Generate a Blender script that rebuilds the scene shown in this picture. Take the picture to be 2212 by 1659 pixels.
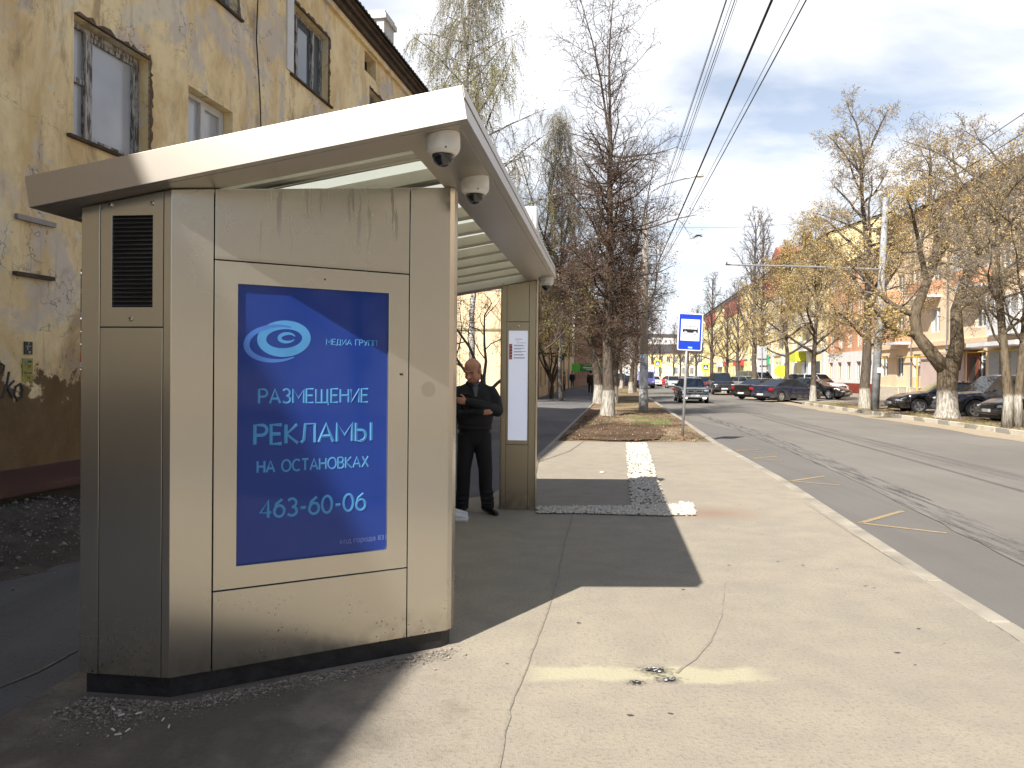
import bpy, math, random
from mathutils import Vector, Matrix
R = math.radians
for o in list(bpy.data.objects): bpy.data.objects.remove(o)
SC = bpy.context.scene
COL = SC.collection

# ------------------------------------------------------------------ camera
EYE = Vector((0, 0, 1.6)); FPX = 1659.0; PITCH = R(-0.40); ROLL = R(0.55); SHIFT = -13.0 / 2212
cam_d = bpy.data.cameras.new('camera'); cam = bpy.data.objects.new('camera', cam_d); COL.objects.link(cam)
cam_d.sensor_width = 36; cam_d.lens = 36 * FPX / 2212; cam_d.shift_y = SHIFT
cam_d.clip_start = 0.05; cam_d.clip_end = 4000
CR = Matrix.Rotation(R(90) + PITCH, 3, 'X') @ Matrix.Rotation(ROLL, 3, 'Z')
cam.matrix_world = Matrix.Translation(EYE) @ CR.to_4x4()
SC.camera = cam

# ------------------------------------------------------------------ sun, sky, exposure
SUN_AZ = R(34.5)      # shadows run forward and to the right by this much
SUN_EL = R(43.5)
to_sun = Vector((-math.sin(SUN_AZ) * math.cos(SUN_EL), -math.cos(SUN_AZ) * math.cos(SUN_EL), math.sin(SUN_EL)))
sd = bpy.data.lights.new('sun', 'SUN'); sd.energy = 5.0; sd.angle = R(0.55); sd.color = (1, .945, .86)
so = bpy.data.objects.new('sun', sd); COL.objects.link(so)
so.rotation_euler = (-to_sun).to_track_quat('-Z', 'Y').to_euler()
SC.view_settings.view_transform = 'Standard'; SC.view_settings.look = 'None'
SC.view_settings.gamma = 1; SC.view_settings.exposure = 0.90
SC.render.engine = 'CYCLES'
W = bpy.data.worlds.new('World'); SC.world = W; W.use_nodes = True
def world():
    n = W.node_tree.nodes; l = W.node_tree.links; n.clear()
    out = n.new('ShaderNodeOutputWorld')
    sky = n.new('ShaderNodeTexSky'); sky.sky_type = 'NISHITA'; sky.sun_disc = False
    sky.sun_elevation = SUN_EL; sky.sun_rotation = math.atan2(to_sun.x, to_sun.y)
    sky.air_density = 1.0; sky.dust_density = 1.2; sky.ozone_density = 1.0
    b1 = n.new('ShaderNodeBackground'); b1.inputs[1].default_value = .085
    l.new(sky.outputs[0], b1.inputs[0])
    tc = n.new('ShaderNodeTexCoord')
    sep = n.new('ShaderNodeSeparateXYZ'); l.new(tc.outputs['Generated'], sep.inputs[0])
    def math_(op, a, b=None, clamp=False):
        m = n.new('ShaderNodeMath'); m.operation = op; m.use_clamp = clamp
        for i, v in enumerate((a, b)):
            if v is None: continue
            if isinstance(v, (int, float)): m.inputs[i].default_value = v
            else: l.new(v, m.inputs[i])
        return m.outputs[0]
    # the cloud layer: direction projected on a flat ceiling
    z = math_('ADD', sep.outputs[2], .22)
    px = math_('DIVIDE', sep.outputs[0], z); py = math_('DIVIDE', sep.outputs[1], z)
    cb = n.new('ShaderNodeCombineXYZ'); l.new(px, cb.inputs[0]); l.new(py, cb.inputs[1])
    no = n.new('ShaderNodeTexNoise'); no.inputs['Scale'].default_value = 1.25; no.inputs['Detail'].default_value = 8
    no.inputs['Roughness'].default_value = .52; no.inputs['Distortion'].default_value = .35
    mp = n.new('ShaderNodeMapping'); mp.inputs['Location'].default_value = (3.35, 1.9, 0); mp.inputs['Rotation'].default_value = (0, 0, .6)
    mp.inputs['Scale'].default_value = (1.0, 1.5, 1)
    l.new(cb.outputs[0], mp.inputs[0]); l.new(mp.outputs[0], no.inputs['Vector'])
    cr = n.new('ShaderNodeValToRGB'); cr.color_ramp.elements[0].position = .39; cr.color_ramp.elements[1].position = .56
    l.new(no.outputs[0], cr.inputs[0])
    # cloud cover thinned behind the camera, out of view, for deeper shade
    cov = n.new('ShaderNodeMapRange'); cov.inputs[1].default_value = -.35; cov.inputs[2].default_value = .35
    cov.inputs[3].default_value = .03; cov.inputs[4].default_value = 1.0
    l.new(sep.outputs[1], cov.inputs[0])
    hz = n.new('ShaderNodeMapRange'); hz.inputs[1].default_value = .0; hz.inputs[2].default_value = .30
    hz.inputs[3].default_value = .85; hz.inputs[4].default_value = 0
    l.new(sep.outputs[2], hz.inputs[0])
    f = math_('MAXIMUM', cr.outputs[0], hz.outputs[0])
    # clouds cut off overhead, out of view, to lower the fill light
    zen = n.new('ShaderNodeMapRange'); zen.inputs[1].default_value = .50; zen.inputs[2].default_value = .68; zen.inputs[3].default_value = 1; zen.inputs[4].default_value = .05
    l.new(sep.outputs[2], zen.inputs[0]); cz = math_('MULTIPLY', cov.outputs[0], zen.outputs[0]); f = math_('MULTIPLY', f, cz)
    f = math_('ADD', math_('MULTIPLY', f, .66), math_('MULTIPLY', cz, .32), True)
    b2 = n.new('ShaderNodeBackground'); b2.inputs[0].default_value = (.94, .955, 1, 1); b2.inputs[1].default_value = .67
    mx = n.new('ShaderNodeMixShader'); l.new(f, mx.inputs[0]); l.new(b1.outputs[0], mx.inputs[1]); l.new(b2.outputs[0], mx.inputs[2])
    l.new(mx.outputs[0], out.inputs[0])
world()

def G(x, y, z=0.0):
    """Point at height z seen at pixel (x, y) of the 2212 x 1659 picture: used for where things stand on the ground."""
    d = CR @ Vector(((x - 1106) / FPX, (829.5 - y) / FPX + SHIFT * 2212 / FPX, -1))
    t = (z - EYE.z) / d.z
    p = EYE + d * t
    return Vector((p.x, p.y, z))

# ------------------------------------------------------------------ materials
def C(h):
    v = [int(h[i:i + 2], 16) / 255 for i in (0, 2, 4)]
    return tuple((c / 12.92 if c <= .04045 else ((c + .055) / 1.055) ** 2.4) for c in v)
class Nodes:
    def __init__(s, name):
        s.m = bpy.data.materials.new(name); s.m.use_nodes = True
        s.n = s.m.node_tree.nodes; s.l = s.m.node_tree.links
        s.b = s.n['Principled BSDF']; s.pos = None
    def co(s, kind='Position'):
        if kind == 'Position':
            g = s.n.new('ShaderNodeNewGeometry'); return g.outputs['Position']
        t = s.n.new('ShaderNodeTexCoord'); return t.outputs[kind]
    def map(s, v, scale=(1, 1, 1), loc=(0, 0, 0), rot=(0, 0, 0)):
        m = s.n.new('ShaderNodeMapping'); m.inputs['Scale'].default_value = scale; m.inputs['Location'].default_value = loc
        m.inputs['Rotation'].default_value = rot
        s.l.new(v, m.inputs[0]); return m.outputs[0]
    def noise(s, v, scale, detail=4, rough=.55, dist=0):
        t = s.n.new('ShaderNodeTexNoise'); t.inputs['Scale'].default_value = scale; t.inputs['Detail'].default_value = detail
        t.inputs['Roughness'].default_value = rough; t.inputs['Distortion'].default_value = dist
        s.l.new(v, t.inputs['Vector']); return t.outputs[0]
    def voro(s, v, scale, feature='F1', out=0, rnd=1):
        t = s.n.new('ShaderNodeTexVoronoi'); t.feature = feature; t.inputs['Scale'].default_value = scale
        t.inputs['Randomness'].default_value = rnd
        s.l.new(v, t.inputs['Vector']); return t.outputs[out]
    def ramp(s, v, a, b, lo=0, hi=1):
        m = s.n.new('ShaderNodeMapRange'); m.inputs[1].default_value = a; m.inputs[2].default_value = b
        m.inputs[3].default_value = lo; m.inputs[4].default_value = hi
        s.l.new(v, m.inputs[0]); return m.outputs[0]
    def math(s, op, a, b=None):
        m = s.n.new('ShaderNodeMath'); m.operation = op
        for i, v in enumerate((a, b)):
            if v is None: continue
            if isinstance(v, (int, float)): m.inputs[i].default_value = v
            else: s.l.new(v, m.inputs[i])
        return m.outputs[0]
    def mix(s, f, a, b, mode='MIX'):
        m = s.n.new('ShaderNodeMix'); m.data_type = 'RGBA'; m.blend_type = mode
        for i, v in ((0, f), (6, a), (7, b)):
            if isinstance(v, (int, float)): m.inputs[i].default_value = v
            elif isinstance(v, tuple): m.inputs[i].default_value = v if len(v) == 4 else (*v, 1)
            else: s.l.new(v, m.inputs[i])
        return m.outputs[2]
    def sep(s, v):
        t = s.n.new('ShaderNodeSeparateXYZ'); s.l.new(v, t.inputs[0]); return t.outputs
    def base(s, v):
        if isinstance(v, tuple): s.b.inputs['Base Color'].default_value = (*v, 1)
        else: s.l.new(v, s.b.inputs['Base Color'])
    def set(s, **k):
        for a, v in k.items():
            i = s.b.inputs[a.replace('_', ' ').title() if a != 'IOR' else a]
            if isinstance(v, (int, float)): i.default_value = v
            elif isinstance(v, tuple): i.default_value = v
            else: s.l.new(v, i)
        return s
    def bump(s, v, strength=.3, dist=.02):
        b = s.n.new('ShaderNodeBump'); b.inputs['Strength'].default_value = strength; b.inputs['Distance'].default_value = dist
        s.l.new(v, b.inputs['Height']); s.l.new(b.outputs[0], s.b.inputs['Normal'])
_mats = {}
def M(name, col, rough=.7, metal=0., var=.12, scale=6, bump=0, bscale=80, spec=.5, coord='Object', coat=0):
    """Plain surface with a little wear: colour varies by var, optional fine bump."""
    if name in _mats: return _mats[name]
    if isinstance(col, str): col = C(col)
    s = Nodes(name); v = s.co(coord)
    if var:
        n1 = s.noise(v, scale, 5)
        lo = tuple(c * (1 - var) for c in col); hi = tuple(min(1, c * (1 + var)) for c in col)
        s.base(s.mix(s.ramp(n1, .3, .7), lo, hi))
        s.set(roughness=s.ramp(n1, .3, .7, max(0, rough - .06), min(1, rough + .06)))
    else:
        s.base(col); s.set(roughness=rough)
    s.set(metallic=metal); s.b.inputs['Specular IOR Level'].default_value = spec
    s.b.inputs['Coat Weight'].default_value = coat; s.b.inputs['Coat Roughness'].default_value = .06
    if bump: s.bump(s.noise(v, bscale, 3), bump, .01)
    _mats[name] = s.m
    return s.m
def keep(s):
    _mats[s.m.name] = s.m; return s.m

# ------------------------------------------------------------------ mesh helpers
class MB:
    def __init__(s): s.v = []; s.f = []; s.mi = []
    def add(s, vs, fs, mi=0):
        b = len(s.v); s.v += [tuple(p) for p in vs]; s.f += [tuple(b + i for i in f) for f in fs]; s.mi += [mi] * len(fs); return s
    def box(s, x0, x1, y0, y1, z0, z1, mi=0, mat=None):
        vs = [Vector((x, y, z)) for z in (z0, z1) for y in (y0, y1) for x in (x0, x1)]
        if mat is not None: vs = [mat @ p for p in vs]
        return s.add(vs, [(0, 2, 3, 1), (4, 5, 7, 6), (0, 1, 5, 4), (2, 6, 7, 3), (0, 4, 6, 2), (1, 3, 7, 5)], mi)
    def prism(s, pts, z0, z1, mi=0):
        """Vertical prism on an xy outline (counter-clockwise); z0/z1 numbers or functions of (x, y)."""
        n = len(pts); a = z0 if callable(z0) else (lambda x, y: z0); b = z1 if callable(z1) else (lambda x, y: z1)
        vs = [(x, y, a(x, y)) for x, y in pts] + [(x, y, b(x, y)) for x, y in pts]
        return s.add(vs, [tuple(range(n - 1, -1, -1)), tuple(range(n, 2 * n))] + [(i, (i + 1) % n, n + (i + 1) % n, n + i) for i in range(n)], mi)
    def extrude(s, pts, d, mi=0):
        """Closed solid: polygon pts (3D) swept by vector d."""
        n = len(pts); d = Vector(d); vs = [Vector(p) for p in pts]; vs += [p + d for p in vs]
        return s.add(vs, [tuple(range(n - 1, -1, -1)), tuple(range(n, 2 * n))] + [(i, (i + 1) % n, n + (i + 1) % n, n + i) for i in range(n)], mi)
    def tube(s, pts, rad, n=6, cap=True, sx=1.0, sy=1.0, mi=0, rnd=False, ref=None):
        """Tube along pts; rad number or list; sx/sy stretch the section (numbers or lists)."""
        pts = [Vector(p) for p in pts]; m = len(pts)
        rad = [rad] * m if isinstance(rad, (int, float)) else list(rad)
        SX = [sx] * m if isinstance(sx, (int, float)) else list(sx); SY = [sy] * m if isinstance(sy, (int, float)) else list(sy)
        if rnd:
            d0 = (pts[0] - pts[1]).normalized(); d1 = (pts[-1] - pts[-2]).normalized()
            P = []; Q = []; X = []; Y = []
            for k in (1, .8, .45): P.append(pts[0] + d0 * rad[0] * k); Q.append(rad[0] * math.sqrt(max(.004, 1 - k * k))); X.append(SX[0]); Y.append(SY[0])
            P += pts; Q += rad; X += SX; Y += SY
            for k in (.45, .8, 1): P.append(pts[-1] + d1 * rad[-1] * k); Q.append(rad[-1] * math.sqrt(max(.004, 1 - k * k))); X.append(SX[-1]); Y.append(SY[-1])
            pts, rad, SX, SY = P, Q, X, Y; m = len(pts)
        b = len(s.v); a = None
        for i, p in enumerate(pts):
            t = (pts[min(i + 1, m - 1)] - pts[max(i - 1, 0)])
            t = t.normalized() if t.length > 1e-9 else Vector((0, 0, 1))
            if a is None:
                r = Vector(ref) if ref is not None else (Vector((1, 0, 0)) if abs(t.x) < .9 else Vector((0, 1, 0)))
                a = (r - t * r.dot(t)).normalized()
            else:
                a = (a - t * a.dot(t)); a = a.normalized() if a.length > 1e-6 else t.orthogonal().normalized()
            c = t.cross(a)
            for k in range(n):
                q = 2 * math.pi * k / n
                w = p + a * (math.cos(q) * rad[i] * SX[i]) + c * (math.sin(q) * rad[i] * SY[i])
                s.v.append((w.x, w.y, w.z))
        for i in range(m - 1):
            for k in range(n):
                k2 = (k + 1) % n
                s.f.append((b + i * n + k, b + i * n + k2, b + (i + 1) * n + k2, b + (i + 1) * n + k)); s.mi.append(mi)
        if cap:
            s.f.append(tuple(b + k for k in range(n - 1, -1, -1))); s.f.append(tuple(b + (m - 1) * n + k for k in range(n))); s.mi += [mi, mi]
        return s
    def ball(s, c, r, sc=(1, 1, 1), n=12, m=8, mi=0, rot=None):
        c = Vector(c); vs = []; fs = []
        for i in range(m + 1):
            th = math.pi * i / m
            for k in range(n):
                ph = 2 * math.pi * k / n
                p = Vector((r * sc[0] * math.sin(th) * math.cos(ph), r * sc[1] * math.sin(th) * math.sin(ph), r * sc[2] * math.cos(th)))
                if rot is not None: p = rot @ p
                vs.append(c + p)
        for i in range(m):
            for k in range(n):
                k2 = (k + 1) % n; fs.append((i * n + k, (i + 1) * n + k, (i + 1) * n + k2, i * n + k2))
        return s.add(vs, fs, mi)
    def lathe(s, prof, n=24, c=(0, 0, 0), mi=0, axis='Z', cap=True):
        """prof: list of (radius, height)."""
        vs = []; c = Vector(c)
        for r, h in prof:
            for k in range(n):
                q = 2 * math.pi * k / n
                p = (r * math.cos(q), r * math.sin(q), h)
                if axis == 'Y': p = (p[0], p[2], p[1])
                if axis == 'X': p = (p[2], p[0], p[1])
                vs.append(c + Vector(p))
        fs = [(i * n + k, i * n + (k + 1) % n, (i + 1) * n + (k + 1) % n, (i + 1) * n + k) for i in range(len(prof) - 1) for k in range(n)]
        if cap: fs.append(tuple(range(n - 1, -1, -1))); fs.append(tuple((len(prof) - 1) * n + k for k in range(n)))
        return s.add(vs, fs, mi)
    def build(s, name, mat, parent=None, smooth=False, bevel=0, loc=None, recalc=True):
        me = bpy.data.meshes.new(name); me.from_pydata(s.v, [], s.f)
        if recalc:
            import bmesh
            bm = bmesh.new(); bm.from_mesh(me)
            if len(bm.verts) < 60000: bmesh.ops.recalc_face_normals(bm, faces=bm.faces)
            bm.to_mesh(me); bm.free()
        for m in (mat if isinstance(mat, (list, tuple)) else [mat]): me.materials.append(m)
        if any(s.mi): me.polygons.foreach_set('material_index', s.mi)
        if smooth: me.polygons.foreach_set('use_smooth', [True] * len(me.polygons))
        me.update()
        o = bpy.data.objects.new(name, me); COL.objects.link(o)
        if parent is not None: o.parent = parent
        if loc is not None: o.location = loc
        if bevel:
            b = o.modifiers.new('bevel', 'BEVEL'); b.width = bevel; b.segments = 2; b.limit_method = 'ANGLE'; b.angle_limit = R(35)
        return o
def tag(o, label=None, cat=None, group=None, kind=None):
    if label: o['label'] = label
    if cat: o['category'] = cat
    if group: o['group'] = group
    if kind: o['kind'] = kind
    return o
def empty(name, loc=(0, 0, 0), rz=0, label=None, cat=None, group=None):
    o = bpy.data.objects.new(name, None); COL.objects.link(o); o.location = loc; o.rotation_euler = (0, 0, rz); o.empty_display_size = .2
    return tag(o, label, cat, group)
def children(o): return [c for c in bpy.data.objects if c.parent == o]
def bake(o, mods):
    """Apply modifiers given as (type, {settings}) to a fresh mesh object."""
    for t, kv in mods:
        m = o.modifiers.new(t, t)
        for k, v in kv.items(): setattr(m, k, v)
    dg = bpy.context.evaluated_depsgraph_get(); dg.update()
    me = bpy.data.meshes.new_from_object(o.evaluated_get(dg))
    o.modifiers.clear(); old = o.data; o.data = me; bpy.data.meshes.remove(old)
    return o
def text(s, size, mat, parent, loc, rot, name='lettering', align='LEFT', ext=.001, sx=1, bold=0):
    c = bpy.data.curves.new(name, 'FONT'); c.body = s; c.size = size; c.align_x = align; c.extrude = ext; c.offset = bold; c.resolution_u = 3
    o = bpy.data.objects.new(name, c); COL.objects.link(o)
    dg = bpy.context.evaluated_depsgraph_get(); dg.update()
    me = bpy.data.meshes.new_from_object(o.evaluated_get(dg)); bpy.data.objects.remove(o)
    me.materials.clear(); me.materials.append(mat)
    o = bpy.data.objects.new(name, me); COL.objects.link(o); o.parent = parent; o.location = loc; o.rotation_euler = rot; o.scale = (sx, 1, 1)
    return o

# ================================================================== the setting: ground, road, kerbs
def interp(T, d):
    if d <= T[0][0]: a, b = T[0], T[1]
    elif d >= T[-1][0]: a, b = T[-2], T[-1]
    else:
        for a, b in zip(T, T[1:]):
            if a[0] <= d <= b[0]: break
    return a[1] + (b[1] - a[1]) * (d - a[0]) / (b[0] - a[0])
RZ = -0.12
KN = [(-30, -.6), (4.9, 3.27), (5.9, 3.38), (8.36, 3.73), (11.6, 4.2), (18.2, 4.89), (26.8, 6.05), (57, 10.0), (82, 13.4), (110, 17.8), (160, 26), (260, 46)]     # near kerb: distance -> X
KF = [(-30, 9.7), (0, 12.7), (22.4, 14.95), (28.7, 15.6), (40, 16.5), (52.5, 18.3), (70, 19.6), (86, 21.6), (118, 27.2), (160, 35.0), (260, 57)]
WK = [(-30, -.9), (8, .1), (14.4, .44), (35.2, 3.48), (60, 7.1), (90, 11.4), (130, 18)]                   # walkway's right edge
near = lambda d: interp(KN, d); farx = lambda d: interp(KF, d); walk = lambda d: interp(WK, d)

def pavement_mat():
    s = Nodes('paving'); v = s.co()
    n0 = s.noise(v, .35, 5, .6); n1 = s.noise(v, 3.2, 6, .6); n2 = s.noise(v, 42, 3, .6); n3 = s.noise(v, 190, 2, .6)
    c = s.mix(s.ramp(n0, .35, .68), (.318, .283, .222), (.385, .335, .262))
    c = s.mix(s.ramp(n1, .38, .72, 0, .55), c, (.235, .215, .185))
    c = s.mix(s.ramp(n2, .52, .74, 0, .55), c, (.150, .135, .112)); n4 = s.voro(v, 150, out=1); c = s.mix(s.ramp(s.sep(n4)[0] if False else s.noise(v, 110, 2, .7),   .38, .62, .18, 0), c, (.13, .115, .095))
    big = s.noise(s.map(v, (1, .5, 1), (3, 1, 0)), .9, 6, .65); c = s.mix(s.ramp(big, .52, .66, 0, .35), c, (.33, .275, .225))
    sp = s.ramp(s.voro(v, 75), .0, .22, 1, 0)
    c = s.mix(s.math('MULTIPLY', sp, s.ramp(n3, .45, .6)), c, (.47, .43, .36))
    # long faint scuff streaks lying across the path
    vs = s.map(v, (1.2, 16, 1), rot=(0, 0, .15)); st = s.noise(vs, 1.6, 4, .6)
    c = s.mix(s.ramp(st, .62, .75, 0, .28), c, (.36, .32, .26))
    # reddish brick dust around the stone strip
    d = s.n.new('ShaderNodeVectorMath'); d.operation = 'DISTANCE'; s.l.new(s.map(v, (.75, 1, 0)), d.inputs[0]); p = G(1530, 1108); d.inputs[1].default_value = (p.x * .75, p.y, 0)
    dd = s.math('ADD', d.outputs['Value'], s.ramp(n1, .3, .7, -.2, .2))
    c = s.mix(s.ramp(dd, .0, .55, .55, 0), c, (.25, .13, .085))
    # broken older asphalt showing at the near left
    e4 = s.math('ADD', s.sep(v)[0], s.ramp(big, .3, .7, -.7, .7)); br_ = s.math('MULTIPLY', s.ramp(e4, -1.15, -1.0, 1, 0), s.ramp(n2, .35, .55, .6, 1)); c = s.mix(s.math('MULTIPLY', br_, .7), c, s.mix(s.ramp(n1, .4, .6), (.085, .078, .07), (.19, .165, .135)))
    # faded yellowish repair strip with soft edges
    pp_ = s.sep(v); a_ = G(1150, 1462); b__ = G(1640, 1450); w_ = s.ramp(n1, .3, .7, -.05, .05)
    my = s.math('ABSOLUTE', s.math('ADD', s.math('SUBTRACT', pp_[1], (a_.y + b__.y) / 2 + .0), w_)); mxx = s.math('ABSOLUTE', s.math('ADD', s.math('SUBTRACT', pp_[0], (a_.x + b__.x) / 2), w_))
    f_ = s.math('MULTIPLY', s.ramp(my, .07, .115, 1, 0), s.ramp(mxx, (b__.x - a_.x) * .42, (b__.x - a_.x) * .56, 1, 0)); c = s.mix(s.math('MULTIPLY', f_, .8), c, (.43, .40, .275))
    # soot round the burnt spots
    for qx, qy, qr in ((1414, 1449, .09), (1443, 1468, .07), (1374, 1475, .045)):
        d3 = s.n.new('ShaderNodeVectorMath'); d3.operation = 'DISTANCE'; s.l.new(s.map(v, (.7, 1, 0)), d3.inputs[0]); p3_ = G(qx, qy); d3.inputs[1].default_value = (p3_.x * .7, p3_.y, 0)
        e3 = s.math('ADD', d3.outputs['Value'], s.ramp(n2, .3, .7, -.035, .035)); c = s.mix(s.ramp(e3, qr * .15, qr, .85, 0), c, (.035, .035, .035))
    # grime near the foot of the kiosk
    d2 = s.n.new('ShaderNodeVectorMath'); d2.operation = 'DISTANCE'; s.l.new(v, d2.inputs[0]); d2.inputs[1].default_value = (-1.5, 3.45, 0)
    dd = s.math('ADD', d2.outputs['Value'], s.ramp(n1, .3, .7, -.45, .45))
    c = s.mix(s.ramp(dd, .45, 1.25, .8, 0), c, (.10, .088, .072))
    s.base(c); s.set(roughness=.9); s.b.inputs['Specular IOR Level'].default_value = .25
    s.bump(s.math('ADD', n3, s.math('MULTIPLY', n2, 1.2)), .6, .008)
    return keep(s)
def asphalt_mat(name, a, b, tyre=False, dark=.5):
    s = Nodes(name); v = s.co()
    n0 = s.noise(v, .22, 5, .6); n2 = s.noise(v, 60, 3, .65); n3 = s.noise(v, 260, 2, .6)
    c = s.mix(s.ramp(n0, .35, .65), a, b)
    c = s.mix(s.ramp(n2, .5, .75, 0, dark), c, tuple(x * .55 for x in a))
    vs = s.map(v, (3.5, .10, 1), rot=(0, 0, .105)); st = s.noise(vs, 1.0, 5, .6)
    c = s.mix(s.ramp(st, .48, .72, 0, .30), c, tuple(x * .70 for x in a))
    s.base(c); s.set(roughness=.85); s.b.inputs['Specular IOR Level'].default_value = .3
    s.bump(s.math('ADD', n3, n2), .35, .006)
    return keep(s)
def dirt_mat(name='soil', grass=.0, a=(.135, .088, .055), b=(.30, .22, .145)):
    s = Nodes(name); v = s.co()
    n0 = s.noise(v, .55, 6, .65); n1 = s.noise(v, 7, 6, .7); n2 = s.noise(v, 60, 3, .6)
    c = s.mix(s.ramp(n0, .40, .58), a, b)
    c = s.mix(s.ramp(n1, .45, .7, 0, .6), c, tuple(x * .6 for x in a))
    c = s.mix(s.ramp(n2, .62, .72, 0, .6), c, (.42, .36, .28))
    if grass:
        g = s.ramp(s.noise(v, .45, 5, .7), .52, .60, 0, grass)
        c = s.mix(s.math('MULTIPLY', g, s.ramp(n1, .3, .6)), c, (.13, .16, .045))
    s.base(c); s.set(roughness=.95); s.b.inputs['Specular IOR Level'].default_value = .1
    s.bump(s.math('ADD', n1, n2), .6, .03)
    return keep(s)
MP = pavement_mat()
MROAD = asphalt_mat('road_asphalt', (.165, .153, .136), (.210, .194, .171))
MBAY = asphalt_mat('bay_asphalt', (.140, .132, .121), (.168, .159, .146))
MWALK = asphalt_mat('old_asphalt', (.085, .085, .09), (.165, .162, .16))
MPARK = asphalt_mat('parking_asphalt', (.24, .21, .175), (.33, .29, .24))
MDIRT = dirt_mat('soil', .45); MDARK = dirt_mat('dug_soil', 0, (.075, .048, .030), (.13, .088, .058))
MVERGE = dirt_mat('verge_soil', .9, (.17, .12, .075), (.30, .235, .15))
MCONC = M('kerb_concrete', (.30, .27, .218), .85, var=.25, scale=2.5, bump=.3, coord='Object')

def sheet(name, lf, rf, ds, z, mat, cols=1, kind='structure', zf=None, thick=0):
    b = MB(); n = cols + 1
    for d in ds:
        a, c = lf(d), rf(d)
        for k in range(n):
            x = a + (c - a) * k / cols
            b.v.append((x, d, (zf(x, d) if zf else 0) + z))
    for i in range(len(ds) - 1):
        for k in range(cols):
            b.f.append((i * n + k, i * n + k + 1, (i + 1) * n + k + 1, (i + 1) * n + k)); b.mi.append(0)
    return tag(b.build(name, mat), kind=kind)
rng = lambda a, b, s: [a + (b - a) * i / s for i in range(s + 1)]
DS = sorted(set([-30, -15, 0, 4.92, 5.9, 8, 8.36, 11.6, 10, 12, 14.4, 16, 18.2, 22.4, 26.8, 28.7, 35.2, 40, 48, 52.5, 57, 60, 70, 82, 86, 90, 100, 110, 118, 130, 160, 200, 260]))
g = MB(); g.add([(-900, -200, -.16), (1600, -200, -.16), (1600, 2400, -.16), (-900, 2400, -.16)], [(0, 1, 2, 3)])
tag(g.build('ground', MVERGE), kind='structure')
sheet('road', lambda d: near(d) - .2, lambda d: farx(d) + .2, DS, RZ, MROAD)
# cross street and junction asphalt beyond the last trees
g = MB(); g.add([(-60, 104, -.128), (200, 104, -.128), (260, 300, -.128), (-60, 300, -.128)], [(0, 1, 2, 3)]); tag(g.build('side_road', MROAD), kind='structure')
# worn bay strip along the platform: smoother, darker asphalt inside the tyre track
track = [(-8, 2.9), (5, 4.35), (7.4, 4.75), (11.5, 5.45), (17, 6.25), (23.6, 7.05), (30, 7.6), (36, 8.3)]
bay = lambda d: interp(track, d)
bayd = [-8, -2, 2, 4.9, 5.9, 7.4, 8.36, 9, 11.5, 14, 17, 20, 23.6, 27, 30]
sheet('bus_bay', lambda d: near(d) + .02, lambda d: bay(d) - .02 if d < 24 else near(d) + .02 + (bay(24) - near(24)) * max(0, (30 - d) / 6), bayd, RZ + .004, MBAY)
# platform paving, walkway
plat_l = lambda d: walk(d) if d > 8 else -1.9 + .06 * d
plat_ds = [-30, -10, 0, 2, 3, 4.9, 5.9, 7, 8.36, 10, 11.6, 12.5, 14.4, 16, 18.05]
sheet('platform_paving', lambda d: -2.6 + .08 * d if d < 10 else walk(d) - .0 if d >= 12.5 else walk(12.5) - .25 * (12.5 - d), lambda d: near(d) - .14, plat_ds, 0.0, MP)
sheet('walkway', lambda d: -9.5 + .18 * d - .3, lambda d: walk(d) - .02, DS[:24], -.006, MWALK)
sheet('planting_strip', lambda d: walk(d) + .05, lambda d: near(d) - .14, [18.05, 20, 22.4, 24.5, 26.8, 29, 32, 35.2, 40, 44, 48, 52.5, 57, 64, 70, 82, 90, 100], -.02, MDIRT, 8,
      zf=lambda x, d: .03 * math.sin(x * 3.1 + d) * math.sin(d * 1.7))
# near kerb (flush concrete edge), far kerb of painted blocks, edging stone of the planting strip
def ribbon(name, line, w, z0, z1, ds, mat, side=1, kind='structure', seg=None):
    b = MB()
    for a, c in zip(ds, ds[1:]):
        g_ = .006 if seg else 0
        x0, x1 = line(a), line(c); e = (c - a) * g_
        b.extrude([(x0, a + e, z0), (x0 + side * w, a + e, z0), (x0 + side * w, a + e, z1), (x0, a + e, z1)], (x1 - x0, c - a - 2 * e, 0))
    return tag(b.build(name, mat, bevel=.012 if seg else 0), kind=kind)
ribbon('near_kerb', lambda d: near(d) - .15, .15, -.17, .006, [-30 + i for i in range(0, 150)], MCONC, seg=True)
def painted():
    s = Nodes('painted_kerb'); v = s.co(); p = s.sep(v)
    band = s.math('MODULO', s.math('ADD', s.math('MULTIPLY', p[1], .5), 50), 1.0)
    n1 = s.noise(v, 2.5, 5, .65)
    f = s.math('GREATER_THAN', s.math('ADD', band, s.ramp(n1, .3, .7, -.12, .12)), .58)
    c = s.mix(f, (.52, .48, .40), (.27, .26, .235)); c = s.mix(s.ramp(n1, .5, .7, 0, .6), c, (.30, .27, .22))
    s.base(c); s.set(roughness=.85); s.bump(s.noise(v, 60, 3), .3, .01); return keep(s)
ribbon('far_kerb', farx, .16, -.15, .035, [0 + i for i in range(0, 47)] + [], painted(), seg=True)
ribbon('kerb_beyond_gap', farx, .16, -.15, .035, [54 + i for i in range(0, 60)], painted(), seg=True)
ribbon('strip_edging', lambda d: walk(d), .08, -.05, .02, [12 + 1.0 * i for i in range(0, 52)], MCONC, seg=True)
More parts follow.
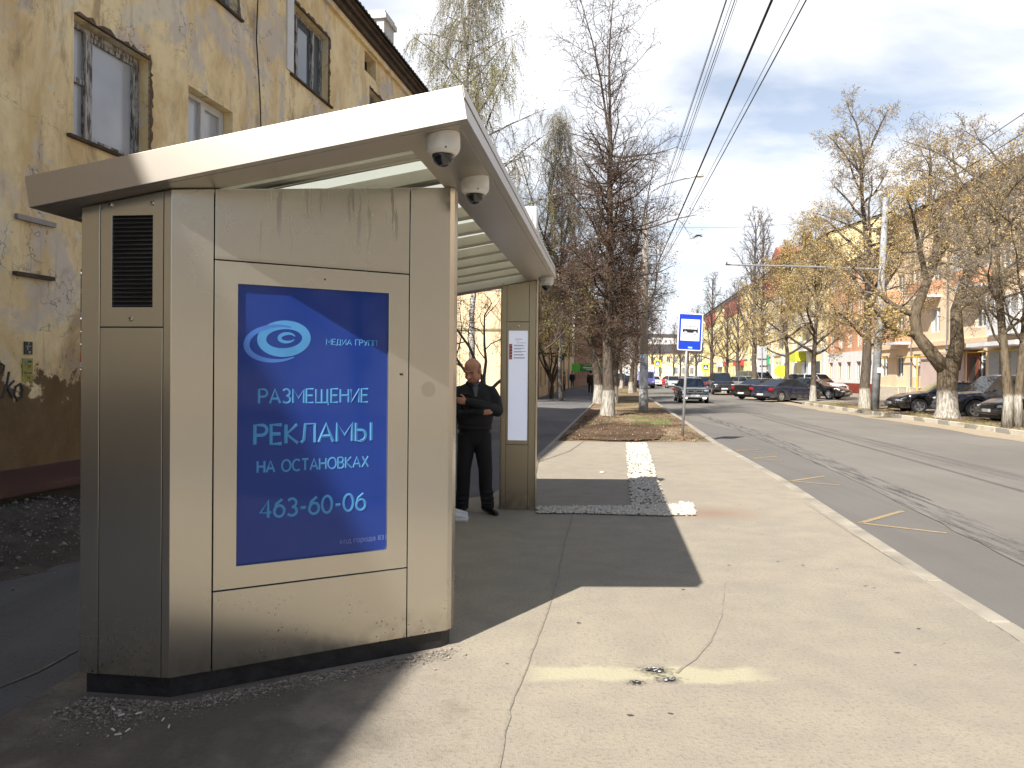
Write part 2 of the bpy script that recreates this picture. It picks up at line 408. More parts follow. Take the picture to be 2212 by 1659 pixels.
# sandy dust gathered along the far kerb
def dust():
    s = Nodes('road_dust'); v = s.co(); n = s.noise(v, 4, 5, .65)
    s.base(s.mix(s.ramp(n, .35, .65), (.30, .245, .165), (.35, .29, .205))); s.set(roughness=.95); s.bump(s.noise(v, 80, 3), .3, .01); return keep(s)
dust_ds = [0 + 1.5 * i for i in range(62)]
random.seed(3); jit = {d: random.uniform(-.18, .18) for d in dust_ds}
sheet('gutter_dust', lambda d: farx(d) - (1.15 if d < 60 else .7) + jit[d], lambda d: farx(d) - .001, dust_ds, RZ + .005, dust())
# far side: verge with trees, then the parking strip up to the houses
gapds = [0, 10, 20, 28.7, 35.2, 40, 46.0]
vw = lambda d: farx(d) + .16
sheet('verge', vw, lambda d: farx(d) + 3.0, gapds, .0, MVERGE, 4, zf=lambda x, d: .03 * math.sin(x * 2.3) * math.sin(d * 1.1))
sheet('verge_beyond', vw, lambda d: farx(d) + 3.4, [54, 60, 70, 82, 86, 100, 112], .0, MVERGE, 2)
sheet('parking_strip', lambda d: farx(d) + (.0 if 46 < d < 54 else 2.6), lambda d: 90, [0, 20, 28.7, 40, 45.99, 46.01, 53.99, 54.01, 60, 70, 82, 86, 100, 118, 130], -.03, MPARK)

# ------------------------------------------------ things lying on or painted on the ground
def blob(cx, cy, rx, ry, n=22, amp=.25, seed=0, rot=0):
    rr = random.Random(seed); ph = [rr.uniform(0, 6.28) for _ in range(4)]; out = []
    for i in range(n):
        a = 6.283 * i / n; k = 1 + amp * (math.sin(2 * a + ph[0]) * .5 + math.sin(3 * a + ph[1]) * .35 + math.sin(7 * a + ph[2]) * .3 + rr.uniform(-.25, .25))
        x, y = rx * k * math.cos(a), ry * k * math.sin(a)
        out.append((cx + x * math.cos(rot) - y * math.sin(rot), cy + x * math.sin(rot) + y * math.cos(rot)))
    return out
def decal(name, polys, z, mat, kind='structure'):
    b = MB()
    for p in polys: b.add([(x, y, z) for x, y in p], [tuple(range(len(p)))])
    return tag(b.build(name, mat), kind=kind)
yp = [(1150, 1441), (1300, 1438), (1500, 1435), (1640, 1438), (1636, 1452), (1580, 1466), (1520, 1478), (1420, 1488), (1300, 1490), (1220, 1484), (1160, 1470)]
MASH = M('ash', (.03, .028, .027), .95, var=.4, scale=30); MTAR = M('burnt_plastic', (.40, .42, .44), .35, var=.5, scale=60)
b_ = []
for i, (x, y, r) in enumerate([(1414, 1449, .055), (1443, 1468, .045), (1374, 1475, .028)]):
    p = G(x, y); b_.append(blob(p.x, p.y, r * 1.1, r * .8, n=40, seed=i, amp=.55))
mb = MB(); rr = random.Random(9)
for (x, y, r) in [(1414, 1450, .045), (1444, 1470, .030), (1374, 1476, .018)]:
    p = G(x, y)
    for _ in range(34):
        a = rr.uniform(0, 6.28); q = .7 * r * math.sqrt(rr.random()); sz = rr.uniform(.003, .008)
        mb.ball((p.x + q * math.cos(a) * 1.4, p.y + q * math.sin(a), .009), sz, (1.6, 1, .5), 5, 4, mi=rr.choice([0, 0, 1]))
tag(mb.build('burnt_crumbs', [MASH, MTAR]), kind='stuff')
# small dark spots of chewing gum and damp
sp = []; rr = random.Random(5)
for _ in range(48):
    d = 2.6 + 11 * rr.random() ** 1.0; x = rr.uniform(max(-.2, plat_l(d) + 1.0), near(d) - .5); r = rr.uniform(.003, .010)
    sp.append(blob(x, d, r * 1.8, r, n=8, amp=.4, seed=rr.random()))
decal('pavement_spots', sp, .0045, M('gum', (.07, .065, .06), .8, var=.3))
# joint in the paving, running along the platform
def crack(name, pts, w, z, mat, seed=1):
    rr = random.Random(seed); P = [G(*p) for p in pts]; b = MB(); L = []
    for a, c in zip(P, P[1:]):
        n = max(2, int((c - a).length / .07))
        for i in range(n): L.append(a.lerp(c, i / n))
    L.append(P[-1]); off = 0
    for i, p in enumerate(L):
        off = off * .6 + rr.uniform(-.005, .005); t = (L[min(i + 1, len(L) - 1)] - L[max(i - 1, 0)]).normalized(); nrm = Vector((-t.y, t.x, 0))
        ww = w * rr.uniform(.4, 1.4)
        for s_ in (-1, 1): q = p + nrm * (off + s_ * ww / 2); b.v.append((q.x, q.y, z))
    for i in range(len(L) - 1): b.f.append((2 * i, 2 * i + 1, 2 * i + 3, 2 * i + 2)); b.mi.append(0)
    return tag(b.build(name, mat), kind='structure')
MCR = M('crack', (.165, .145, .115), .95, var=.3, scale=20)
crack('paving_joint', [(1070, 1700), (1105, 1520), (1170, 1360), (1205, 1250), (1222, 1160), (1236, 1112)], .012, .0042, M('old_seam', (.235, .208, .165), .95, var=.25, scale=30))
crack('kerb_joint', [(2201, 1386), (2086, 1306), (2036, 1274), (1956, 1226), (1831, 1148), (1740, 1088)], .007, .0042, MCR, 4)
crack('walkway_joint', [(-20, 1492), (80, 1450), (168, 1403)], .02, .0, MCR, 6)
crack('tyre_scuff', [(1565, 1262), (1560, 1330), (1535, 1385), (1500, 1425), (1462, 1455)], .014, .0046, M('scuff', (.262, .232, .186), .9, var=.2, scale=20), 8)
crack('paving_edge', [(1157, 1000), (1230, 975), (1262, 953), (1540, 960)], .03, .0046, MCR, 9)
# dark polished tyre tracks on the road
def tracks():
    s = Nodes('tyre_marked_asphalt'); v = s.co(); r_ = s.map(v, (1, 1, 1), rot=(0, 0, .115)); n1 = s.noise(s.map(r_, (13, .8, 1)), 1, 7, .75); n2 = s.noise(v, 26, 5, .75); n0 = s.noise(v, .22, 5, .6)
    base = s.mix(s.ramp(n0, .35, .65), (.158, .148, .132), (.192, .179, .160)); f = s.math('MULTIPLY', s.ramp(n1, .46, .60), s.ramp(n2, .36, .52))
    s.base(s.mix(f, base, (.035, .034, .034))); s.set(roughness=.8); b = MB(); L = [-1 + .5 * i for i in range(78)]; rr = random.Random(3)
    for d in L:
        w = (.50 if d < 24 else max(.1, .50 - (d - 24) * .03)); x = bay(d) + .02
        b.v += [(x - .02 + rr.uniform(-.03, .03), d, RZ + .0078), (x + w + rr.uniform(-.03, .03), d, RZ + .0078)]
    for i in range(len(L) - 1): b.f.append((2 * i, 2 * i + 1, 2 * i + 3, 2 * i + 2)); b.mi.append(0)
    return tag(b.build('tyre_tracks', keep(s)), kind='structure')
tracks()
# yellow zigzag of the bus stop, mostly worn away
MYEL = Nodes('worn_yellow_paint'); v_ = MYEL.co(); MYEL.base(MYEL.mix(MYEL.ramp(MYEL.noise(v_, 22, 5, .7), .40, .62), (.40, .28, .11), (.21, .18, .14))); MYEL.set(roughness=.8); MYEL = keep(MYEL)
zz = MB()
for pts in ([(1950, 1105), (1858, 1131), (2045, 1153)], [(1782, 1029), (1707, 1040), (1815, 1049)], [(1680, 986), (1625, 991), (1690, 996)], [(1640, 971), (1586, 974), (1650, 977)]):
    P = [G(x, y, RZ) for x, y in pts]
    for a, c in zip(P, P[1:]):
        t = (c - a).normalized(); n = Vector((-t.y, t.x, 0)) * .034
        zz.add([tuple((q + Vector((0, 0, .0082))).to_tuple()) for q in (a - n, c - n, c + n, a + n)], [(0, 1, 2, 3)])
tag(zz.build('zigzag_marking', MYEL), kind='structure')
# white stone strips set in the paving: beds and loose stones (far past counting)
def in_poly(x, y, P):
    r = False; j = len(P) - 1
    for i in range(len(P)):
        if (P[i][1] > y) != (P[j][1] > y) and x < (P[j][0] - P[i][0]) * (y - P[i][1]) / (P[j][1] - P[i][1]) + P[i][0]: r = not r
        j = i
    return r
bed1 = [tuple(G(*p)[:2]) for p in [(1353, 958), (1396, 958), (1418, 1030), (1442, 1096), (1365, 1096), (1357, 1035)]]
bed2 = [tuple(G(*p)[:2]) for p in [(1158, 1098), (1365, 1096), (1496, 1090), (1503, 1114), (1430, 1116), (1260, 1111), (1160, 1110)]]
decal('stone_beds', [bed1, bed2], .005, M('stone_bed', (.14, .115, .085), .95, var=.35, scale=25))
def stones(name, beds, n, s0, s1, mat, seed=2, zb=.01):
    rr = random.Random(seed); b = MB(); k = 0
    while k < n:
        P = rr.choice(beds) if rr.random() < .45 else beds[0]
        x = rr.uniform(min(p[0] for p in P), max(p[0] for p in P)); y = rr.uniform(min(p[1] for p in P), max(p[1] for p in P))
        if not in_poly(x, y, P): continue
        if P is beds[-1] and rr.random() < .25: pass
        k += 1; s = rr.uniform(s0, s1)
        M3 = Matrix.Rotation(rr.uniform(0, 6.28), 3, 'Z') @ Matrix.Rotation(rr.uniform(-.6, .6), 3, 'X')
        vs = [Vector((a * s * rr.uniform(.6, 1.2), c * s * rr.uniform(.5, 1), e * s * rr.uniform(.3, .8))) for a, c, e in ((1, 0, 0), (-1, 0, 0), (0, 1, 0), (0, -1, 0), (0, 0, 1), (0, 0, -1))]
        vs = [M3 @ p + Vector((x, y, zb + s * .25)) for p in vs]
        b.add(vs, [(0, 2, 4), (2, 1, 4), (1, 3, 4), (3, 0, 4), (2, 0, 5), (1, 2, 5), (3, 1, 5), (0, 3, 5)])
    return tag(b.build(name, mat, recalc=False), kind='stuff')
def stonemat(name, a, c):
    s = Nodes(name); v = s.co(); s.base(s.mix(s.ramp(s.voro(v, 28, out=1), 0, 1), a, c)); 
    s.base(s.mix(s.ramp(s.noise(v, 35, 3), .35, .65), a, c)); s.set(roughness=.85); return keep(s)
stones('white_gravel', [bed1, bed2], 4200, .016, .036, stonemat('white_stone', (.42, .37, .30), (.66, .62, .54)))
# dug earth at the head of the planting strip, clods and litter
dug = [tuple(G(*p)[:2]) for p in [(1215, 948), (1255, 925), (1300, 915), (1400, 915), (1440, 935), (1420, 950), (1330, 953)]]
def clods(name, P, n, s0, s1, mat, seed):
    return stones(name, [P, P], n, s0, s1, mat, seed, zb=.0)
clods('earth_clods', dug, 3800, .015, .055, MDARK, 21)
decal('dug_soil_bed', [dug], .018, MDARK)
strip_all = [(walk(18.3) + .2, 18.3), (near(18.3) - .3, 18.3), (near(34) - .3, 34), (walk(34) + .2, 34)]
stones('strip_litter', [strip_all, strip_all], 240, .010, .028, stonemat('litter', (.22, .17, .12), (.55, .52, .47)), 31, zb=.02)
stones('strip_earth_crumbs', [strip_all, strip_all], 3500, .012, .04, MDIRT, 33, zb=.0)
def grass(name, spots, seed, mat):
    rr = random.Random(seed); b = MB()
    for cx, cy, r, n in spots:
        for _ in range(n):
            q = r * math.sqrt(rr.random()) ; a = rr.uniform(0, 6.28); x = cx + q * math.cos(a) * 1.2; y = cy + q * math.sin(a) * .8; h = rr.uniform(.03, .10)
            lx, ly = rr.uniform(-.03, .03), rr.uniform(-.03, .03); w = .006; t = rr.uniform(0, 3.14); dx, dy = w * math.cos(t), w * math.sin(t)
            b.add([(x - dx, y - dy, 0), (x + dx, y + dy, 0), (x + lx, y + ly, h)], [(0, 1, 2)])
    return tag(b.build(name, mat, recalc=False), kind='stuff')
gp = [(G(1405, 915), .55, 1500), (G(1425, 908), .3, 350), (G(1378, 903), .4, 450), (G(1345, 873), .9, 500), (G(1380, 850), 2.2, 900), (G(1345, 845), 2.5, 700)]
grass('strip_grass', [(p.x, p.y, r, n) for p, r, n in gp], 3, M('grass_blade', (.16, .20, .06), .7, var=.35, scale=3))
far_g = []
rr = random.Random(8)
for _ in range(26):
    d = rr.uniform(20, 44); far_g.append((farx(d) + rr.uniform(.3, 1.6), d, rr.uniform(.3, .8), 260))
for _ in range(16):
    d = rr.uniform(56, 90); far_g.append((farx(d) + rr.uniform(.6, 2.8), d, rr.uniform(.8, 1.6), 300))
grass('verge_grass', far_g, 5, M('dry_grass_blade', (.25, .22, .10), .8, var=.35, scale=2))
lit = [(farx(22) + .2, 20), (farx(22) + 2.2, 20), (farx(45) + 2.2, 45), (farx(45) + .2, 45)]
stones('verge_crumbs', [lit, lit], 3500, .015, .05, MDIRT, 41, zb=.0)
# rubble at the foot of the old house and along the kiosk
MRUB = stonemat('rubble_stone', (.10, .085, .07), (.34, .30, .25))
def mound_z(x, y):
    n = (x + 6.4 - .18 * y) / KK_ ; h = max(0, min(1, (1.75 - n) / 1.3)); return h * h * .34 * (1 + .25 * math.sin(y * 2.1) + .15 * math.sin(y * 5.3 + x * 3)) - .012
KK_ = math.hypot(.18, 1)
mb = MB(); ys_ = rng(4.5, 16, 60); ns_ = rng(.36, 1.85, 12); rr = random.Random(14)
for y_ in ys_:
    for n_ in ns_:
        x_ = -6.4 + .18 * y_ + n_ * KK_; mb.v.append((x_, y_, mound_z(x_, y_) + (rr.uniform(-.018, .018) if .4 < n_ < 1.7 else 0)))
for i in range(60):
    for j in range(12): mb.f.append((i * 13 + j, i * 13 + j + 1, (i + 1) * 13 + j + 1, (i + 1) * 13 + j)); mb.mi.append(0)
tag(mb.build('rubble_bank', dirt_mat('grey_earth', 0, (.06, .052, .045), (.115, .10, .085)), smooth=True), kind='structure')
rub = [(-6.6, 7.4), (-5.0, 7.2), (-4.0, 9.5), (-3.0, 14), (-4.1, 14)]
rr = random.Random(51); b = MB()
for _ in range(3600):
    y_ = rr.uniform(4.6, 15.5); n_ = .4 + abs(rr.gauss(0, .62)); x_ = -6.4 + .18 * y_ + n_ * KK_; s = rr.uniform(.004, .018) if rr.random() < .95 else rr.uniform(.02, .045); z_ = max(0, mound_z(x_, y_)) + s * .3
    vs = [(x_ + a * s * rr.uniform(.6, 1.2), y_ + c * s * rr.uniform(.5, 1.1), z_ + e * s * rr.uniform(.4, .9)) for a, c, e in ((1, 0, 0), (-1, 0, 0), (0, 1, 0), (0, -1, 0), (0, 0, 1), (0, 0, -1))]
    b.add(vs, [(0, 2, 4), (2, 1, 4), (1, 3, 4), (3, 0, 4), (2, 0, 5), (1, 2, 5), (3, 1, 5), (0, 3, 5)])
tag(b.build('wall_rubble', MRUB, recalc=False), kind='stuff')
foot = [tuple(G(*p)[:2]) for p in [(150, 1500), (370, 1520), (960, 1402), (985, 1412), (700, 1475), (420, 1560), (330, 1600), (120, 1640), (60, 1600)]]
def foot_grit():
    rr = random.Random(52); b = MB(); A = G(175, 1508); B_ = G(370, 1520); C_ = G(968, 1404)
    for k in range(9000):
        t = rr.random(); a, c, w = (A, B_, .16) if t < .35 else (B_, C_, .07)
        q = a.lerp(c, rr.random()); d = (c - a).normalized(); n = Vector((d.y, -d.x, 0)); off = abs(rr.gauss(0, w)); p = q + n * (off - .01) + d * rr.gauss(0, .03)
        s = rr.uniform(.0015, .0045) if rr.random() < .93 else rr.uniform(.005, .012)
        vs = [(p.x + x_ * s * rr.uniform(.6, 1.2), p.y + y_ * s * rr.uniform(.6, 1.2), .001 + s * .5 + z_ * s * .6) for x_, y_, z_ in ((1, 0, 0), (-1, 0, 0), (0, 1, 0), (0, -1, 0), (0, 0, 1), (0, 0, -1))]
        b.add(vs, [(0, 2, 4), (2, 1, 4), (1, 3, 4), (3, 0, 4), (2, 0, 5), (1, 2, 5), (3, 1, 5), (0, 3, 5)])
    return tag(b.build('kiosk_foot_grit', MRUB, recalc=False), kind='stuff')
foot_grit()
rr = random.Random(77); b = MB()
for x, y in [(245, 1537), (262, 1550), (300, 1546), (244, 1582), (255, 1592), (276, 1583), (352, 1560), (365, 1575)]:
    p = G(x, y); a = rr.uniform(0, 3); m = Matrix.Translation((p.x, p.y, .01)) @ Matrix.Rotation(a, 4, 'Z')
    b.box(-.014, .014, -.003, .003, 0, .005, mat=m)
tag(b.build('cigarette_stubs', M('paper_white', (.6, .58, .52), .8)), kind='stuff')

# ================================================================== buildings
def glass_mat(name, col, rough=.06, spec=.8, var=.25):
    s = Nodes(name); v = s.co('Object'); s.base(s.mix(s.ramp(s.noise(v, .9, 3), .35, .65), tuple(c * (1 - var) for c in col), col))
    s.set(roughness=rough); s.b.inputs['Specular IOR Level'].default_value = spec; return keep(s)
GLASS = glass_mat('window_glass', (.10, .125, .15)); GLASS_CURT = glass_mat('curtained_glass', (.48, .50, .53), .15)
FR_WHITE = M('white_frame', (.62, .61, .58), .5, var=.06)
def old_wood():
    s = Nodes('peeling_frame'); v = s.co('Object'); n = s.noise(s.map(v, (6, 6, 1)), 4, 6, .7)
    s.base(s.mix(s.ramp(n, .44, .56), (.10, .085, .07), (.46, .45, .42))); s.set(roughness=.8); s.bump(n, .5, .01); return keep(s)
FR_OLD = old_wood()
_wc = {}
def win_mesh(w, h, style):
    """Frame and pane meshes of a window: x across, z up, y into the wall, origin at the lower left corner."""
    key = (round(w, 2), round(h, 2), style)
    if key in _wc: return _wc[key]
    f = MB(); t = .055; d0, d1 = .0, .06
    if style == 'far': t = .085
    f.box(0, t, d0, d1, 0, h); f.box(w - t, w, d0, d1, 0, h); f.box(t, w - t, d0, d1, 0, t); f.box(t, w - t, d0, d1, h - t, h)
    if style == 'old_a':          # narrow leaf with a small vent pane at the left, wide pane at the right
        f.box(w * .30 - .045, w * .30 + .045, -.012, d1, t, h - t); f.box(t, w * .30 - .045, d0 + .004, d1, h * .52 - .03, h * .52 + .03)
        for x0, x1 in ((w * .30 + .045, w - t),):
            f.box(x0 + .0, x0 + .04, d0 + .01, d1, t, h - t); f.box(x1 - .05, x1, d0 + .01, d1, t, h - t); f.box(x0 + .04, x1 - .05, d0 + .01, d1, t, t + .04); f.box(x0 + .04, x1 - .05, d0 + .01, d1, h - t - .05, h - t)
    elif style == 'old_b':        # three leaves, the left one split
        for k in (.28, .72): f.box(w * k - .04, w * k + .04, -.012, d1, t, h - t)
        f.box(t, w * .28 - .04, d0 + .004, d1, h * .6 - .025, h * .6 + .025)
    elif style == 'plastic':
        f.box(w * .5 - .05, w * .5 + .05, -.008, d1, t, h - t); f.box(w * .5 + .05, w - t, .004, d1, h - t - .05, h - t); f.box(w - t - .05, w - t, .004, d1, t, h - t - .05)
    elif style == 'far':
        f.box(w * .5 - .05, w * .5 + .05, -.01, d1, t, h - t); 
        f.box(t, w * .5 - .05, .004, d1, h * .68 - .03, h * .68 + .03)
    fm = f.build('tmp', FR_WHITE).data; p = MB(); p.box(t * .5, w - t * .5, d1 - .015, d1 - .004, t * .5, h - t * .5); pm = p.build('tmp', GLASS).data
    for m in (fm, pm):
        for o in [o for o in bpy.data.objects if o.data == m]: bpy.data.objects.remove(o)
    _wc[key] = (fm, pm); return _wc[key]
def place_window(root, mtx, w, h, style, frame=None, glass=None):
    fm, pm = win_mesh(w, h, style)
    o = bpy.data.objects.new('window', fm); COL.objects.link(o); o.parent = root; o.matrix_basis = mtx
    p = bpy.data.objects.new('pane', pm); COL.objects.link(p); p.parent = o
    if frame is not None and frame != fm.materials[0]: o.material_slots[0].link = 'OBJECT'; o.material_slots[0].material = frame
    if glass is not None and glass != pm.materials[0]: p.material_slots[0].link = 'OBJECT'; p.material_slots[0].material = glass
    return o
class Facade:
    """A wall from P0 along unit vector U (2D); N points outward. Local coordinates (u, n, z)."""
    def __init__(s, root, P0, U, L, z0, z1, mat, depth=.2, flip=1):
        s.root = root; s.P0 = Vector((P0[0], P0[1], 0)); s.U = Vector((U[0], U[1], 0)).normalized(); s.N = Vector((s.U.y, -s.U.x, 0)) * flip
        s.L = L; s.z0 = z0; s.z1 = z1; s.mat = mat; s.rects = []; s.depth = depth
    def P(s, u, n, z): return s.P0 + s.U * u + s.N * n + Vector((0, 0, z))
    def M4(s, u, n, z):
        m = Matrix((( s.U.x, -s.N.x, 0, 0), (s.U.y, -s.N.y, 0, 0), (0, 0, 1, 0), (0, 0, 0, 1)))
        m.translation = s.P(u, n, z); return m
    def window(s, u0, u1, z0, z1, style='far', frame=None, glass=None, obj=True):
        s.rects.append((u0, u1, z0, z1))
        if obj: return place_window(s.root, s.M4(u0 + .01, -s.depth + .07, z0 + .01), u1 - u0 - .02, z1 - z0 - .02, style, frame, glass)
    def wall(s, name='wall', grid=0, jag=0, back=True):
        us = {0, s.L}; zs = {s.z0, s.z1}
        for r in s.rects: us |= {r[0], r[1]}; zs |= {r[2], r[3]}
        us = sorted(us); zs = sorted(zs); b = MB()
        for u0, u1 in zip(us, us[1:]):
            for z0, z1 in zip(zs, zs[1:]):
                cu, cz = (u0 + u1) / 2, (z0 + z1) / 2
                if any(r[0] < cu < r[1] and r[2] < cz < r[3] for r in s.rects): continue
                b.add([s.P(u0, 0, z0), s.P(u1, 0, z0), s.P(u1, 0, z1), s.P(u0, 0, z1)], [(0, 1, 2, 3)])
        for u0, u1, z0, z1 in s.rects:
            q = [(u0, z0), (u1, z0), (u1, z1), (u0, z1)]
            for (a, c), (d, e) in zip(q, q[1:] + q[:1]):
                b.add([s.P(a, 0, c), s.P(d, 0, e), s.P(d, -s.depth, e), s.P(a, -s.depth, c)], [(0, 1, 2, 3)])
        return b.build(name, s.mat, s.root, recalc=False)
    def slab(s, name, u0, u1, n0, n1, z0, z1, mat, bevel=0, parent=None):
        b = MB(); m = s.M4(0, 0, 0); b.box(u0, u1, -n1, -n0, z0, z1, mat=m); return b.build(name, mat, parent or s.root, bevel=bevel)

def plaster_mat():
    s = Nodes('old_plaster'); v = s.co(); p = s.sep(v)
    n0 = s.noise(v, .85, 7, .66, .6); n1 = s.noise(s.map(v, (1, 1, .55)), 1.3, 8, .66, .4); n2 = s.noise(v, 5, 6, .65); n3 = s.noise(v, 38, 4, .6)
    c = s.mix(s.ramp(n1, .40, .60), (.72, .53, .27), (.95, .78, .46))
    c = s.mix(s.ramp(n0, .52, .59, 0, .75), c, (.62, .56, .50))            # grey undercoat showing
    c = s.mix(s.ramp(s.noise(s.map(v, (1, 1, .4), (7, 3, 1)), 1.1, 8, .7, .5), .56, .64, 0, .65), c, (.36, .24, .13))
    c = s.mix(s.ramp(s.noise(s.map(v, (1, 1, .7), (1, 9, 4)), .9, 8, .68, .8), .58, .62, 0, .75), c, (.80, .72, .56))
    c = s.mix(s.ramp(n2, .55, .72, 0, .35), c, (.33, .25, .17))
    # streaks running down the face
    sv = s.map(v, (5, 5, .35)); sn = s.noise(sv, 1.6, 6, .65)
    c = s.mix(s.ramp(sn, .58, .72, 0, .45), c, (.38, .31, .25))
    # cracks
    cr = s.ramp(s.voro(s.map(v, (1, 1, 1)), 1.5, 'DISTANCE_TO_EDGE'), .0, .012, 1, 0)
    wob = s.n.new('ShaderNodeVectorMath'); wob.operation = 'ADD'; s.l.new(v, wob.inputs[0])
    nz = s.n.new('ShaderNodeTexNoise'); nz.inputs['Scale'].default_value = 3.5; nz.inputs['Detail'].default_value = 5; s.l.new(v, nz.inputs['Vector']); s.l.new(nz.outputs['Color'], wob.inputs[1])
    cr = s.ramp(s.voro(wob.outputs[0], .8, 'DISTANCE_TO_EDGE'), .0, .008, 1, 0)
    cr = s.math('MULTIPLY', cr, s.ramp(n0, .42, .55))
    c = s.mix(s.math('MULTIPLY', cr, .75), c, (.12, .08, .05))
    # darker painted base below about 1.5 m, with a ragged upper edge
    e = s.math('ADD', p[2], s.ramp(n2, .3, .7, -.28, .28)); e = s.math('ADD', e, s.ramp(n1, .3, .7, -.2, .2))
    d = s.ramp(e, 1.42, 1.50, 1, 0)
    c2 = s.mix(s.ramp(n1, .4, .6), (.155, .095, .045), (.21, .14, .07)); c2 = s.mix(s.ramp(n3, .6, .75, 0, .5), c2, (.3, .25, .19))
    c = s.mix(d, c, c2)
    s.base(c); s.set(roughness=.93); s.b.inputs['Specular IOR Level'].default_value = .2
    s.bump(s.math('ADD', s.math('MULTIPLY', n2, .6), s.math('MULTIPLY', n3, .25)), .5, .03)
    return keep(s)
MPL = plaster_mat()
def roofed_wall_mat(name, a, b, scale=.6, bump=.2, streak=.3):
    s = Nodes(name); v = s.co(); n0 = s.noise(v, scale, 6, .6); n1 = s.noise(s.map(v, (3, 3, .3)), 1.2, 5, .6)
    c = s.mix(s.ramp(n0, .35, .65), a, b); c = s.mix(s.ramp(n1, .55, .75, 0, streak), c, tuple(x * .7 for x in a))
    s.base(c); s.set(roughness=.9); s.bump(s.noise(v, 12, 4), bump, .03); return keep(s)
def brick_mat(name, a, b, mortar):
    s = Nodes(name); v = s.co('Object')
    t = s.n.new('ShaderNodeTexBrick'); t.inputs['Color1'].default_value = (*a, 1); t.inputs['Color2'].default_value = (*b, 1); t.inputs['Mortar'].default_value = (*mortar, 1)
    t.inputs['Scale'].default_value = 1; t.inputs['Brick Width'].default_value = .26; t.inputs['Row Height'].default_value = .08; t.inputs['Mortar Size'].default_value = .008
    vv = s.sep(s.co()); cb = s.n.new('ShaderNodeCombineXYZ'); s.l.new(s.math('ADD', vv[0], vv[1]), cb.inputs[0]); s.l.new(vv[2], cb.inputs[1])
    s.l.new(cb.outputs[0], t.inputs['Vector']); n = s.noise(s.co(), .8, 5)
    s.base(s.mix(s.ramp(n, .35, .65, 0, .35), t.outputs[0], b)); s.set(roughness=.9); return keep(s)
MSOOT = M('weathered_board', (.075, .05, .032), .9, var=.5, scale=4, coord='Object'); MROOF = M('dark_roof', (.05, .045, .042), .8, var=.3)
MGREY = M('grey_metal', (.24, .24, .25), .5, .6, var=.2)

# ---------------- the old yellow house at the left
HB = empty('old_house', (-6.4, 0, 0), 0, 'old house of peeling ochre plaster close behind the bus shelter, with worn window frames', 'house')
b_dir = (.18 / math.hypot(.18, 1), 1 / math.hypot(.18, 1)); KK = math.hypot(.18, 1)
Y0 = -1.5; Y1 = 25.4
F1 = Facade(HB, (-6.4 + .18 * Y0 + 6.4, Y0), b_dir, (Y1 - Y0) * KK, -.1, 9.08, MPL, depth=.22)
uu = lambda y: (y - Y0) * KK
F1.window(uu(8.50), uu(9.79), 4.18, 5.53, 'old_a', FR_OLD, GLASS_CURT)
F1.window(uu(10.6), uu(11.72), 4.18, 5.52, 'plastic', FR_WHITE, GLASS_CURT)
F1.window(uu(10.75), uu(11.87), 7.03, 8.36, 'old_b', FR_OLD, GLASS)
F1.window(uu(13.65), uu(15.2), 6.85, 8.16, 'old_b', FR_OLD, GLASS)
F1.window(uu(17.35), uu(18.7), 6.85, 8.0, 'old_b', FR_OLD, GLASS)
F1.window(uu(20.6), uu(22.0), 6.85, 8.0, 'old_b', FR_OLD, GLASS)
for a, c in ((13.7, 15.0), (17.3, 18.6), (20.6, 22.0), (3.2, 4.6)): F1.window(uu(a), uu(c), 4.18, 5.5, 'old_b', FR_OLD, GLASS_CURT)
F1.window(uu(12.4), uu(13.8), 1.7, 2.9, 'plastic', FR_WHITE, GLASS); F1.window(uu(17), uu(18.4), 1.7, 2.9, 'plastic', FR_WHITE, GLASS)
F1.rects.append((uu(17.05), uu(17.75), 8.28, 8.72)); F1.rects.append((uu(8.62), uu(10.2), 1.45, 2.72))
F1.wall('wall')
# boarded doorway with a strip of old window above it
db = MB()
for i in range(5): db.box(uu(8.62) + .002, uu(10.2) - .002, .13, .16, 1.45 + i * .145, 1.45 + i * .145 + .135, mat=F1.M4(0, 0, 0))
bd = db.build('boarding', M('plank_ochre', (.30, .17, .06), .8, var=.3, scale=3), HB)
place_window(HB, F1.M4(uu(8.64), -.15, 2.19), 1.55, .5, 'old_b', FR_OLD, GLASS)
vb = MB(); vb.box(uu(17.05), uu(17.75), .22, .24, 8.28, 8.72, mat=F1.M4(0, 0, 0)); vb.build('vent_opening', M('black_void', (.01, .01, .01), .9), HB)
# peeled white reveal beside the upper window, thin sills, ragged bars
F1.slab('white_shutter', uu(13.40), uu(13.64), .0, .03, 6.86, 8.16, FR_WHITE)
for a, c, z in ((8.4, 9.9, 4.17), (10.5, 11.8, 4.17), (10.7, 11.95, 7.02), (13.55, 15.3, 6.84), (17.3, 18.8, 6.84)):
    F1.slab('sill', uu(a), uu(c), -.1, .05, z - .035, z, MSOOT)
F1.slab('wall_bar', uu(7.72), uu(8.22), .0, .04, 3.10, 3.15, MGREY); F1.slab('wall_ledge', uu(7.70), uu(8.20), .0, .05, 2.53, 2.57, MSOOT)
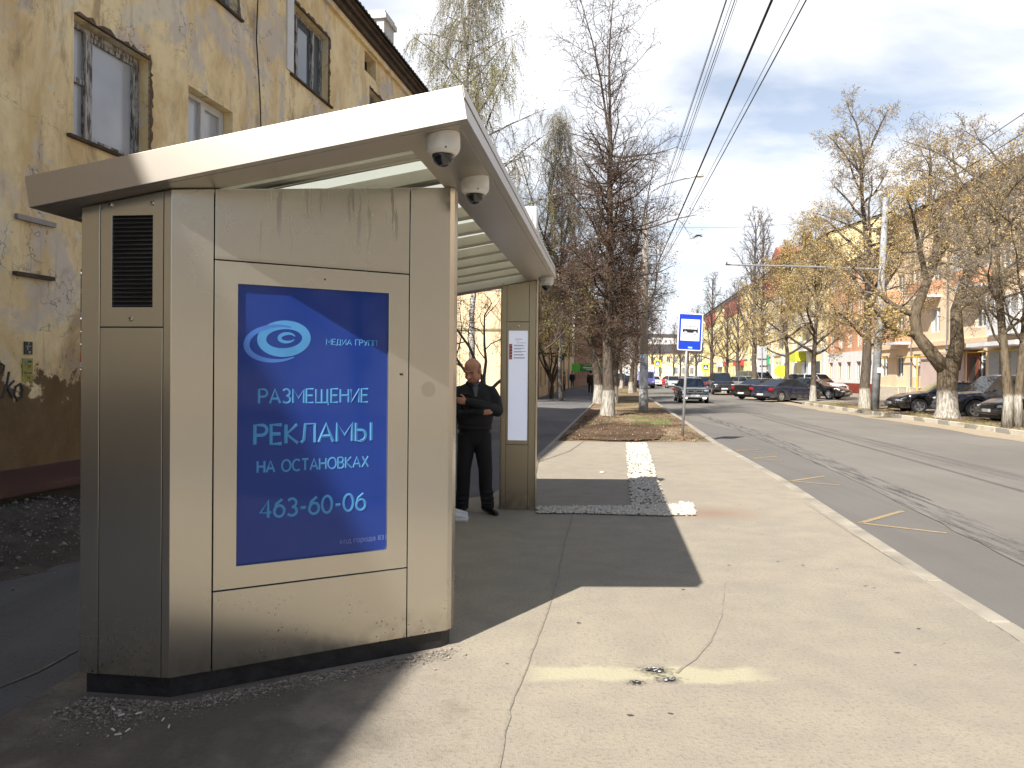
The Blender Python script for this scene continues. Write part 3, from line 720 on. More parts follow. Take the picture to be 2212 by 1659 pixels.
# rough brick reveals where plaster has dropped off around the windows
rr = random.Random(4)
for (a, c, z0, z1) in ((8.50, 9.79, 4.18, 5.53), (13.65, 15.2, 6.85, 8.16), (17.35, 18.7, 6.85, 8.0), (10.75, 11.87, 7.03, 8.36)):
    ua, ub = uu(a), uu(c); inn = [(ua, z1), (ub, z1), (ub, z0)]; out = []
    z = z0
    while z < z1: out.append((ub + rr.uniform(.006, .075), z)); z += rr.uniform(.02, .09)
    u = ub
    while u > ua: out.append((u, z1 + rr.uniform(.006, .07))); u -= rr.uniform(.03, .12)
    b = MB(); b.extrude([F1.P(u_, .004, z_) for u_, z_ in inn + out], -F1.N * .03)
    b.build('broken_reveal', M('dark_brickwork', (.13, .09, .06), .95, var=.5, scale=9), HB)
# eaves: stepped cornice, boards, roof sheets
for i, (n1, z0, z1) in enumerate([(.08, 8.76, 8.88), (.16, 8.88, 9.0), (.24, 9.0, 9.09)]):
    F1.slab('cornice', -.3, F1.L + .25, -.1, n1, z0, z1 - .002, MPL if i < 1 else MSOOT)
F1.slab('eaves_board', -.35, F1.L + .35, -.3, .30, 9.09, 9.14, MSOOT)
rb = MB(); m = F1.M4(0, 0, 0)
for k in range(int((F1.L + .8) / .18)):      # ribbed sheets
    u = -.4 + k * .18
    rb.add([m @ Vector(p) for p in [(u, -.36, 9.15), (u + .09, -.36, 9.19), (u + .18, -.36, 9.15), (u + .18, 5.6, 12.0), (u + .09, 5.6, 12.04), (u, 5.6, 12.0), (u, -.36, 9.13), (u + .18, -.36, 9.13)]],
           [(0, 1, 4, 5), (1, 2, 3, 4), (6, 7, 2, 1, 0)])
rb.add([m @ Vector(p) for p in [(-.4, 5.6, 12.0), (F1.L + .4, 5.6, 12.0), (F1.L + .4, 12, 9.1), (-.4, 12, 9.1)]], [(0, 1, 2, 3)])
rf = rb.build('roof', MROOF, HB)
for yy, nn in ((23.6, 2.1),):
    cb_ = MB(); m2 = F1.M4(uu(yy), -nn, 0); cb_.box(-.45, .45, -.3, .3, 9.6, 12.35, mat=m2); cb_.box(-.53, .53, -.38, .38, 12.35, 12.5, mat=m2); cb_.box(-.47, .47, -.32, .32, 12.5, 12.62, mat=m2)
    cb_.build('chimney', M('white_chimney', (.62, .59, .53), .9, var=.2, bump=.3, bscale=20), rf)
# side and back walls, added unseen wing shaped to place the eave shadow
G1 = Facade(HB, (F1.P0 + F1.U * F1.L).to_2d(), (-b_dir[1], b_dir[0]), 11.0, -.1, 9.08, MPL, flip=-1); G1.N = Vector((b_dir[0], b_dir[1], 0))
G1.wall('gable_wall')
gb = MB(); q0 = F1.P(F1.L, 0, 9.08); q1 = G1.P(11, 0, 9.08); q2 = G1.P(5.5, 0, 12.0); gb.add([q0, q1, q2], [(0, 1, 2)]); gb.build('gable_wall', MPL, HB)
m = F1.M4(0, 0, 0); wb = MB()
wb.box(-26, .0, -.35, 9.5, -.1, 9.14, mat=m); wb.build('added_wing', MPL, HB)
wb = MB(); wb.box(-26.5, .5, -1.02, 10, 9.14, 9.3, mat=m); wb.build('added_wing_roof', MROOF, HB)
# red flashed ledge over a concrete footing
fb = MB(); fb.extrude([m @ Vector(p) for p in [(0, -.0, .58), (0, -.52, .47), (0, -.52, .41), (0, 0, .41)]], F1.U * F1.L)
fb.build('ledge', M('rust_red_sheet', (.085, .035, .025), .6, var=.35, scale=3), HB)
F1.slab('footing', 0, F1.L, 0, .42, -.1, .40, M('damp_concrete', (.075, .068, .06), .9, var=.35, scale=2, bump=.4, bscale=15))
# hanging cable, stickers, graffiti
pc = [F1.P(uu(12.35), .03, 9.1), F1.P(uu(12.37), .05, 7.9), F1.P(uu(12.33), .04, 6.9), F1.P(uu(12.44), .05, 6.0), F1.P(uu(12.50), .04, 5.45)]
cb = MB(); cb.tube(pc, .011, 5); tag(cb.build('hanging_cable', M('black_rubber', (.015, .015, .016), .6)), 'thin black cable hanging loose down the ochre wall between its windows', 'cable')
HB_M = Matrix.Translation((6.4, 0, 0))
hc = bpy.data.objects['hanging_cable']; hc.location = (-6.4, 0, 0)
def wall_rot(): return (R(90), 0, math.atan2(F1.U.y, F1.U.x))
def wall_pt(y, n, z): return F1.P(uu(y), n, z) + Vector((-6.4, 0, 0))
def plate(name, y, z0, z1, w, mat, label, cat, n0=.002, n1=.012):
    b = MB(); mm = Matrix.Translation((-6.4, 0, 0)) @ F1.M4(uu(y), 0, 0); b.box(0, w, -n1, -n0, z0, z1, mat=mm); o = b.build(name, mat); return tag(o, label, cat)
gs = plate('hydrant_plate', 7.84, 1.74, 1.87, .105, M('dark_green_plate', (.012, .03, .024), .5), 'small dark green plate with white figures on the ochre wall', 'wall plate')
ys = plate('paper_sticker', 7.82, 1.46, 1.70, .13, M('yellow_paper', (.42, .36, .09), .8, var=.3, scale=15), 'weathered yellow paper notice with black figures below the green plate', 'notice')
MWHT = M('white_print', (.7, .7, .68), .6, var=0); MBLK = M('black_print', (.015, .015, .018), .6, var=0); MCYAN = M('blue_print', (.10, .42, .52), .6, var=0)
rz = math.atan2(F1.U.y, F1.U.x); q = (R(90), 0, rz)
def wtxt(s, size, mat, par, y, z, n=.014, name='lettering'): return text(s, size, mat, par, wall_pt(y, n, z), q, name)
wtxt('Г', .035, MWHT, gs, 7.885, 1.835); wtxt('2', .035, MWHT, gs, 7.87, 1.79); wtxt('12', .035, MWHT, gs, 7.885, 1.75)
lb = MB(); lb.box(.02, .085, -.0145, -.0125, 1.822, 1.826, mat=Matrix.Translation((-6.4, 0, 0)) @ F1.M4(uu(7.84), 0, 0)); lb.build('line', MWHT, gs)
wtxt('ЖС', .045, MCYAN, ys, 7.825, 1.645); wtxt('400', .035, MBLK, ys, 7.88, 1.655); wtxt('15', .04, MBLK, ys, 7.885, 1.605); wtxt('Т 6 см', .032, MBLK, ys, 7.835, 1.54); wtxt('12', .04, MBLK, ys, 7.87, 1.485)
rp = plate('red_advert', 8.66, 1.62, 1.78, .16, M('red_paper', (.42, .03, .03), .7), 'small red and white paper advert stuck on the boarded doorway', 'notice', n0=-.128, n1=-.118)
wb2 = MB(); wb2.box(0, .16, .116, .1175, 1.62, 1.67, mat=Matrix.Translation((-6.4, 0, 0)) @ F1.M4(uu(8.66), 0, 0)); wb2.build('white_band', MWHT, rp)
wtxt('8-800', .042, MBLK, rp, 8.665, 1.63, n=-.114)
wg = bpy.data.objects.new('graffiti', None)
gt = MB()
def stroke(pts, w=.012):
    P = [wall_pt(y, .006, z) for y, z in pts]; gt.tube(P, w, 6, sx=1, sy=1)
stroke([(7.66, 1.56), (7.63, 1.42), (7.58, 1.30)]); stroke([(7.72, 1.47), (7.64, 1.40), (7.70, 1.30)]); stroke([(7.80, 1.44), (7.74, 1.41), (7.72, 1.33), (7.76, 1.27), (7.81, 1.30), (7.83, 1.38), (7.80, 1.44)]); stroke([(7.56, 1.64), (7.60, 1.62), (7.59, 1.57), (7.54, 1.55)])
go = gt.build('graffiti', M('faded_spray', (.07, .06, .055), .9)); tag(go, 'black sprayed scrawl at the foot of the ochre wall', 'graffiti')

# ---------------- generic street house
def house(name, P0, U, L, H, floors, bays, mat, label, cat, ground=None, z_first=1.0, fh=3.0, wh=1.55, ww=1.25, depth=12, roof=None, frame=None, band=None, group=None, roof_h=2.2, skip=(), flip=1, gable=True, gmat=None):
    root = empty(name, (P0[0], P0[1], 0), 0, label, cat, group)
    f = Facade(root, (0, 0), U, L, -.16, H, mat, depth=.16, flip=flip)
    pitch = L / bays
    for k in range(floors):
        for j in range(bays):
            if (k, j) in skip: continue
            z = z_first + k * fh; u = pitch * (j + .5) - ww / 2
            f.window(u, u + ww, z, z + wh, 'far', frame, GLASS_CURT if (k * 7 + j * 3) % 4 == 0 else GLASS)
    f.wall('wall')
    # back and ends as one closed shell behind the face
    b = MB(); D = -depth
    c = [f.P(0, 0, 0), f.P(0, D, 0), f.P(L, D, 0), f.P(L, 0, 0)]
    for a, d in zip(c, c[1:]): b.add([(a.x, a.y, -.16), (d.x, d.y, -.16), (d.x, d.y, H), (a.x, a.y, H)], [(0, 1, 2, 3)])
    r0 = f.P(0, D / 2, H + roof_h); r1 = f.P(L, D / 2, H + roof_h)
    if gable: b.add([f.P(0, 0, H), f.P(0, D, H), r0], [(0, 1, 2)]); b.add([f.P(L, 0, H), f.P(L, D, H), r1], [(0, 1, 2)])
    b.build('side_wall', gmat or mat, root, recalc=False)
    rb = MB(); e = .5; i0 = 0 if gable else 2.5
    rb.add([f.P(-.3, e, H + .02), f.P(L + .3, e, H + .02), f.P(L + .3 - i0, D / 2, H + roof_h + .1), f.P(-.3 + i0, D / 2, H + roof_h + .1), f.P(L + .3, D - e, H + .02), f.P(-.3, D - e, H + .02),
            f.P(-.3, e, H - .12), f.P(L + .3, e, H - .12), f.P(-.3, 0, H - .12), f.P(L + .3, 0, H - .12)], [(0, 1, 2, 3), (3, 2, 4, 5), (6, 7, 1, 0), (8, 9, 7, 6)])
    rb.build('roof', roof or MROOF, root)
    f.slab('cornice', -.1, L + .1, -.02, .22, H - .42, H - .13, band or FR_WHITE)
    if ground:
        gz, gm = ground; 
        bb = MB()
        f.slab('string_course', 0, L, -.02, .14, gz, gz + .3, band or FR_WHITE)
    return root, f
# gable-ended ochre house beyond the gap
MG2 = roofed_wall_mat('warm_plaster', (.62, .44, .22), (.74, .55, .31)); MG2B = brick_mat('yellow_brick', (.70, .53, .33), (.78, .62, .41), (.50, .38, .25))
h2, f2 = house('ochre_house', (1.25, 46), (.13, .9915), 44, 8.8, 3, 13, MG2, 'ochre three storey house along the walkway with a sunlit gable facing the shelter', 'house',
               z_first=.7, fh=2.8, wh=1.3, ww=1.1, depth=14, roof=M('red_brown_roof', (.16, .06, .04), .8, var=.3), roof_h=3.2, gmat=MG2B)
for u in (2.0, 10.5, 19, 27.5, 36):
    d = MB(); d.tube([f2.P(u, .12, 0), f2.P(u, .12, 8.6)], .06, 6); d.build('downpipe', MGREY, h2)
bal = f2.slab('balcony', 20, 23, 0, 1.1, 3.1, 3.3, MSOOT); f2.slab('balcony_front', 20, 23, 1.02, 1.1, 3.3, 4.2, M('dark_panel', (.06, .05, .045), .8), parent=h2)
f2.slab('air_unit', 18.2, 19.0, .02, .42, 3.4, 3.95, M('pale_metal', (.55, .56, .57), .5), parent=h2)
for u in (6, 14.5): f2.slab('awning', u, u + 2, 0, .9, 2.9, 2.98, MSOOT)
# ladder and gas pipe on the gable
lad = MB(); gN = Vector((-.13, -.9915, 0)); gU = Vector((-.9915, .13, 0)); o0 = Vector((1.25, 46, 0))
def gp_(s_, n, z): return o0 + gU * s_ + gN * n + Vector((0, 0, z))
for s_ in (4.55, 5.0): lad.tube([gp_(s_, .15, .8), gp_(s_, .15, 8.5)], .018, 5)
for k in range(26): lad.tube([gp_(4.55, .15, 1 + k * .29), gp_(5.0, .15, 1 + k * .29)], .014, 4)
tag(lad.build('wall_ladder', MGREY), 'thin iron ladder fixed to the sunlit brick gable', 'ladder')
gpipe = MB(); gpipe.tube([gp_(-.05, .1, 4.2), gp_(13, .1, 4.25)], .035, 6); gpipe.tube([gp_(-.05, .1, 6.6), gp_(13, .1, 6.7)], .02, 5)
tag(gpipe.build('gas_pipe', M('green_pipe', (.06, .10, .08), .6)), 'dark green pipe running across the sunlit brick gable', 'pipe')
# pale shop block behind with a green sign band
MWB = roofed_wall_mat('pale_render', (.66, .62, .54), (.75, .71, .63)); MBR = brick_mat('dark_brick', (.22, .10, .06), (.30, .15, .09), (.28, .22, .18))
h3, f3 = house('shop_block', (7.6, 94), (.17, .985), 34, 13.5, 4, 9, MBR, 'brick block with a pale sunlit end wall and a green shop sign at street level', 'building', z_first=.9, fh=3.2, depth=9, gmat=MWB, roof_h=1.0)
sg = MB(); s0 = Vector((6.1, 93.2, 0))
sg.box(6.0, 8.2, 92.9, 93.1, 1.75, 2.75); gsn = sg.build('shop_sign', M('bright_green', (.10, .52, .05), .5, var=0)); tag(gsn, 'bright green shop sign band on the pale end wall down the walkway', 'shop sign')
sg2 = MB(); sg2.box(8.22, 10.9, 92.95, 93.1, 1.8, 2.75); o = sg2.build('sign_panel', M('deep_green', (.015, .20, .04), .5, var=0), gsn)
sb = MB(); sb.lathe([(.0, -.02), (.42, -.02), (.42, .02), (0, .02)], 20, (6.75, 92.87, 2.28), axis='Y'); sb.build('emblem', MWHT, gsn)
sb = MB(); sb.lathe([(.0, -.02), (.2, -.02), (.2, .02), (0, .02)], 14, (6.75, 92.84, 2.12), axis='Y'); sb.build('emblem_spot', M('red_print', (.55, .03, .03), .6, var=0), gsn)
sb = MB(); sb.box(8.6, 10.3, 92.93, 92.948, 2.2, 2.34); sb.box(8.9, 9.9, 92.93, 92.948, 2.0, 2.07); sb.build('emblem_line', MWHT, gsn)

# ---------------- right side: peach house
MPEACH = roofed_wall_mat('peach_plaster', (.72, .53, .34), (.82, .64, .45)); MPINK = roofed_wall_mat('pinkish_render', (.50, .38, .34), (.56, .44, .40), 1.2)
MORG = roofed_wall_mat('orange_plaster', (.56, .27, .15), (.64, .35, .21))
Up = Vector((.105, 1)).normalized()
ph, pf = house('peach_house', (25.9, 18), (Up.x, Up.y), 47, 13.9, 4, 15, MPEACH, 'long peach plastered apartment house behind the parked cars, with glazed white balconies', 'apartment house',
               z_first=1.55, fh=3.15, wh=1.7, ww=1.35, depth=13, ground=(3.75, None), flip=-1, roof_h=2.6, band=M('peach_trim', (.70, .52, .36), .8))
MWHITE = M('white_boards', (.66, .66, .66), .6, var=.08, scale=2); MBROWN = M('red_brown_paint', (.17, .055, .035), .8, var=.25); MGREYP = M('pale_grey_panel', (.42, .43, .45), .7)
def pu(y): return (y - 18) * math.hypot(.105, 1)
pf.slab('ground_storey', pu(49.5), pu(56), .0, .10, .75, 3.3, MPINK); pf.slab('plinth', 0, pf.L, .0, .16, -.1, .75, M('pale_plinth', (.50, .44, .36), .9, var=.2))
# glazed balcony over a white canopy
def balcony(u0, u1, z0, z1, glazed=True, col=None):
    bb = pf.slab('balcony', u0, u1, .0, 1.15, z0 - .18, z0, MWHITE)
    w = MB(); m = pf.M4(0, 0, 0)
    h1 = z0 + .95
    w.box(u0, u1, -1.15, -1.09, z0, h1, mat=m); w.box(u0, u0 + .06, -1.09, 0, z0, h1, mat=m); w.box(u1 - .06, u1, -1.09, 0, z0, h1, mat=m)
    w.build('parapet', col or MWHITE, bb)
    if glazed:
        n = max(3, int((u1 - u0) / .75)); p = MB(); g_ = MB()
        for i in range(n + 1):
            u = u0 + (u1 - u0) * i / n; p.box(u - .035, u + .035, -1.16, -1.08, h1, z1, mat=m)
        p.box(u0, u1, -1.165, -1.075, z1, z1 + .12, mat=m); p.box(u0, u0 + .06, -1.07, 0, z1, z1 + .12, mat=m); p.box(u1 - .06, u1, -1.07, 0, z1, z1 + .12, mat=m)
        p.box(u0, u1, -1.14, 0, z1 + .125, z1 + .17, mat=m)
        p.build('glazing_bar', MWHITE, bb)
        g_.box(u0 + .03, u1 - .03, -1.12, -1.10, h1, z1, mat=m); g_.box(u0 + .02, u0 + .04, -1.1, 0, h1, z1, mat=m); g_.box(u1 - .04, u1 - .02, -1.1, 0, h1, z1, mat=m)
        g_.build('balcony_glass', GLASS_CURT, bb)
balcony(pu(41.2), pu(44.6), 4.2, 6.1); balcony(pu(46.5), pu(49), 7.3, 9.2, True, MORG); balcony(pu(53), pu(56), 7.3, 8.2, False, MORG); balcony(pu(36), pu(39), 7.3, 9.2); balcony(pu(28), pu(31), 4.2, 6.1)
balcony(pu(58), pu(60.5), 4.2, 5.1, False, MORG); balcony(pu(60), pu(62.5), 7.3, 8.3, False, MORG)
pf.slab('canopy', pu(40.8), pu(46.2), 0, 1.5, 3.38, 3.62, MWHITE)
pf.slab('red_brown_panel', pu(40.6), pu(42.0), .0, .09, .76, 3.3, MBROWN); pf.slab('grey_door', pu(42.6), pu(44.0), .0, .09, .76, 3.3, MGREYP); pf.slab('grey_door', pu(45.2), pu(46.4), .0, .09, .76, 3.2, MGREYP)
pf.slab('entrance_porch', pu(47.6), pu(49.1), .0, .09, .76, 3.2, MBROWN); pf.slab('porch_canopy', pu(47.2), pu(49.6), 0, 1.2, 3.3, 3.4, MSOOT)
pd = MB(); pd.box(pu(48.0), pu(48.7), -.12, -.095, .76, 2.8, mat=pf.M4(0, 0, 0)); pd.build('entrance_door', M('dark_door', (.03, .022, .018), .5), ph)
for y in (44.9, 51.8, 57.6): d = MB(); d.tube([pf.P(pu(y), .13, 0), pf.P(pu(y), .13, 13.5)], .07, 6); d.build('downpipe', MGREY, ph)
MGAS = M('yellow_pipe', (.58, .38, .03), .6)
gp2 = MB(); gp2.tube([pf.P(pu(36), .25, 3.15), pf.P(pu(54), .25, 3.15), pf.P(pu(54), .25, 3.05), pf.P(pu(64), .25, 3.05)], .05, 6); gp2.tube([pf.P(pu(56.2), .25, 0), pf.P(pu(56.2), .25, 3.05)], .06, 6)
g2o = gp2.build('gas_pipe', MGAS); g2o.location = (25.9, 18, 0); tag(g2o, 'bright yellow gas pipe along the foot of the peach house', 'pipe')
hr = MB(); m = pf.M4(0, 0, 0)
for z in (.75, .95, 1.15, 1.35): hr.tube([pf.P(pu(43.0), 1.2, z), pf.P(pu(46.6), 1.2, z)], .025, 5)
for y in (43.0, 44.8, 46.6): hr.tube([pf.P(pu(y), 1.2, 0), pf.P(pu(y), 1.2, 1.35)], .03, 5)
ho = hr.build('ramp_railing', MBLK); ho.location = (25.9, 18, 0); tag(ho, 'black horizontal bar railing before the grey doors of the peach house', 'railing')
fr = MB()
for k in range(3):
    a = pf.P(pu(48.5) + k * 2.0, 2.4, 0); c = a + pf.U * 1.5; fr.tube([a, a + Vector((0, 0, .85)), c + Vector((0, 0, .85)), c], .035, 6)
fo = fr.build('garden_rail', M('cream_pipe', (.60, .52, .33), .5)); fo.location = (25.9, 18, 0); tag(fo, 'low cream tube fence in front of the peach house porch', 'fence')
# dormer
dm = MB(); dmm = pf.M4(0, 0, 0); dm.box(pu(41.0), pu(43.0), 1.0, 3.2, 14.0, 15.5, mat=dmm); dr = dm.build('dormer', MWHITE, ph)
dm = MB(); dm.box(pu(41.4), pu(42.6), .96, .99, 14.35, 15.25, mat=dmm); dm.build('dormer_window', GLASS, dr)
dm = MB(); dm.extrude([dmm @ Vector(p) for p in [(pu(40.6), .7, 15.45), (pu(42), .7, 16.1), (pu(43.4), .7, 15.45), (pu(43.4), .7, 15.38), (pu(42), .7, 16.0), (pu(40.6), .7, 15.38)]], -(pf.N) * 3); dm.build('dormer_roof', MROOF, dr)

# orange brick house and yellow houses further on
Uy = Vector((.14, 1)).normalized(); yx = lambda y: 40.8 + .14 * (y - 133)
MYELB = roofed_wall_mat('yellow_stucco', (.78, .64, .34), (.84, .72, .42)); MYEL2 = roofed_wall_mat('bright_yellow_stucco', (.80, .62, .24), (.85, .70, .32)); MREDF = roofed_wall_mat('red_stucco', (.42, .10, .06), (.50, .15, .09))
MGWH = roofed_wall_mat('white_ground_storey', (.66, .65, .63), (.74, .73, .70), 1.5)
oh, of = house('orange_house', (yx(66.5), 66.5), (Uy.x, Uy.y), 15.5, 12.5, 4, 5, MORG, 'orange brick corner house between the peach house and the yellow houses', 'house', z_first=1.3, fh=3.0, wh=1.6, ww=1.3, flip=-1, band=MWHITE)

of.slab('ground_storey', .3, 15.2, 0, .08, 2.95, 3.9, MGWH); of.slab('ground_storey', .3, 15.2, 0, .08, .9, 1.25, MGWH)
for k in range(6): of.slab('ground_pier', max(.3, 3.1 * k - .85), min(15.2, 3.1 * k + .85), 0, .08, 1.252, 2.948, MGWH); of.slab('red_plinth', .3, 15.2, 0, .14, 0, .9, M('red_plinth', (.45, .09, .05), .8, var=.3))
yh, yf = house('yellow_house', (yx(82.5), 82.5), (Uy.x, Uy.y), 49, 16.8, 5, 14, MYELB, 'five storey yellow apartment house with a white shop storey behind the trees', 'apartment house', z_first=1.6, fh=3.2, wh=1.8, ww=1.3, flip=-1, ground=(4.3, None), skip={(0, 1), (0, 3), (0, 6), (0, 9)})
yf.slab('ground_storey', .2, 48.8, 0, .05, .0, 1.55, MGWH)
for u, w in ((2.3, 1.6), (9.2, 1.6), (20, 1.6), (30.5, 1.6)): yf.slab('shop_door', u, u + w, .055, .12, .1, 3.2, GLASS)
for u in (.25, 7.0, 14, 21.5, 28.5, 35.5, 42): yf.slab('pilaster', u - .2, u + 1.0, .0, .22, .0, 4.28, MWHITE)
for (u, k) in ((5.5, 1), (5.5, 2), (5.5, 3), (19.4, 2), (19.4, 3), (33.4, 1), (33.4, 2), (33.4, 3)):
    z = 1.6 + 3.2 * k - .35; bo = yf.slab('balcony', u, u + 3.2, 0, 1.1, z, z + .16, MWHITE); w = MB(); m = yf.M4(0, 0, 0); w.box(u, u + 3.2, -1.1, -1.03, z + .16, z + 1.15, mat=m); w.box(u, u + .06, -1.02, 0, z + .16, z + 1.15, mat=m); w.box(u + 3.14, u + 3.2, -1.02, 0, z + .16, z + 1.15, mat=m)
    w.build('parapet', M('old_panel', (.38, .36, .32), .8, var=.3), bo)
yf.slab('red_top_storey', 24, 36, .0, .12, 13.0, 16.3, MREDF)
t_ = MB(); m = yf.M4(0, 0, 0); t_.box(26, 33, .5, 6, 16.9, 18.6, mat=m); t_.extrude([m @ Vector(p) for p in [(25.6, .3, 18.6), (33.4, .3, 18.6), (29.5, .3, 20.2)]], -yf.N * 6); t_.build('roof_turret', M('red_turret', (.36, .12, .08), .8, var=.2), yh)
yh2, yf2 = house('yellow_house', (yx(133), 133), (Uy.x, Uy.y), 72, 17.0, 5, 17, MYEL2, 'long bright yellow house with a red top storey far down the street', 'apartment house', z_first=1.6, fh=3.2, wh=1.8, ww=1.5, flip=-1, ground=(4.3, None))
yf2.slab('red_top_storey', 8, 30, .0, .14, 13.4, 16.5, MREDF); yf2.slab('red_top_storey', 46, 66, .0, .14, 13.4, 16.5, MREDF)
for u, w, c in ((4, 10, 'red_sign'), (24, 5, 'red_sign'), (33, 7, 'white_sign')):
    yf2.slab('shop_sign', u, u + w, .0, .5, 3.3, 4.25, M(c, (.60, .05, .04) if c == 'red_sign' else (.7, .7, .7), .5, var=0))
# shop signs on the yellow house and free standing round advert
def sign_box(name, p, w, h, rz_, mat, label, cat='shop sign', depth=.12, z=0):
    b = MB(); b.box(-w / 2, w / 2, 0, depth, 0, h); o = b.build(name, mat, bevel=.01); o.location = (p[0], p[1], z); o.rotation_euler = (0, 0, rz_); return tag(o, label, cat)
MLIME = M('lime_yellow', (.62, .68, .05), .5, var=0); MGRN = M('pharmacy_green', (.02, .30, .14), .5, var=0)
aY = math.atan2(-yf.N.x, -yf.N.y); face = -math.atan2(yf.N.y, yf.N.x)
def wall_sign(nm, u, w, z, h, n, mat, label):
    b = MB(); m = yf.M4(0, 0, 0); b.box(u, u + w, -n, -.02, z, z + h, mat=m); o = b.build(nm, mat); o.location = (yx(82.5), 82.5, 0); return tag(o, label, 'shop sign')
wall_sign('green_cross_sign', 31.5, 4.2, 3.1, 1.5, .35, MGRN, 'green and white pharmacy sign over a door of the yellow house')
wall_sign('lime_sign', 9.2, 3.4, 3.3, 1.15, 1.2, MLIME, 'lime awning sign over a shop door of the yellow house')
wall_sign('light_green_board', 22.6, 1.1, .6, 2.9, .12, M('light_green', (.25, .62, .12), .5, var=0), 'tall light green panel on the white shop front')
# far houses and the end of the street
fh_, ff_ = house('low_yellow_house', (58, 232), (-.55, .83), 30, 8.5, 2, 9, MYELB, 'low pale yellow house closing the view at the far end of the street', 'house', z_first=1.6, fh=3.6, wh=2, ww=1.6, flip=-1)
fh2, ff2 = house('white_tower_block', (72, 520), (1, .15), 55, 27, 8, 14, MGWH, 'pale high block on the skyline at the far end of the street', 'tower block', z_first=1.5, fh=3.1, wh=1.6, ww=2, flip=1)
fh3, ff3 = house('low_white_house', (70, 262), (-.9, .42), 26, 10, 3, 8, MGWH, 'low white house beside the far yellow one at the end of the street', 'house', z_first=1.4, fh=3.1, wh=1.8, ww=1.6, flip=-1)
fh4, ff4 = house('brick_block', (13.5, 132), (.19, .98), 60, 14, 4, 14, MBR, 'dark brick block along the left of the street beyond the trees', 'building', z_first=1.4, fh=3.2, wh=1.7, ww=1.4, flip=1)
cs = MB()
for k in range(7): cs.lathe([(2.6 - k * .12, k * 9), (2.48 - k * .12, k * 9 + 9)], 16, (102, 598, 0), mi=k % 2)
tag(cs.build('factory_chimney', [M('chimney_white', (.7, .68, .66), .8), M('chimney_red', (.5, .12, .08), .8)], smooth=False), 'distant red and white banded factory chimney behind the lamp post', 'chimney')

# the street goes on behind the viewer; the steel shows it
bh, bf = house('terrace_house', (16.2, -74), (Up.x, Up.y), 86, 13, 4, 26, roofed_wall_mat('grey_stucco', (.38, .34, .29), (.46, .42, .36)), 'grey terrace house across the road behind the viewpoint, outside the photograph', 'apartment house', z_first=1.5, fh=3.1, wh=1.7, ww=1.4, flip=-1)
# ================================================================== the bus shelter
def steel_mat(name='brushed_steel', col=(.56, .53, .465), rough=.25, drips=False, dirty=True, aniso=.75, along=None):
    s = Nodes(name); v = s.co('Object'); p = s.sep(v)
    br = s.noise(s.map(v, (420, 420, 3)), 2, 2, .5); n = s.noise(v, 1.1, 4, .55); n2 = s.noise(v, 14, 4, .6)
    c = s.mix(s.ramp(n, .3, .7, 0, .5), col, tuple(x * .93 for x in col)); c = s.mix(s.ramp(br, .35, .65, 0, .10), c, tuple(x * .7 for x in col))
    rgh = s.ramp(n, .3, .7, rough, rough + .03)
    if drips:
        sv = s.map(v, (13, 13, .8)); sn = s.noise(sv, 1.6, 5, .6, .4)
        f = s.math('MULTIPLY', s.ramp(sn, .585, .615), s.ramp(p[2], 2.18, 2.52, .15, 1)); c = s.mix(s.math('MULTIPLY', f, .55), c, (.22, .19, .155))
        c = s.mix(s.ramp(p[2], 2.17, 2.150, 0, .3), c, (.25, .20, .15)); f = s.math('MULTIPLY', f, .25); rgh = s.math('ADD', rgh, f)
    if dirty:      # mud splashes low down, smudges
        sp = s.voro(v, 34); f = s.math('MULTIPLY', s.ramp(sp, .12, .24, 1, 0), s.ramp(p[2], .12, .46, .95, 0))
        f = s.math('MULTIPLY', f, s.ramp(s.noise(v, 3.2, 3), .45, .55)); c = s.mix(f, c, (.10, .075, .05)); rgh = s.math('ADD', rgh, s.math('MULTIPLY', f, .4))
        c = s.mix(s.math('MULTIPLY', s.ramp(p[2], .1, .28, .35, 0), s.ramp(n2, .35, .6)), c, (.16, .125, .09))
    s.base(c); s.set(metallic=.90, roughness=rgh); s.b.inputs['Anisotropic'].default_value = aniso
    t = s.n.new('ShaderNodeTangent'); t.direction_type = 'RADIAL'; t.axis = 'Z'; s.l.new(t.outputs[0], s.b.inputs['Tangent']); return keep(s)
ST = steel_mat(); STD = steel_mat('stained_steel', drips=True); STF = steel_mat('fascia_steel', (.50, .465, .42), .40, dirty=False, aniso=0); STU = steel_mat('soffit_steel', (.48, .44, .385), .38, dirty=False, aniso=0)
SEAM = M('seam_black', (.01, .01, .01), .8, var=0); PLBLK = M('black_plinth', (.016, .016, .019), .5, var=.5, scale=12, bump=.4, bscale=40)
SH = empty('bus_shelter', (0, 0, 0), R(-7.2), 'stainless steel bus shelter with slanting roof, advert kiosk at near end and timetable pylon', 'bus shelter')
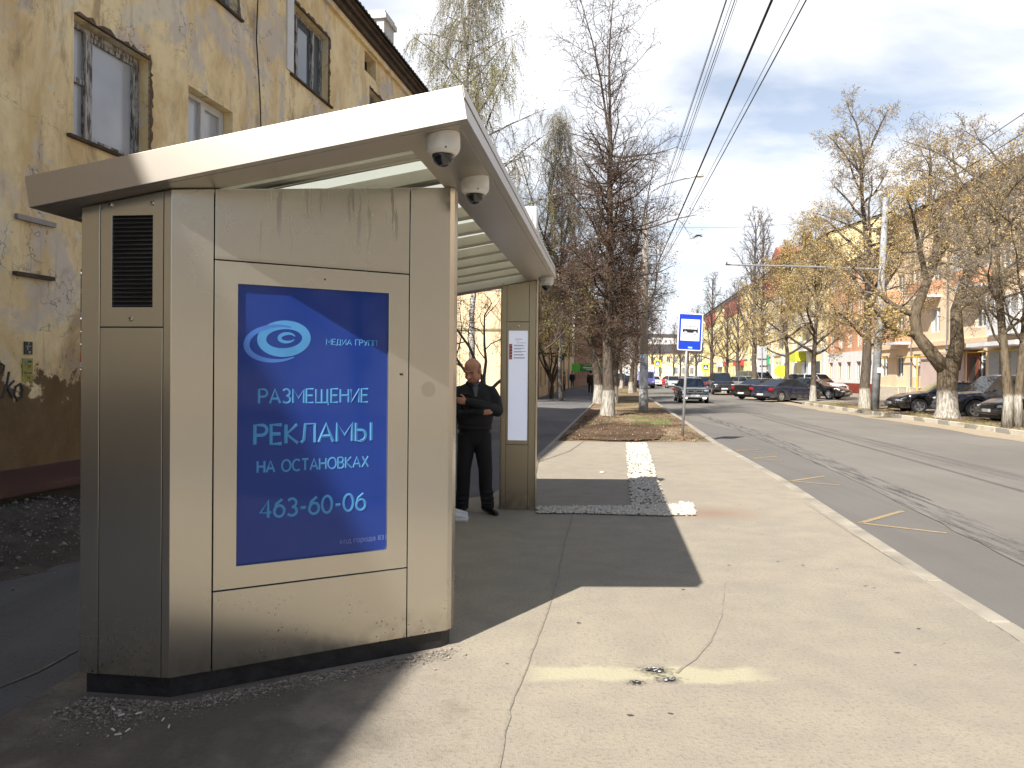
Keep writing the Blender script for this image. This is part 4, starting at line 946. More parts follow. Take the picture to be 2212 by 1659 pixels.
# local frame: x across (towards the road), y along the pavement
RS = .1677; zb = lambda x, y=0: 2.719 + RS * (x + .633)
V2 = lambda a, b: (a, b)
FL = Vector((-2.10, 3.47)); FRt = Vector((-.90, 4.37)); fd = (FRt - FL).normalized(); fn = Vector((fd.y, -fd.x)); flen = (FRt - FL).length
def inset(t, n): p = FL + (FRt - FL) * t + fn * n; return (p.x, p.y)
body = [(-2.57, 3.485), (-2.105, 3.485), inset(.004, -.012), inset(.985, -.012), (-.90, 4.40), (-.90, 4.49), (-2.57, 4.49)]
kb = MB(); kb.prism([(x, y) for x, y in [(-2.55, 3.50), (-2.11, 3.50), inset(.01, -.03), inset(.97, -.03), (-.925, 4.41), (-.925, 4.47), (-2.55, 4.47)]], .0, .10); kb.build('plinth', PLBLK, SH)
kb = MB(); kb.prism([(x, y) for x, y in [(-2.565, 3.493), (-2.11, 3.493), inset(.005, -.036), inset(.98, -.036), (-.91, 4.405), (-.91, 4.485), (-2.565, 4.485)]], .102, lambda x, y: zb(x) - .012); kb.build('kiosk_core', SEAM, SH)
def panel(name, a, c, z0, z1, mat, th=.018, hole=None, par=SH, bevel=.002):
    """Upright sheet from plan point a to c (outer line), z1 number or 'roof'; hole = (s0, s1, z0, z1) fractions along."""
    a = Vector((a[0], a[1])); c = Vector((c[0], c[1])); d = (c - a).normalized(); n = Vector((d.y, -d.x)); L = (c - a).length; b = MB()
    def P(s_, n_, z): q = a + d * s_ + n * n_; return Vector((q.x, q.y, z if z != 'roof' else zb(q.x) - .006))
    def bx(s0, s1, q0, q1):
        vs = [P(s0, -th, q0), P(s1, -th, q0), P(s0, 0, q0), P(s1, 0, q0), P(s0, -th, q1), P(s1, -th, q1), P(s0, 0, q1), P(s1, 0, q1)]
        b.add(vs, [(0, 2, 3, 1), (4, 5, 7, 6), (0, 1, 5, 4), (2, 6, 7, 3), (0, 4, 6, 2), (1, 3, 7, 5)])
    if hole:
        h0, h1, y0, y1 = hole
        vs = []; 
        q = [P(0, 0, z0), P(L, 0, z0), P(L, 0, z1), P(0, 0, z1), P(h0, 0, y0), P(h1, 0, y0), P(h1, 0, y1), P(h0, 0, y1)]
        q2 = [p - Vector((n.x, n.y, 0)) * th for p in q]; vs = q + q2
        fs = [(0, 1, 5, 4), (1, 2, 6, 5), (2, 3, 7, 6), (3, 0, 4, 7), (4, 5, 13, 12), (5, 6, 14, 13), (6, 7, 15, 14), (7, 4, 12, 15), (0, 8, 9, 1), (1, 9, 10, 2), (2, 10, 11, 3), (3, 11, 8, 0), (8, 12, 13, 9), (9, 13, 14, 10), (10, 14, 15, 11), (11, 15, 12, 8)]
        b.add(vs, fs)
    else: bx(0, L, z0, z1)
    return b.build(name, mat, par, bevel=bevel)
Tz = .104
xL = -2.57
panel('corner_panel', (xL, 3.472), (xL + .097, 3.472), Tz, 'roof', ST)
dr_ = panel('vent_door', (xL + .101, 3.472), (xL + .427, 3.472), 1.805, 'roof', ST, hole=(.060, .272, 1.90, 2.345))
panel('side_panel', (xL + .101, 3.472), (xL + .427, 3.472), Tz, 1.800, ST)
# folded corner sheet from the left face round to the slanting face
cp = MB(); th = .018
o1 = [(xL + .431, 3.472), (-2.10, 3.472), inset(.129, 0)]; i1 = [inset(.129, -th), (-2.105, 3.49), (xL + .431, 3.49)]
cp.prism(o1 + i1, Tz, lambda x, y: zb(x) - .006 if x > -2.3 else zb(x) - .006); cp.build('folded_corner', ST, SH, bevel=.002)
panel('top_panel', inset(.133, 0), inset(.818, 0), 2.149, 'roof', STD)
panel('screen_surround', inset(.133, 0), inset(.818, 0), .500, 2.143, ST, hole=((.2066 - .133) * flen, (.7395 - .133) * flen, .612, 2.033), th=.03)
panel('bottom_panel', inset(.133, 0), inset(.818, 0), Tz, .494, ST)
cp = MB(); cp.prism([inset(.822, 0), inset(.985, 0), (-.90, 4.395), (-.90, 4.49), (-.918, 4.49), (-.918, 4.40), inset(.98, -th), inset(.822, -th)], Tz, lambda x, y: zb(x) - .006); cp.build('edge_panel', ST, SH, bevel=.002)
panel('back_panel', (-.90, 4.492), (-2.57, 4.492), Tz, 'roof', ST); panel('outer_panel', (-2.572, 4.49), (-2.572, 3.48), Tz, 'roof', ST)
# vent louvres, locks
lv = MB()
for i in range(21):
    z = 1.905 + i * .0212
    lv.extrude([(xL + .163, 3.476, z), (xL + .163, 3.510, z + .018), (xL + .163, 3.510, z + .021), (xL + .163, 3.476, z + .003)], (.209, 0, 0))
lv.build('louvre_grille', M('dark_louvre', (.06, .06, .062), .45, .3, var=.3), dr_)
vb = MB(); vb.box(xL + .158, xL + .376, 3.515, 3.52, 1.895, 2.35); vb.build('grille_backing', SEAM, dr_)
LK = M('lock_steel', (.6, .58, .55), .25, 1, var=.1)
for x, z in ((xL + .152, 2.40), (xL + .37, 2.405), (xL + .262, 1.845)):
    k = MB(); k.lathe([(.0125, .0), (.0125, .006), (.010, .009), (.0, .009)], 16, (0, 0, 0), axis='Y'); k.lathe([(.0045, .0085), (.0045, .0105), (.0, .0105)], 6, axis='Y', mi=1)
    o = k.build('lock', [LK, SEAM], dr_, smooth=False); o.location = (x, 3.4715, z); o.rotation_euler = (0, 0, R(180))
# screen with its advert
SCR = Nodes('screen_glass'); v_ = SCR.co('Object'); n_ = SCR.noise(v_, 1.3, 4)
SCR.base(SCR.mix(SCR.ramp(n_, .35, .65), (.008, .026, .145), (.011, .033, .18))); SCR.set(roughness=.07); SCR.b.inputs['Specular IOR Level'].default_value = .4
dn = SCR.noise(v_, 180, 2, .6); SCR.base(SCR.mix(SCR.ramp(dn, .70, .78, 0, .45), SCR.mix(SCR.ramp(n_, .35, .65), (.008, .026, .145), (.011, .033, .18)), (.06, .10, .3))); SCR = keep(SCR)
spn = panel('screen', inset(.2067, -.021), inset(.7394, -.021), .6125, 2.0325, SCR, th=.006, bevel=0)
fr_ = MB()
MAQ = M('print_aqua', (.05, .17, .34), .6, var=.12, scale=9, spec=.2); MAQ2 = M('print_dim_blue', (.04, .11, .33), .25, var=.1)
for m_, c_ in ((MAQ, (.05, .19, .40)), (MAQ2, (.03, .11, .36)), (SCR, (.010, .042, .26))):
    b_ = m_.node_tree.nodes['Principled BSDF']; b_.inputs['Emission Color'].default_value = (*c_, 1); b_.inputs['Emission Strength'].default_value = (.08 if m_ is SCR else .16)      # glow added to screen and print, taken to be backlit
ang = math.atan2(fd.y, fd.x)
def scr(t, z, n=-.0200): p = inset(t, n); return Vector((p[0], p[1], z))
def stext(s, size, z, t=None, mat=MAQ, align='CENTER', sx=1, bold=0):
    return text(s, size, mat, spn, scr(t if t is not None else .473, z), (R(90), 0, ang), 'lettering', align, .0004, sx, bold)
def arc_(cx, cy, rx, ry, a0, a1, n=10): return [(cx + rx * math.cos(R(a0 + (a1 - a0) * i / n)), cy + ry * math.sin(R(a0 + (a1 - a0) * i / n))) for i in range(n + 1)]
GLY = {  # letters as pen strokes in a box 1 high
 'Р': (.56, [[(0, 0), (0, 1), (.3, 1)] + arc_(.3, .74, .26, .26, 90, -90) + [(0, .48)]]), 'А': (.72, [[(0, 0), (.36, 1), (.72, 0)], [(.12, .32), (.60, .32)]]), 'З': (.54, [arc_(.25, .75, .25, .25, 150, -90) , arc_(.25, .26, .29, .26, 90, -150)]),
 'М': (.78, [[(0, 0), (0, 1), (.39, .35), (.78, 1), (.78, 0)]]), 'Е': (.5, [[(.5, 1), (0, 1), (0, 0), (.5, 0)], [(0, .52), (.44, .52)]]), 'Щ': (.95, [[(0, 1), (0, 0), (.92, 0), (.92, -.18)], [(.43, 1), (.43, 0)], [(.86, 1), (.86, 0)]]),
 'Н': (.62, [[(0, 0), (0, 1)], [(.62, 0), (.62, 1)], [(0, .52), (.62, .52)]]), 'И': (.62, [[(0, 1), (0, 0), (.62, 1), (.62, 0)]]), 'К': (.56, [[(0, 0), (0, 1)], [(.54, 1), (.03, .5), (.58, 0)]]), 'Л': (.66, [[(-.02, 0), (.12, .15), (.18, 1), (.66, 1), (.66, 0)]]),
 'Ы': (.80, [[(0, 1), (0, 0), (.26, 0)] + arc_(.26, .29, .25, .29, -90, 90) + [(0, .58)], [(.80, 0), (.80, 1)]]), 'О': (.8, [arc_(.4, .5, .4, .5, 0, 360, 20)]), 'С': (.68, [arc_(.4, .5, .4, .5, 48, 312, 16)]), 'Т': (.6, [[(0, 1), (.6, 1)], [(.3, 1), (.3, 0)]]),
 'В': (.56, [[(0, 0), (0, 1), (.28, 1)] + arc_(.28, .76, .22, .24, 90, -90) + [(0, .52)], [(.28, .52)] + arc_(.28, .26, .27, .26, 90, -90) + [(0, 0)]]), 'Х': (.62, [[(0, 0), (.62, 1)], [(0, 1), (.62, 0)]]), 'Д': (.74, [[(.0, -.15), (.0, 0), (.74, 0), (.74, -.15)], [(.1, 0), (.2, 1), (.62, 1), (.62, 0)]]), 'Г': (.48, [[(0, 0), (0, 1), (.48, 1)]]), 'У': (.6, [[(0, 1), (.32, .38)], [(.62, 1), (.30, .1), (.08, 0)]]), 'П': (.6, [[(0, 0), (0, 1), (.6, 1), (.6, 0)]]),
 '4': (.6, [[(.45, 0), (.45, 1), (0, .3), (.62, .3)]]), '6': (.58, [arc_(.29, .32, .29, .32, 0, 360, 16), [(.02, .38), (.12, .75), (.45, 1)]]), '3': (.54, [arc_(.25, .75, .25, .25, 150, -90), arc_(.25, .26, .29, .26, 90, -150)]), '0': (.6, [arc_(.3, .5, .3, .5, 0, 360, 18)]), '-': (.34, [[(.02, .42), (.32, .42)]]), ' ': (.3, [])}
def pen(word, h, z, width, wt, mat, t=.473, name='lettering'):
    """Lettering drawn with a round pen, centred at fraction t of the face and fitted to the given width."""
    gap = .20; tot = sum(GLY[c][0] + gap for c in word) - gap; k = width / (tot * h); b = MB(); x = -width / 2; p0 = scr(t, z); d = Vector((fd.x, fd.y, 0))
    for c in word:
        w_, st = GLY[c]
        for s_ in st: b.tube([p0 + d * (x + q[0] * h * k) + Vector((0, 0, q[1] * h)) - Vector((fn.x, fn.y, 0)) * wt * .36 for q in s_], wt / 2 * 1.12, 6, rnd=False, sx=1, sy=1)
        x += (w_ + gap) * h * k
    o = b.build(name, mat, spn, smooth=False); return o
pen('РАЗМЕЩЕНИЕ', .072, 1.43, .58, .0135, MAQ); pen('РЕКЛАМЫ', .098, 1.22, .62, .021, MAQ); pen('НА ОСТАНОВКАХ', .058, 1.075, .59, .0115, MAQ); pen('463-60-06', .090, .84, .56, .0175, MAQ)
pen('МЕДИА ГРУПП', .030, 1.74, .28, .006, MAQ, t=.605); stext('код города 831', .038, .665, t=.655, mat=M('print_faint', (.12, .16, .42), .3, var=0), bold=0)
def ring(cx, cz, rx, rz_, w, a0=0, a1=360, tilt=0, lift=0, mat=MAQ, name='emblem'):
    b = MB(); n = 40
    for i in range(n + 1):
        a = R(a0 + (a1 - a0) * i / n); k = math.sin(math.pi * i / n) if a1 - a0 < 360 else 1; ww = w * (.25 + .75 * k)
        for s_ in (-1, 1):
            x = (rx + s_ * ww / 2) * math.cos(a); z = (rz_ + s_ * ww / 2) * math.sin(a)
            X = x * math.cos(tilt) - z * math.sin(tilt); Z = x * math.sin(tilt) + z * math.cos(tilt)
            p = scr(.2066 + (cx + X) / flen, cz + Z, -.0200 + lift); b.v.append(tuple(p))
    for i in range(n): b.f.append((2 * i, 2 * i + 1, 2 * i + 3, 2 * i + 2)); b.mi.append(0)
    return b.build(name, mat, spn, recalc=False)
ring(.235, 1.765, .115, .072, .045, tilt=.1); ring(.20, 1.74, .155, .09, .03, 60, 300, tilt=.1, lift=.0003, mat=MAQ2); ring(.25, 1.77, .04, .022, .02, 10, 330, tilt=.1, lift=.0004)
# screw, camera eye and speaker holes on the front
sm_ = MB(); p = inset(.50, .001); sm_.lathe([(.005, 0), (.0, .001)], 10, (0, 0, 0), axis='Y'); o = sm_.build('sensor_hole', SEAM, SH); o.location = (p[0], p[1], 2.085); o.rotation_euler = (0, 0, ang + math.pi)
p = inset(.79, .001); sm_ = MB(); sm_.box(-.009, .009, 0, .001, -.006, .006); o = sm_.build('key_slot', SEAM, SH); o.location = (p[0], p[1], 1.585); o.rotation_euler = (0, 0, ang + math.pi)
sp_ = MB()
for r_ in (0, .008, .016, .024, .032, .04):
    n = max(1, int(r_ * 6.283 / .008))
    for i in range(n): a = 6.283 * i / n; sp_.lathe([(.0018, 0), (.0, .0006)], 6, (r_ * math.cos(a), 0, r_ * math.sin(a)), axis='Y')
p = inset(.90, .0008); o = sp_.build('speaker_holes', SEAM, SH); o.location = (p[0], p[1], 1.50); o.rotation_euler = (0, 0, ang + math.pi)

# roof: sloping frame of steel boxes, opal sheets on cross beams
RX0, RX1, RY0, RY1, FH = -2.75, -.633, 3.347, 9.14, .152
nrm = Vector((-RS, 0, 1)).normalized() * FH
def slope_box(name, x0, x1, y0, y1, h0, h1, mat, par=SH, bevel=.002):
    """Box lying in the roof slope; h measured at right angles to it from the underside."""
    b = MB(); n = nrm.normalized()
    vs = [Vector((x, y, zb(x))) + n * h for h in (h0, h1) for y in (y0, y1) for x in (x0, x1)]
    b.add(vs, [(0, 2, 3, 1), (4, 5, 7, 6), (0, 1, 5, 4), (2, 6, 7, 3), (0, 4, 6, 2), (1, 3, 7, 5)]); return b.build(name, mat, par, bevel=bevel)
rf_ = slope_box('roof', RX0, RX1, RY0, RY0 + .045, .0, FH, STF)
slope_box('fascia', RX1 - .045, RX1, RY0 + .047, RY1, 0, FH, STF, rf_); slope_box('fascia', RX0, RX0 + .045, RY0 + .047, RY1, 0, FH, STF, rf_); slope_box('fascia', RX0 + .047, RX1 - .047, RY1 - .045, RY1, 0, FH, STF, rf_)
slope_box('fascia_lip', RX1 + .0005, RX1 + .006, RY0, RY1, FH * .62, FH + .004, STF, rf_)
slope_box('soffit', RX0 + .047, RX1 - .32, RY0 + .047, RY0 + .27, -.001, .012, STU, rf_); slope_box('soffit', RX1 - .32, RX1 - .047, RY0 + .047, RY1 - .047, -.003, .010, STU, rf_)
slope_box('soffit', RX0 + .047, RX1 - .322, RY1 - .25, RY1 - .047, -.001, .012, STU, rf_)
OP = Nodes('opal_sheet'); OP.base((.78, .80, .78)); OP.set(roughness=.4)
tr = OP.n.new('ShaderNodeBsdfTranslucent'); tr.inputs[0].default_value = (.62, .64, .60, 1); ms = OP.n.new('ShaderNodeMixShader'); ms.inputs[0].default_value = .85
OP.l.new(OP.b.outputs[0], ms.inputs[1]); OP.l.new(tr.outputs[0], ms.inputs[2]); OP.l.new(ms.outputs[0], OP.n['Material Output'].inputs[0]); OP = keep(OP)
slope_box('opal_sheet', RX0 + .046, RX1 - .046, RY0 + .046, RY1 - .046, FH - .02, FH - .012, OP, rf_, bevel=0)
BEAM = M('beam_beige', (.50, .46, .38), .45, .35, var=.15, scale=3)
y = RY0 + .50; k = 0
while y < RY1 - .3:
    b = MB(); n = nrm.normalized(); x0, x1 = RX0 + .05, RX1 - .05
    prof = [(0, .060), (.012, .045), (.055, .045), (.055, FH - .022), (0, FH - .022)]   # folded channel
    A = [Vector((x0, y + py, zb(x0))) + n * pz for py, pz in prof]; b.extrude(A, Vector((x1 - x0, 0, RS * (x1 - x0))))
    b.build('cross_beam', BEAM, rf_); slope_box('glazing_bar', x0, x1, y + .26, y + .285, FH - .045, FH - .021, BEAM, rf_, bevel=0); y += .52; k += 1
# small sign box standing on the far end of the roof, bird spikes along its top
sx0, sx1 = -1.15, -.82; sb_ = MB(); sb_.box(sx0, sx1, 8.55, 8.75, zb(sx0) + FH + .0, 3.46); tb = sb_.build('roof_sign', M('aluminium', (.62, .63, .64), .4, .5, var=.08), SH, bevel=.006)
sb_ = MB(); sb_.box(sx0 + .05, sx1 - .05, 8.538, 8.548, 3.0, 3.38); sb_.build('sign_face', MWHT, tb)
sb_ = MB()
for i in range(8): sb_.tube([(sx0 + .03 + i * .038, 8.65, 3.46), (sx0 + .05 + i * .042, 8.65, 3.52)], .004, 4)
sb_.build('bird_spike', MGREY, tb)
def timetable_glow():
    s = Nodes('glowing_timetable'); s.base((.60, .62, .72)); s.set(roughness=.35); s.b.inputs['Emission Color'].default_value = (.80, .84, 1, 1); s.b.inputs['Emission Strength'].default_value = .22; return keep(s)  # glow added so the timetable reads bright under the roof
# far pylon with the timetable
PX0, PX1, PY = -1.262, -.842, 8.90
pb = MB(); pb.box(PX0 + .01, PX1 - .01, PY + .022, PY + .17, 0, 2.64); pyl = pb.build('pylon', SEAM, SH)
SP = steel_mat('pylon_steel', (.50, .44, .34), .33)
panel('pylon_edge', (PX0, PY), (PX0 + .068, PY), .0, 'roof', SP, par=pyl); panel('pylon_edge', (PX1 - .085, PY), (PX1, PY), .0, 'roof', SP, par=pyl)
panel('pylon_side', (PX1 + .001, PY), (PX1 + .001, PY + .18), .0, 'roof', SP, par=pyl); panel('pylon_side', (PX0 - .001, PY + .18), (PX0 - .001, PY), .0, 'roof', SP, par=pyl); panel('pylon_back', (PX1, PY + .182), (PX0, PY + .182), 0, 'roof', SP, par=pyl)
panel('pylon_top', (PX0 + .072, PY), (PX1 - .089, PY), 2.196, 'roof', SP, par=pyl); panel('pylon_bottom', (PX0 + .072, PY), (PX1 - .089, PY), .0, .757, SP, par=pyl)
pdr = panel('timetable_door', (PX0 + .072, PY), (PX1 - .089, PY), .762, 2.190, SP, hole=(.022, .248, .81, 2.09), par=pyl)
tt = MB(); tt.box(PX0 + .090, PX0 + .325, PY + .010, PY + .014, .80, 2.10); tt_ = tt.build('timetable', timetable_glow(), pyl)
px = PX0 + .094
MRED = M('route_red', (.50, .02, .05), .5, var=0)
tb_ = MB(); tb_.box(px + .006, px + .042, PY + .0085, PY + .0098, 1.755, 1.935); tb_.build('route_band', MRED, tt_)
for i, s_ in enumerate(['10', '51', '56', '29', '90']):
    z = 1.915 - i * .036
    text(s_, .024, MWHT, tt_, (px + .016, PY + .0078, z - .006), (R(90), 0, 0), 'route_number', ext=.0002, bold=.0006)
    ln = MB(); ln.box(px + .06, px + .17 + (i * 37 % 5) * .008, PY + .0088, PY + .0098, z + .004, z + .009); ln.box(px + .06, px + .185 - (i * 23 % 4) * .012, PY + .0088, PY + .0098, z - .005, z - .0005); ln.build('route_text', M('grey_print', (.16, .16, .18), .6, var=0), tt_)
text('Автобус', .022, MRED, tt_, (px + .075, PY + .0085, 1.985), (R(90), 0, 0), 'heading', ext=.0002); text('Лето', .014, MRED, tt_, (px + .093, PY + .0085, 1.967), (R(90), 0, 0), 'heading', ext=.0002); text('Пн-Вс ежедневно', .013, MBLK, tt_, (px + .09, PY + .0085, 1.945), (R(90), 0, 0), 'heading', ext=.0002)
k = MB(); k.lathe([(.013, 0), (.013, .006), (.0, .009)], 14, axis='Y'); o = k.build('lock', LK, pdr); o.location = (PX0 + .21, PY - .0005, 2.145); o.rotation_euler = (0, 0, R(180))
# back: posts, glass, bench
for yy in (4.55, 6.0, 7.45, 8.95):
    b = MB(); b.box(-2.55, -2.49, yy - .03, yy + .03, 0, zb(-2.52) - .004); b.build('back_post', STU, SH, bevel=.003)
GL = Nodes('clear_glass'); GL.base((.82, .88, .88)); GL.set(roughness=.02); GL.b.inputs['Transmission Weight'].default_value = .95; GL.b.inputs['IOR'].default_value = 1.05; GL = keep(GL)
for a, c in ((4.60, 5.95), (6.05, 7.40), (7.50, 8.90)):
    b = MB(); b.box(-2.525, -2.515, a, c, .3, 2.2); b.build('glass_panel', GL, SH)
bn = MB(); bn.box(-2.35, -1.95, 4.9, 8.75, .42, .46); bn.box(-2.2, -2.1, 5.2, 5.28, 0, .419); bn.box(-2.2, -2.1, 8.3, 8.38, 0, .419); bn.build('bench', STU, SH, bevel=.006)
# dome cameras hanging under the roof edge
MCAM = M('camera_white', (.70, .68, .63), .4, var=.08, scale=20); MDOME = Nodes('smoked_dome'); MDOME.base((.012, .012, .015)); MDOME.set(roughness=.04); MDOME.b.inputs['Specular IOR Level'].default_value = .9; MDOME = keep(MDOME)
def dome(x, y, s, label):
    z = zb(x) - .004; r = empty('dome_camera', (0, 0, 0), 0, label, 'camera', 'dome cameras under the shelter roof')
    w = SH.matrix_basis @ Vector((x, y, z)) if False else Matrix.Rotation(R(-7.2), 4, 'Z') @ Vector((x, y, z)); r.location = w; r.rotation_euler = (0, -math.atan(RS) * .0, R(-7.2))
    b = MB(); b.lathe([(0, .02), (.082 * s, .02), (.086 * s, -.004), (.086 * s, -.050), (.081 * s, -.068), (.066 * s, -.084), (.058 * s, -.086), (0, -.086)], 32); b.build('housing', MCAM, r, smooth=False, bevel=.002)
    b = MB(); b.lathe([(.056 * s, -.0865)] + [(.056 * s * math.cos(a * math.pi / 16), -.0865 - .058 * s * math.sin(a * math.pi / 16)) for a in range(1, 8)] + [(.002, -.0865 - .058 * s)], 24); b.build('dome', MDOME, r, smooth=True)
    b = MB(); b.lathe([(.004, 0), (.004, .003), (0, .003)], 8, (.03, -.083 * s, -.07), axis='Y'); b.build('screw', SEAM, r)
dome(-.775, 3.50, .93, 'white dome camera nearest the front corner of the shelter roof'); dome(-.765, 4.30, .93, 'middle white dome camera under the roof edge beside the kiosk'); dome(-.735, 8.90, 1.0, 'white dome camera above the timetable pylon at the far end of the roof')

# ================================================================== trees
def bark_mat(name, a, b, wash=0.0, birch=False):
    s = Nodes(name); v = s.co('Object'); p = s.sep(v)
    n = s.noise(s.map(v, (9, 9, 1.6)), 2, 6, .65); c = s.mix(s.ramp(n, .35, .65), a, b)
    if birch:
        m = s.noise(s.map(v, (3, 3, 9)), 1.6, 5, .7); c = s.mix(s.ramp(m, .50, .56), (.50, .48, .45), (.035, .03, .03))
        c = s.mix(s.ramp(p[2], 2.2, 3.6, .75, 0), c, (.06, .05, .045))
    if wash:
        e = s.math('ADD', p[2], s.ramp(n, .3, .7, -.10, .10)); w = s.ramp(e, wash - .03, wash + .03, 1, 0)
        c = s.mix(w, c, s.mix(s.ramp(n, .40, .62), (.22, .20, .17), (.50, .47, .41)))
    s.base(c); s.set(roughness=.95); s.b.inputs['Specular IOR Level'].default_value = .1
    s.bump(n, .8, .05); return keep(s)
BARK = bark_mat('bark', (.06, .048, .040), (.15, .122, .10)); BARKW = bark_mat('whitewashed_bark', (.06, .048, .038), (.15, .122, .098), .98)
BARKT = bark_mat('tan_bark', (.08, .062, .043), (.19, .152, .105), 1.05); BIRCH = bark_mat('birch_bark', (.5, .48, .45), (.6, .58, .54), birch=True)
TWIG = M('twig', (.085, .062, .050), .9, var=.3, scale=2); TWIGL = M('pale_twig', (.20, .165, .125), .9, var=.3, scale=2); TWIGB = M('birch_twig', (.24, .21, .17), .9, var=.3, scale=2)
def leafmat(name, a, b):
    s = Nodes(name); v = s.co('Object'); s.base(s.mix(s.ramp(s.noise(v, 2.2, 4, .7), .35, .65), a, b)); s.set(roughness=.8); s.b.inputs['Specular IOR Level'].default_value = .15
    t = s.n.new('ShaderNodeBsdfTranslucent'); s.l.new(s.b.inputs['Base Color'].links[0].from_socket, t.inputs[0]); m = s.n.new('ShaderNodeMixShader'); m.inputs[0].default_value = .3
    s.l.new(s.b.outputs[0], m.inputs[1]); s.l.new(t.outputs[0], m.inputs[2]); s.l.new(m.outputs[0], s.n['Material Output'].inputs[0]); return keep(s)
L_BLOOM = leafmat('maple_bloom', (.46, .34, .13), (.62, .48, .23)); L_BROWN = leafmat('dry_brown_leaf', (.11, .066, .045), (.21, .14, .092)); L_BIRCH = leafmat('birch_leaf', (.24, .25, .06), (.36, .33, .10)); L_PINK = leafmat('dry_key', (.46, .28, .13), (.55, .38, .18))
def rot_to(d, ang, az, rr=None):
    d = d.normalized(); a = d.orthogonal().normalized(); c = d.cross(a)
    return (d * math.cos(ang) + (a * math.cos(az) + c * math.sin(az)) * math.sin(ang)).normalized()
class Tree:
    def __init__(s, seed): s.r = random.Random(seed); s.t = MB(); s.c = MB(); s.tips = []
    def path(s, p, d, L, segs, jit, trop):
        P = [p.copy()]; q = p.copy(); d = d.normalized()
        for i in range(segs):
            d = (d + Vector((s.r.uniform(-jit, jit), s.r.uniform(-jit, jit), s.r.uniform(-jit, jit) + trop))).normalized()
            q = q + d * (L / segs); P.append(q.copy())
        return P
    def grow(s, p, d, L, r, lv, spec):
        """spec[lv]: n children, angle range, child length ratio, tropism, jitter, segments, sides, start fraction."""
        sp = spec[lv]; P = s.path(p, d, L, sp['seg'], sp['jit'], sp['trop']); m = len(P)
        re = sp.get('rend', .25); rad = [r * (1 - (1 - re) * i / (m - 1)) for i in range(m)]
        (s.t if lv <= 1 and sp.get('t', 1) else s.c).tube(P, rad, sp['n'], cap=False)
        if lv + 1 >= len(spec):
            s.tips.append((P[-1], (P[-1] - P[-2]).normalized(), L)); 
            if m > 2: s.tips.append((P[m // 2], (P[-1] - P[-2]).normalized(), L))
            return P
        nx = spec[lv + 1]; cnt = sp['k'] if isinstance(sp['k'], int) else s.r.randint(*sp['k']); az = s.r.uniform(0, 6.28)
        for j in range(cnt):
            f = sp['start'] + (1 - sp['start']) * (j + s.r.uniform(.1, .9)) / cnt; x = f * (m - 1); i = min(int(x), m - 2); q = P[i].lerp(P[i + 1], x - i); dd = (P[i + 1] - P[i]).normalized()
            az += 2.4 + s.r.uniform(-.5, .5); an = R(s.r.uniform(*sp['ang'])); l = L * sp['ratio'] * s.r.uniform(.65, 1.25) * (1 - sp.get('fall', .45) * f)
            if 'len' in sp: l = sp['len'](f, s.r)
            rr_ = min(rad[i] * .62, r * sp.get('rr', .45)) * (1 - .35 * f)
            s.grow(q, rot_to(dd, an, az), l, max(rr_, nx.get('rmin', .004)), lv + 1, spec)
        return P
    def leaves(s, n, size, spread=.12, along=0.0, name='blossom', zmin=0, zmax=99, dens=None):
        b = MB(); T = [t for t in s.tips if zmin <= t[0].z <= zmax] or s.tips
        for _ in range(n):
            p, d, L = s.r.choice(T)
            if dens and s.r.random() > dens(p): continue
            q = p - d * L * s.r.uniform(0, along) + Vector((s.r.gauss(0, spread), s.r.gauss(0, spread), s.r.gauss(0, spread)))
            a = Vector((s.r.uniform(-1, 1), s.r.uniform(-1, 1), s.r.uniform(-1, 1))).normalized(); c = a.orthogonal().normalized(); z = s.r.uniform(.6, 1.3) * size
            e = a.cross(c)
            b.v += [(q + a * z).to_tuple(), (q - a * z * .5 + c * z * .8).to_tuple(), (q - a * z * .5 - c * z * .8).to_tuple(), (q + e * z * .8).to_tuple()]
            o = len(b.v) - 4; b.f += [(o, o + 1, o + 2), (o, o + 1, o + 3)]; b.mi += [0, 0]
        return b
def finish(T, name, label, pos, rz=0, bark=BARKW, twig=TWIG, leaves=(), group=None, cat='tree'):
    root = empty(name, pos, rz, label, cat, group)
    T.t.build('trunk', bark, root, smooth=True, recalc=False); cr = T.c.build('crown', twig, root, smooth=False, recalc=False)
    for b, m, nm in leaves: b.build(nm, m, cr, recalc=False)
    return root
def copy_tree(o, loc, rz, label, scale=1, group=None, parent=None, sz=None):
    c = o.copy(); COL.objects.link(c); c.parent = parent
    if parent is None: c.location = loc; c.rotation_euler = (0, 0, rz); c.scale = (scale, scale, sz or scale)
    if label: c['label'] = label
    for ch in children(o): copy_tree(ch, None, 0, None, parent=c)
    return c
def lv(k=0, ang=(30, 60), ratio=.5, trop=.0, jit=.15, seg=4, n=4, start=.2, **kw): return dict(k=k, ang=ang, ratio=ratio, trop=trop, jit=jit, seg=seg, n=n, start=start, **kw)
GS = 'street trees of the planting strip'; GF = 'trees of the far verge'

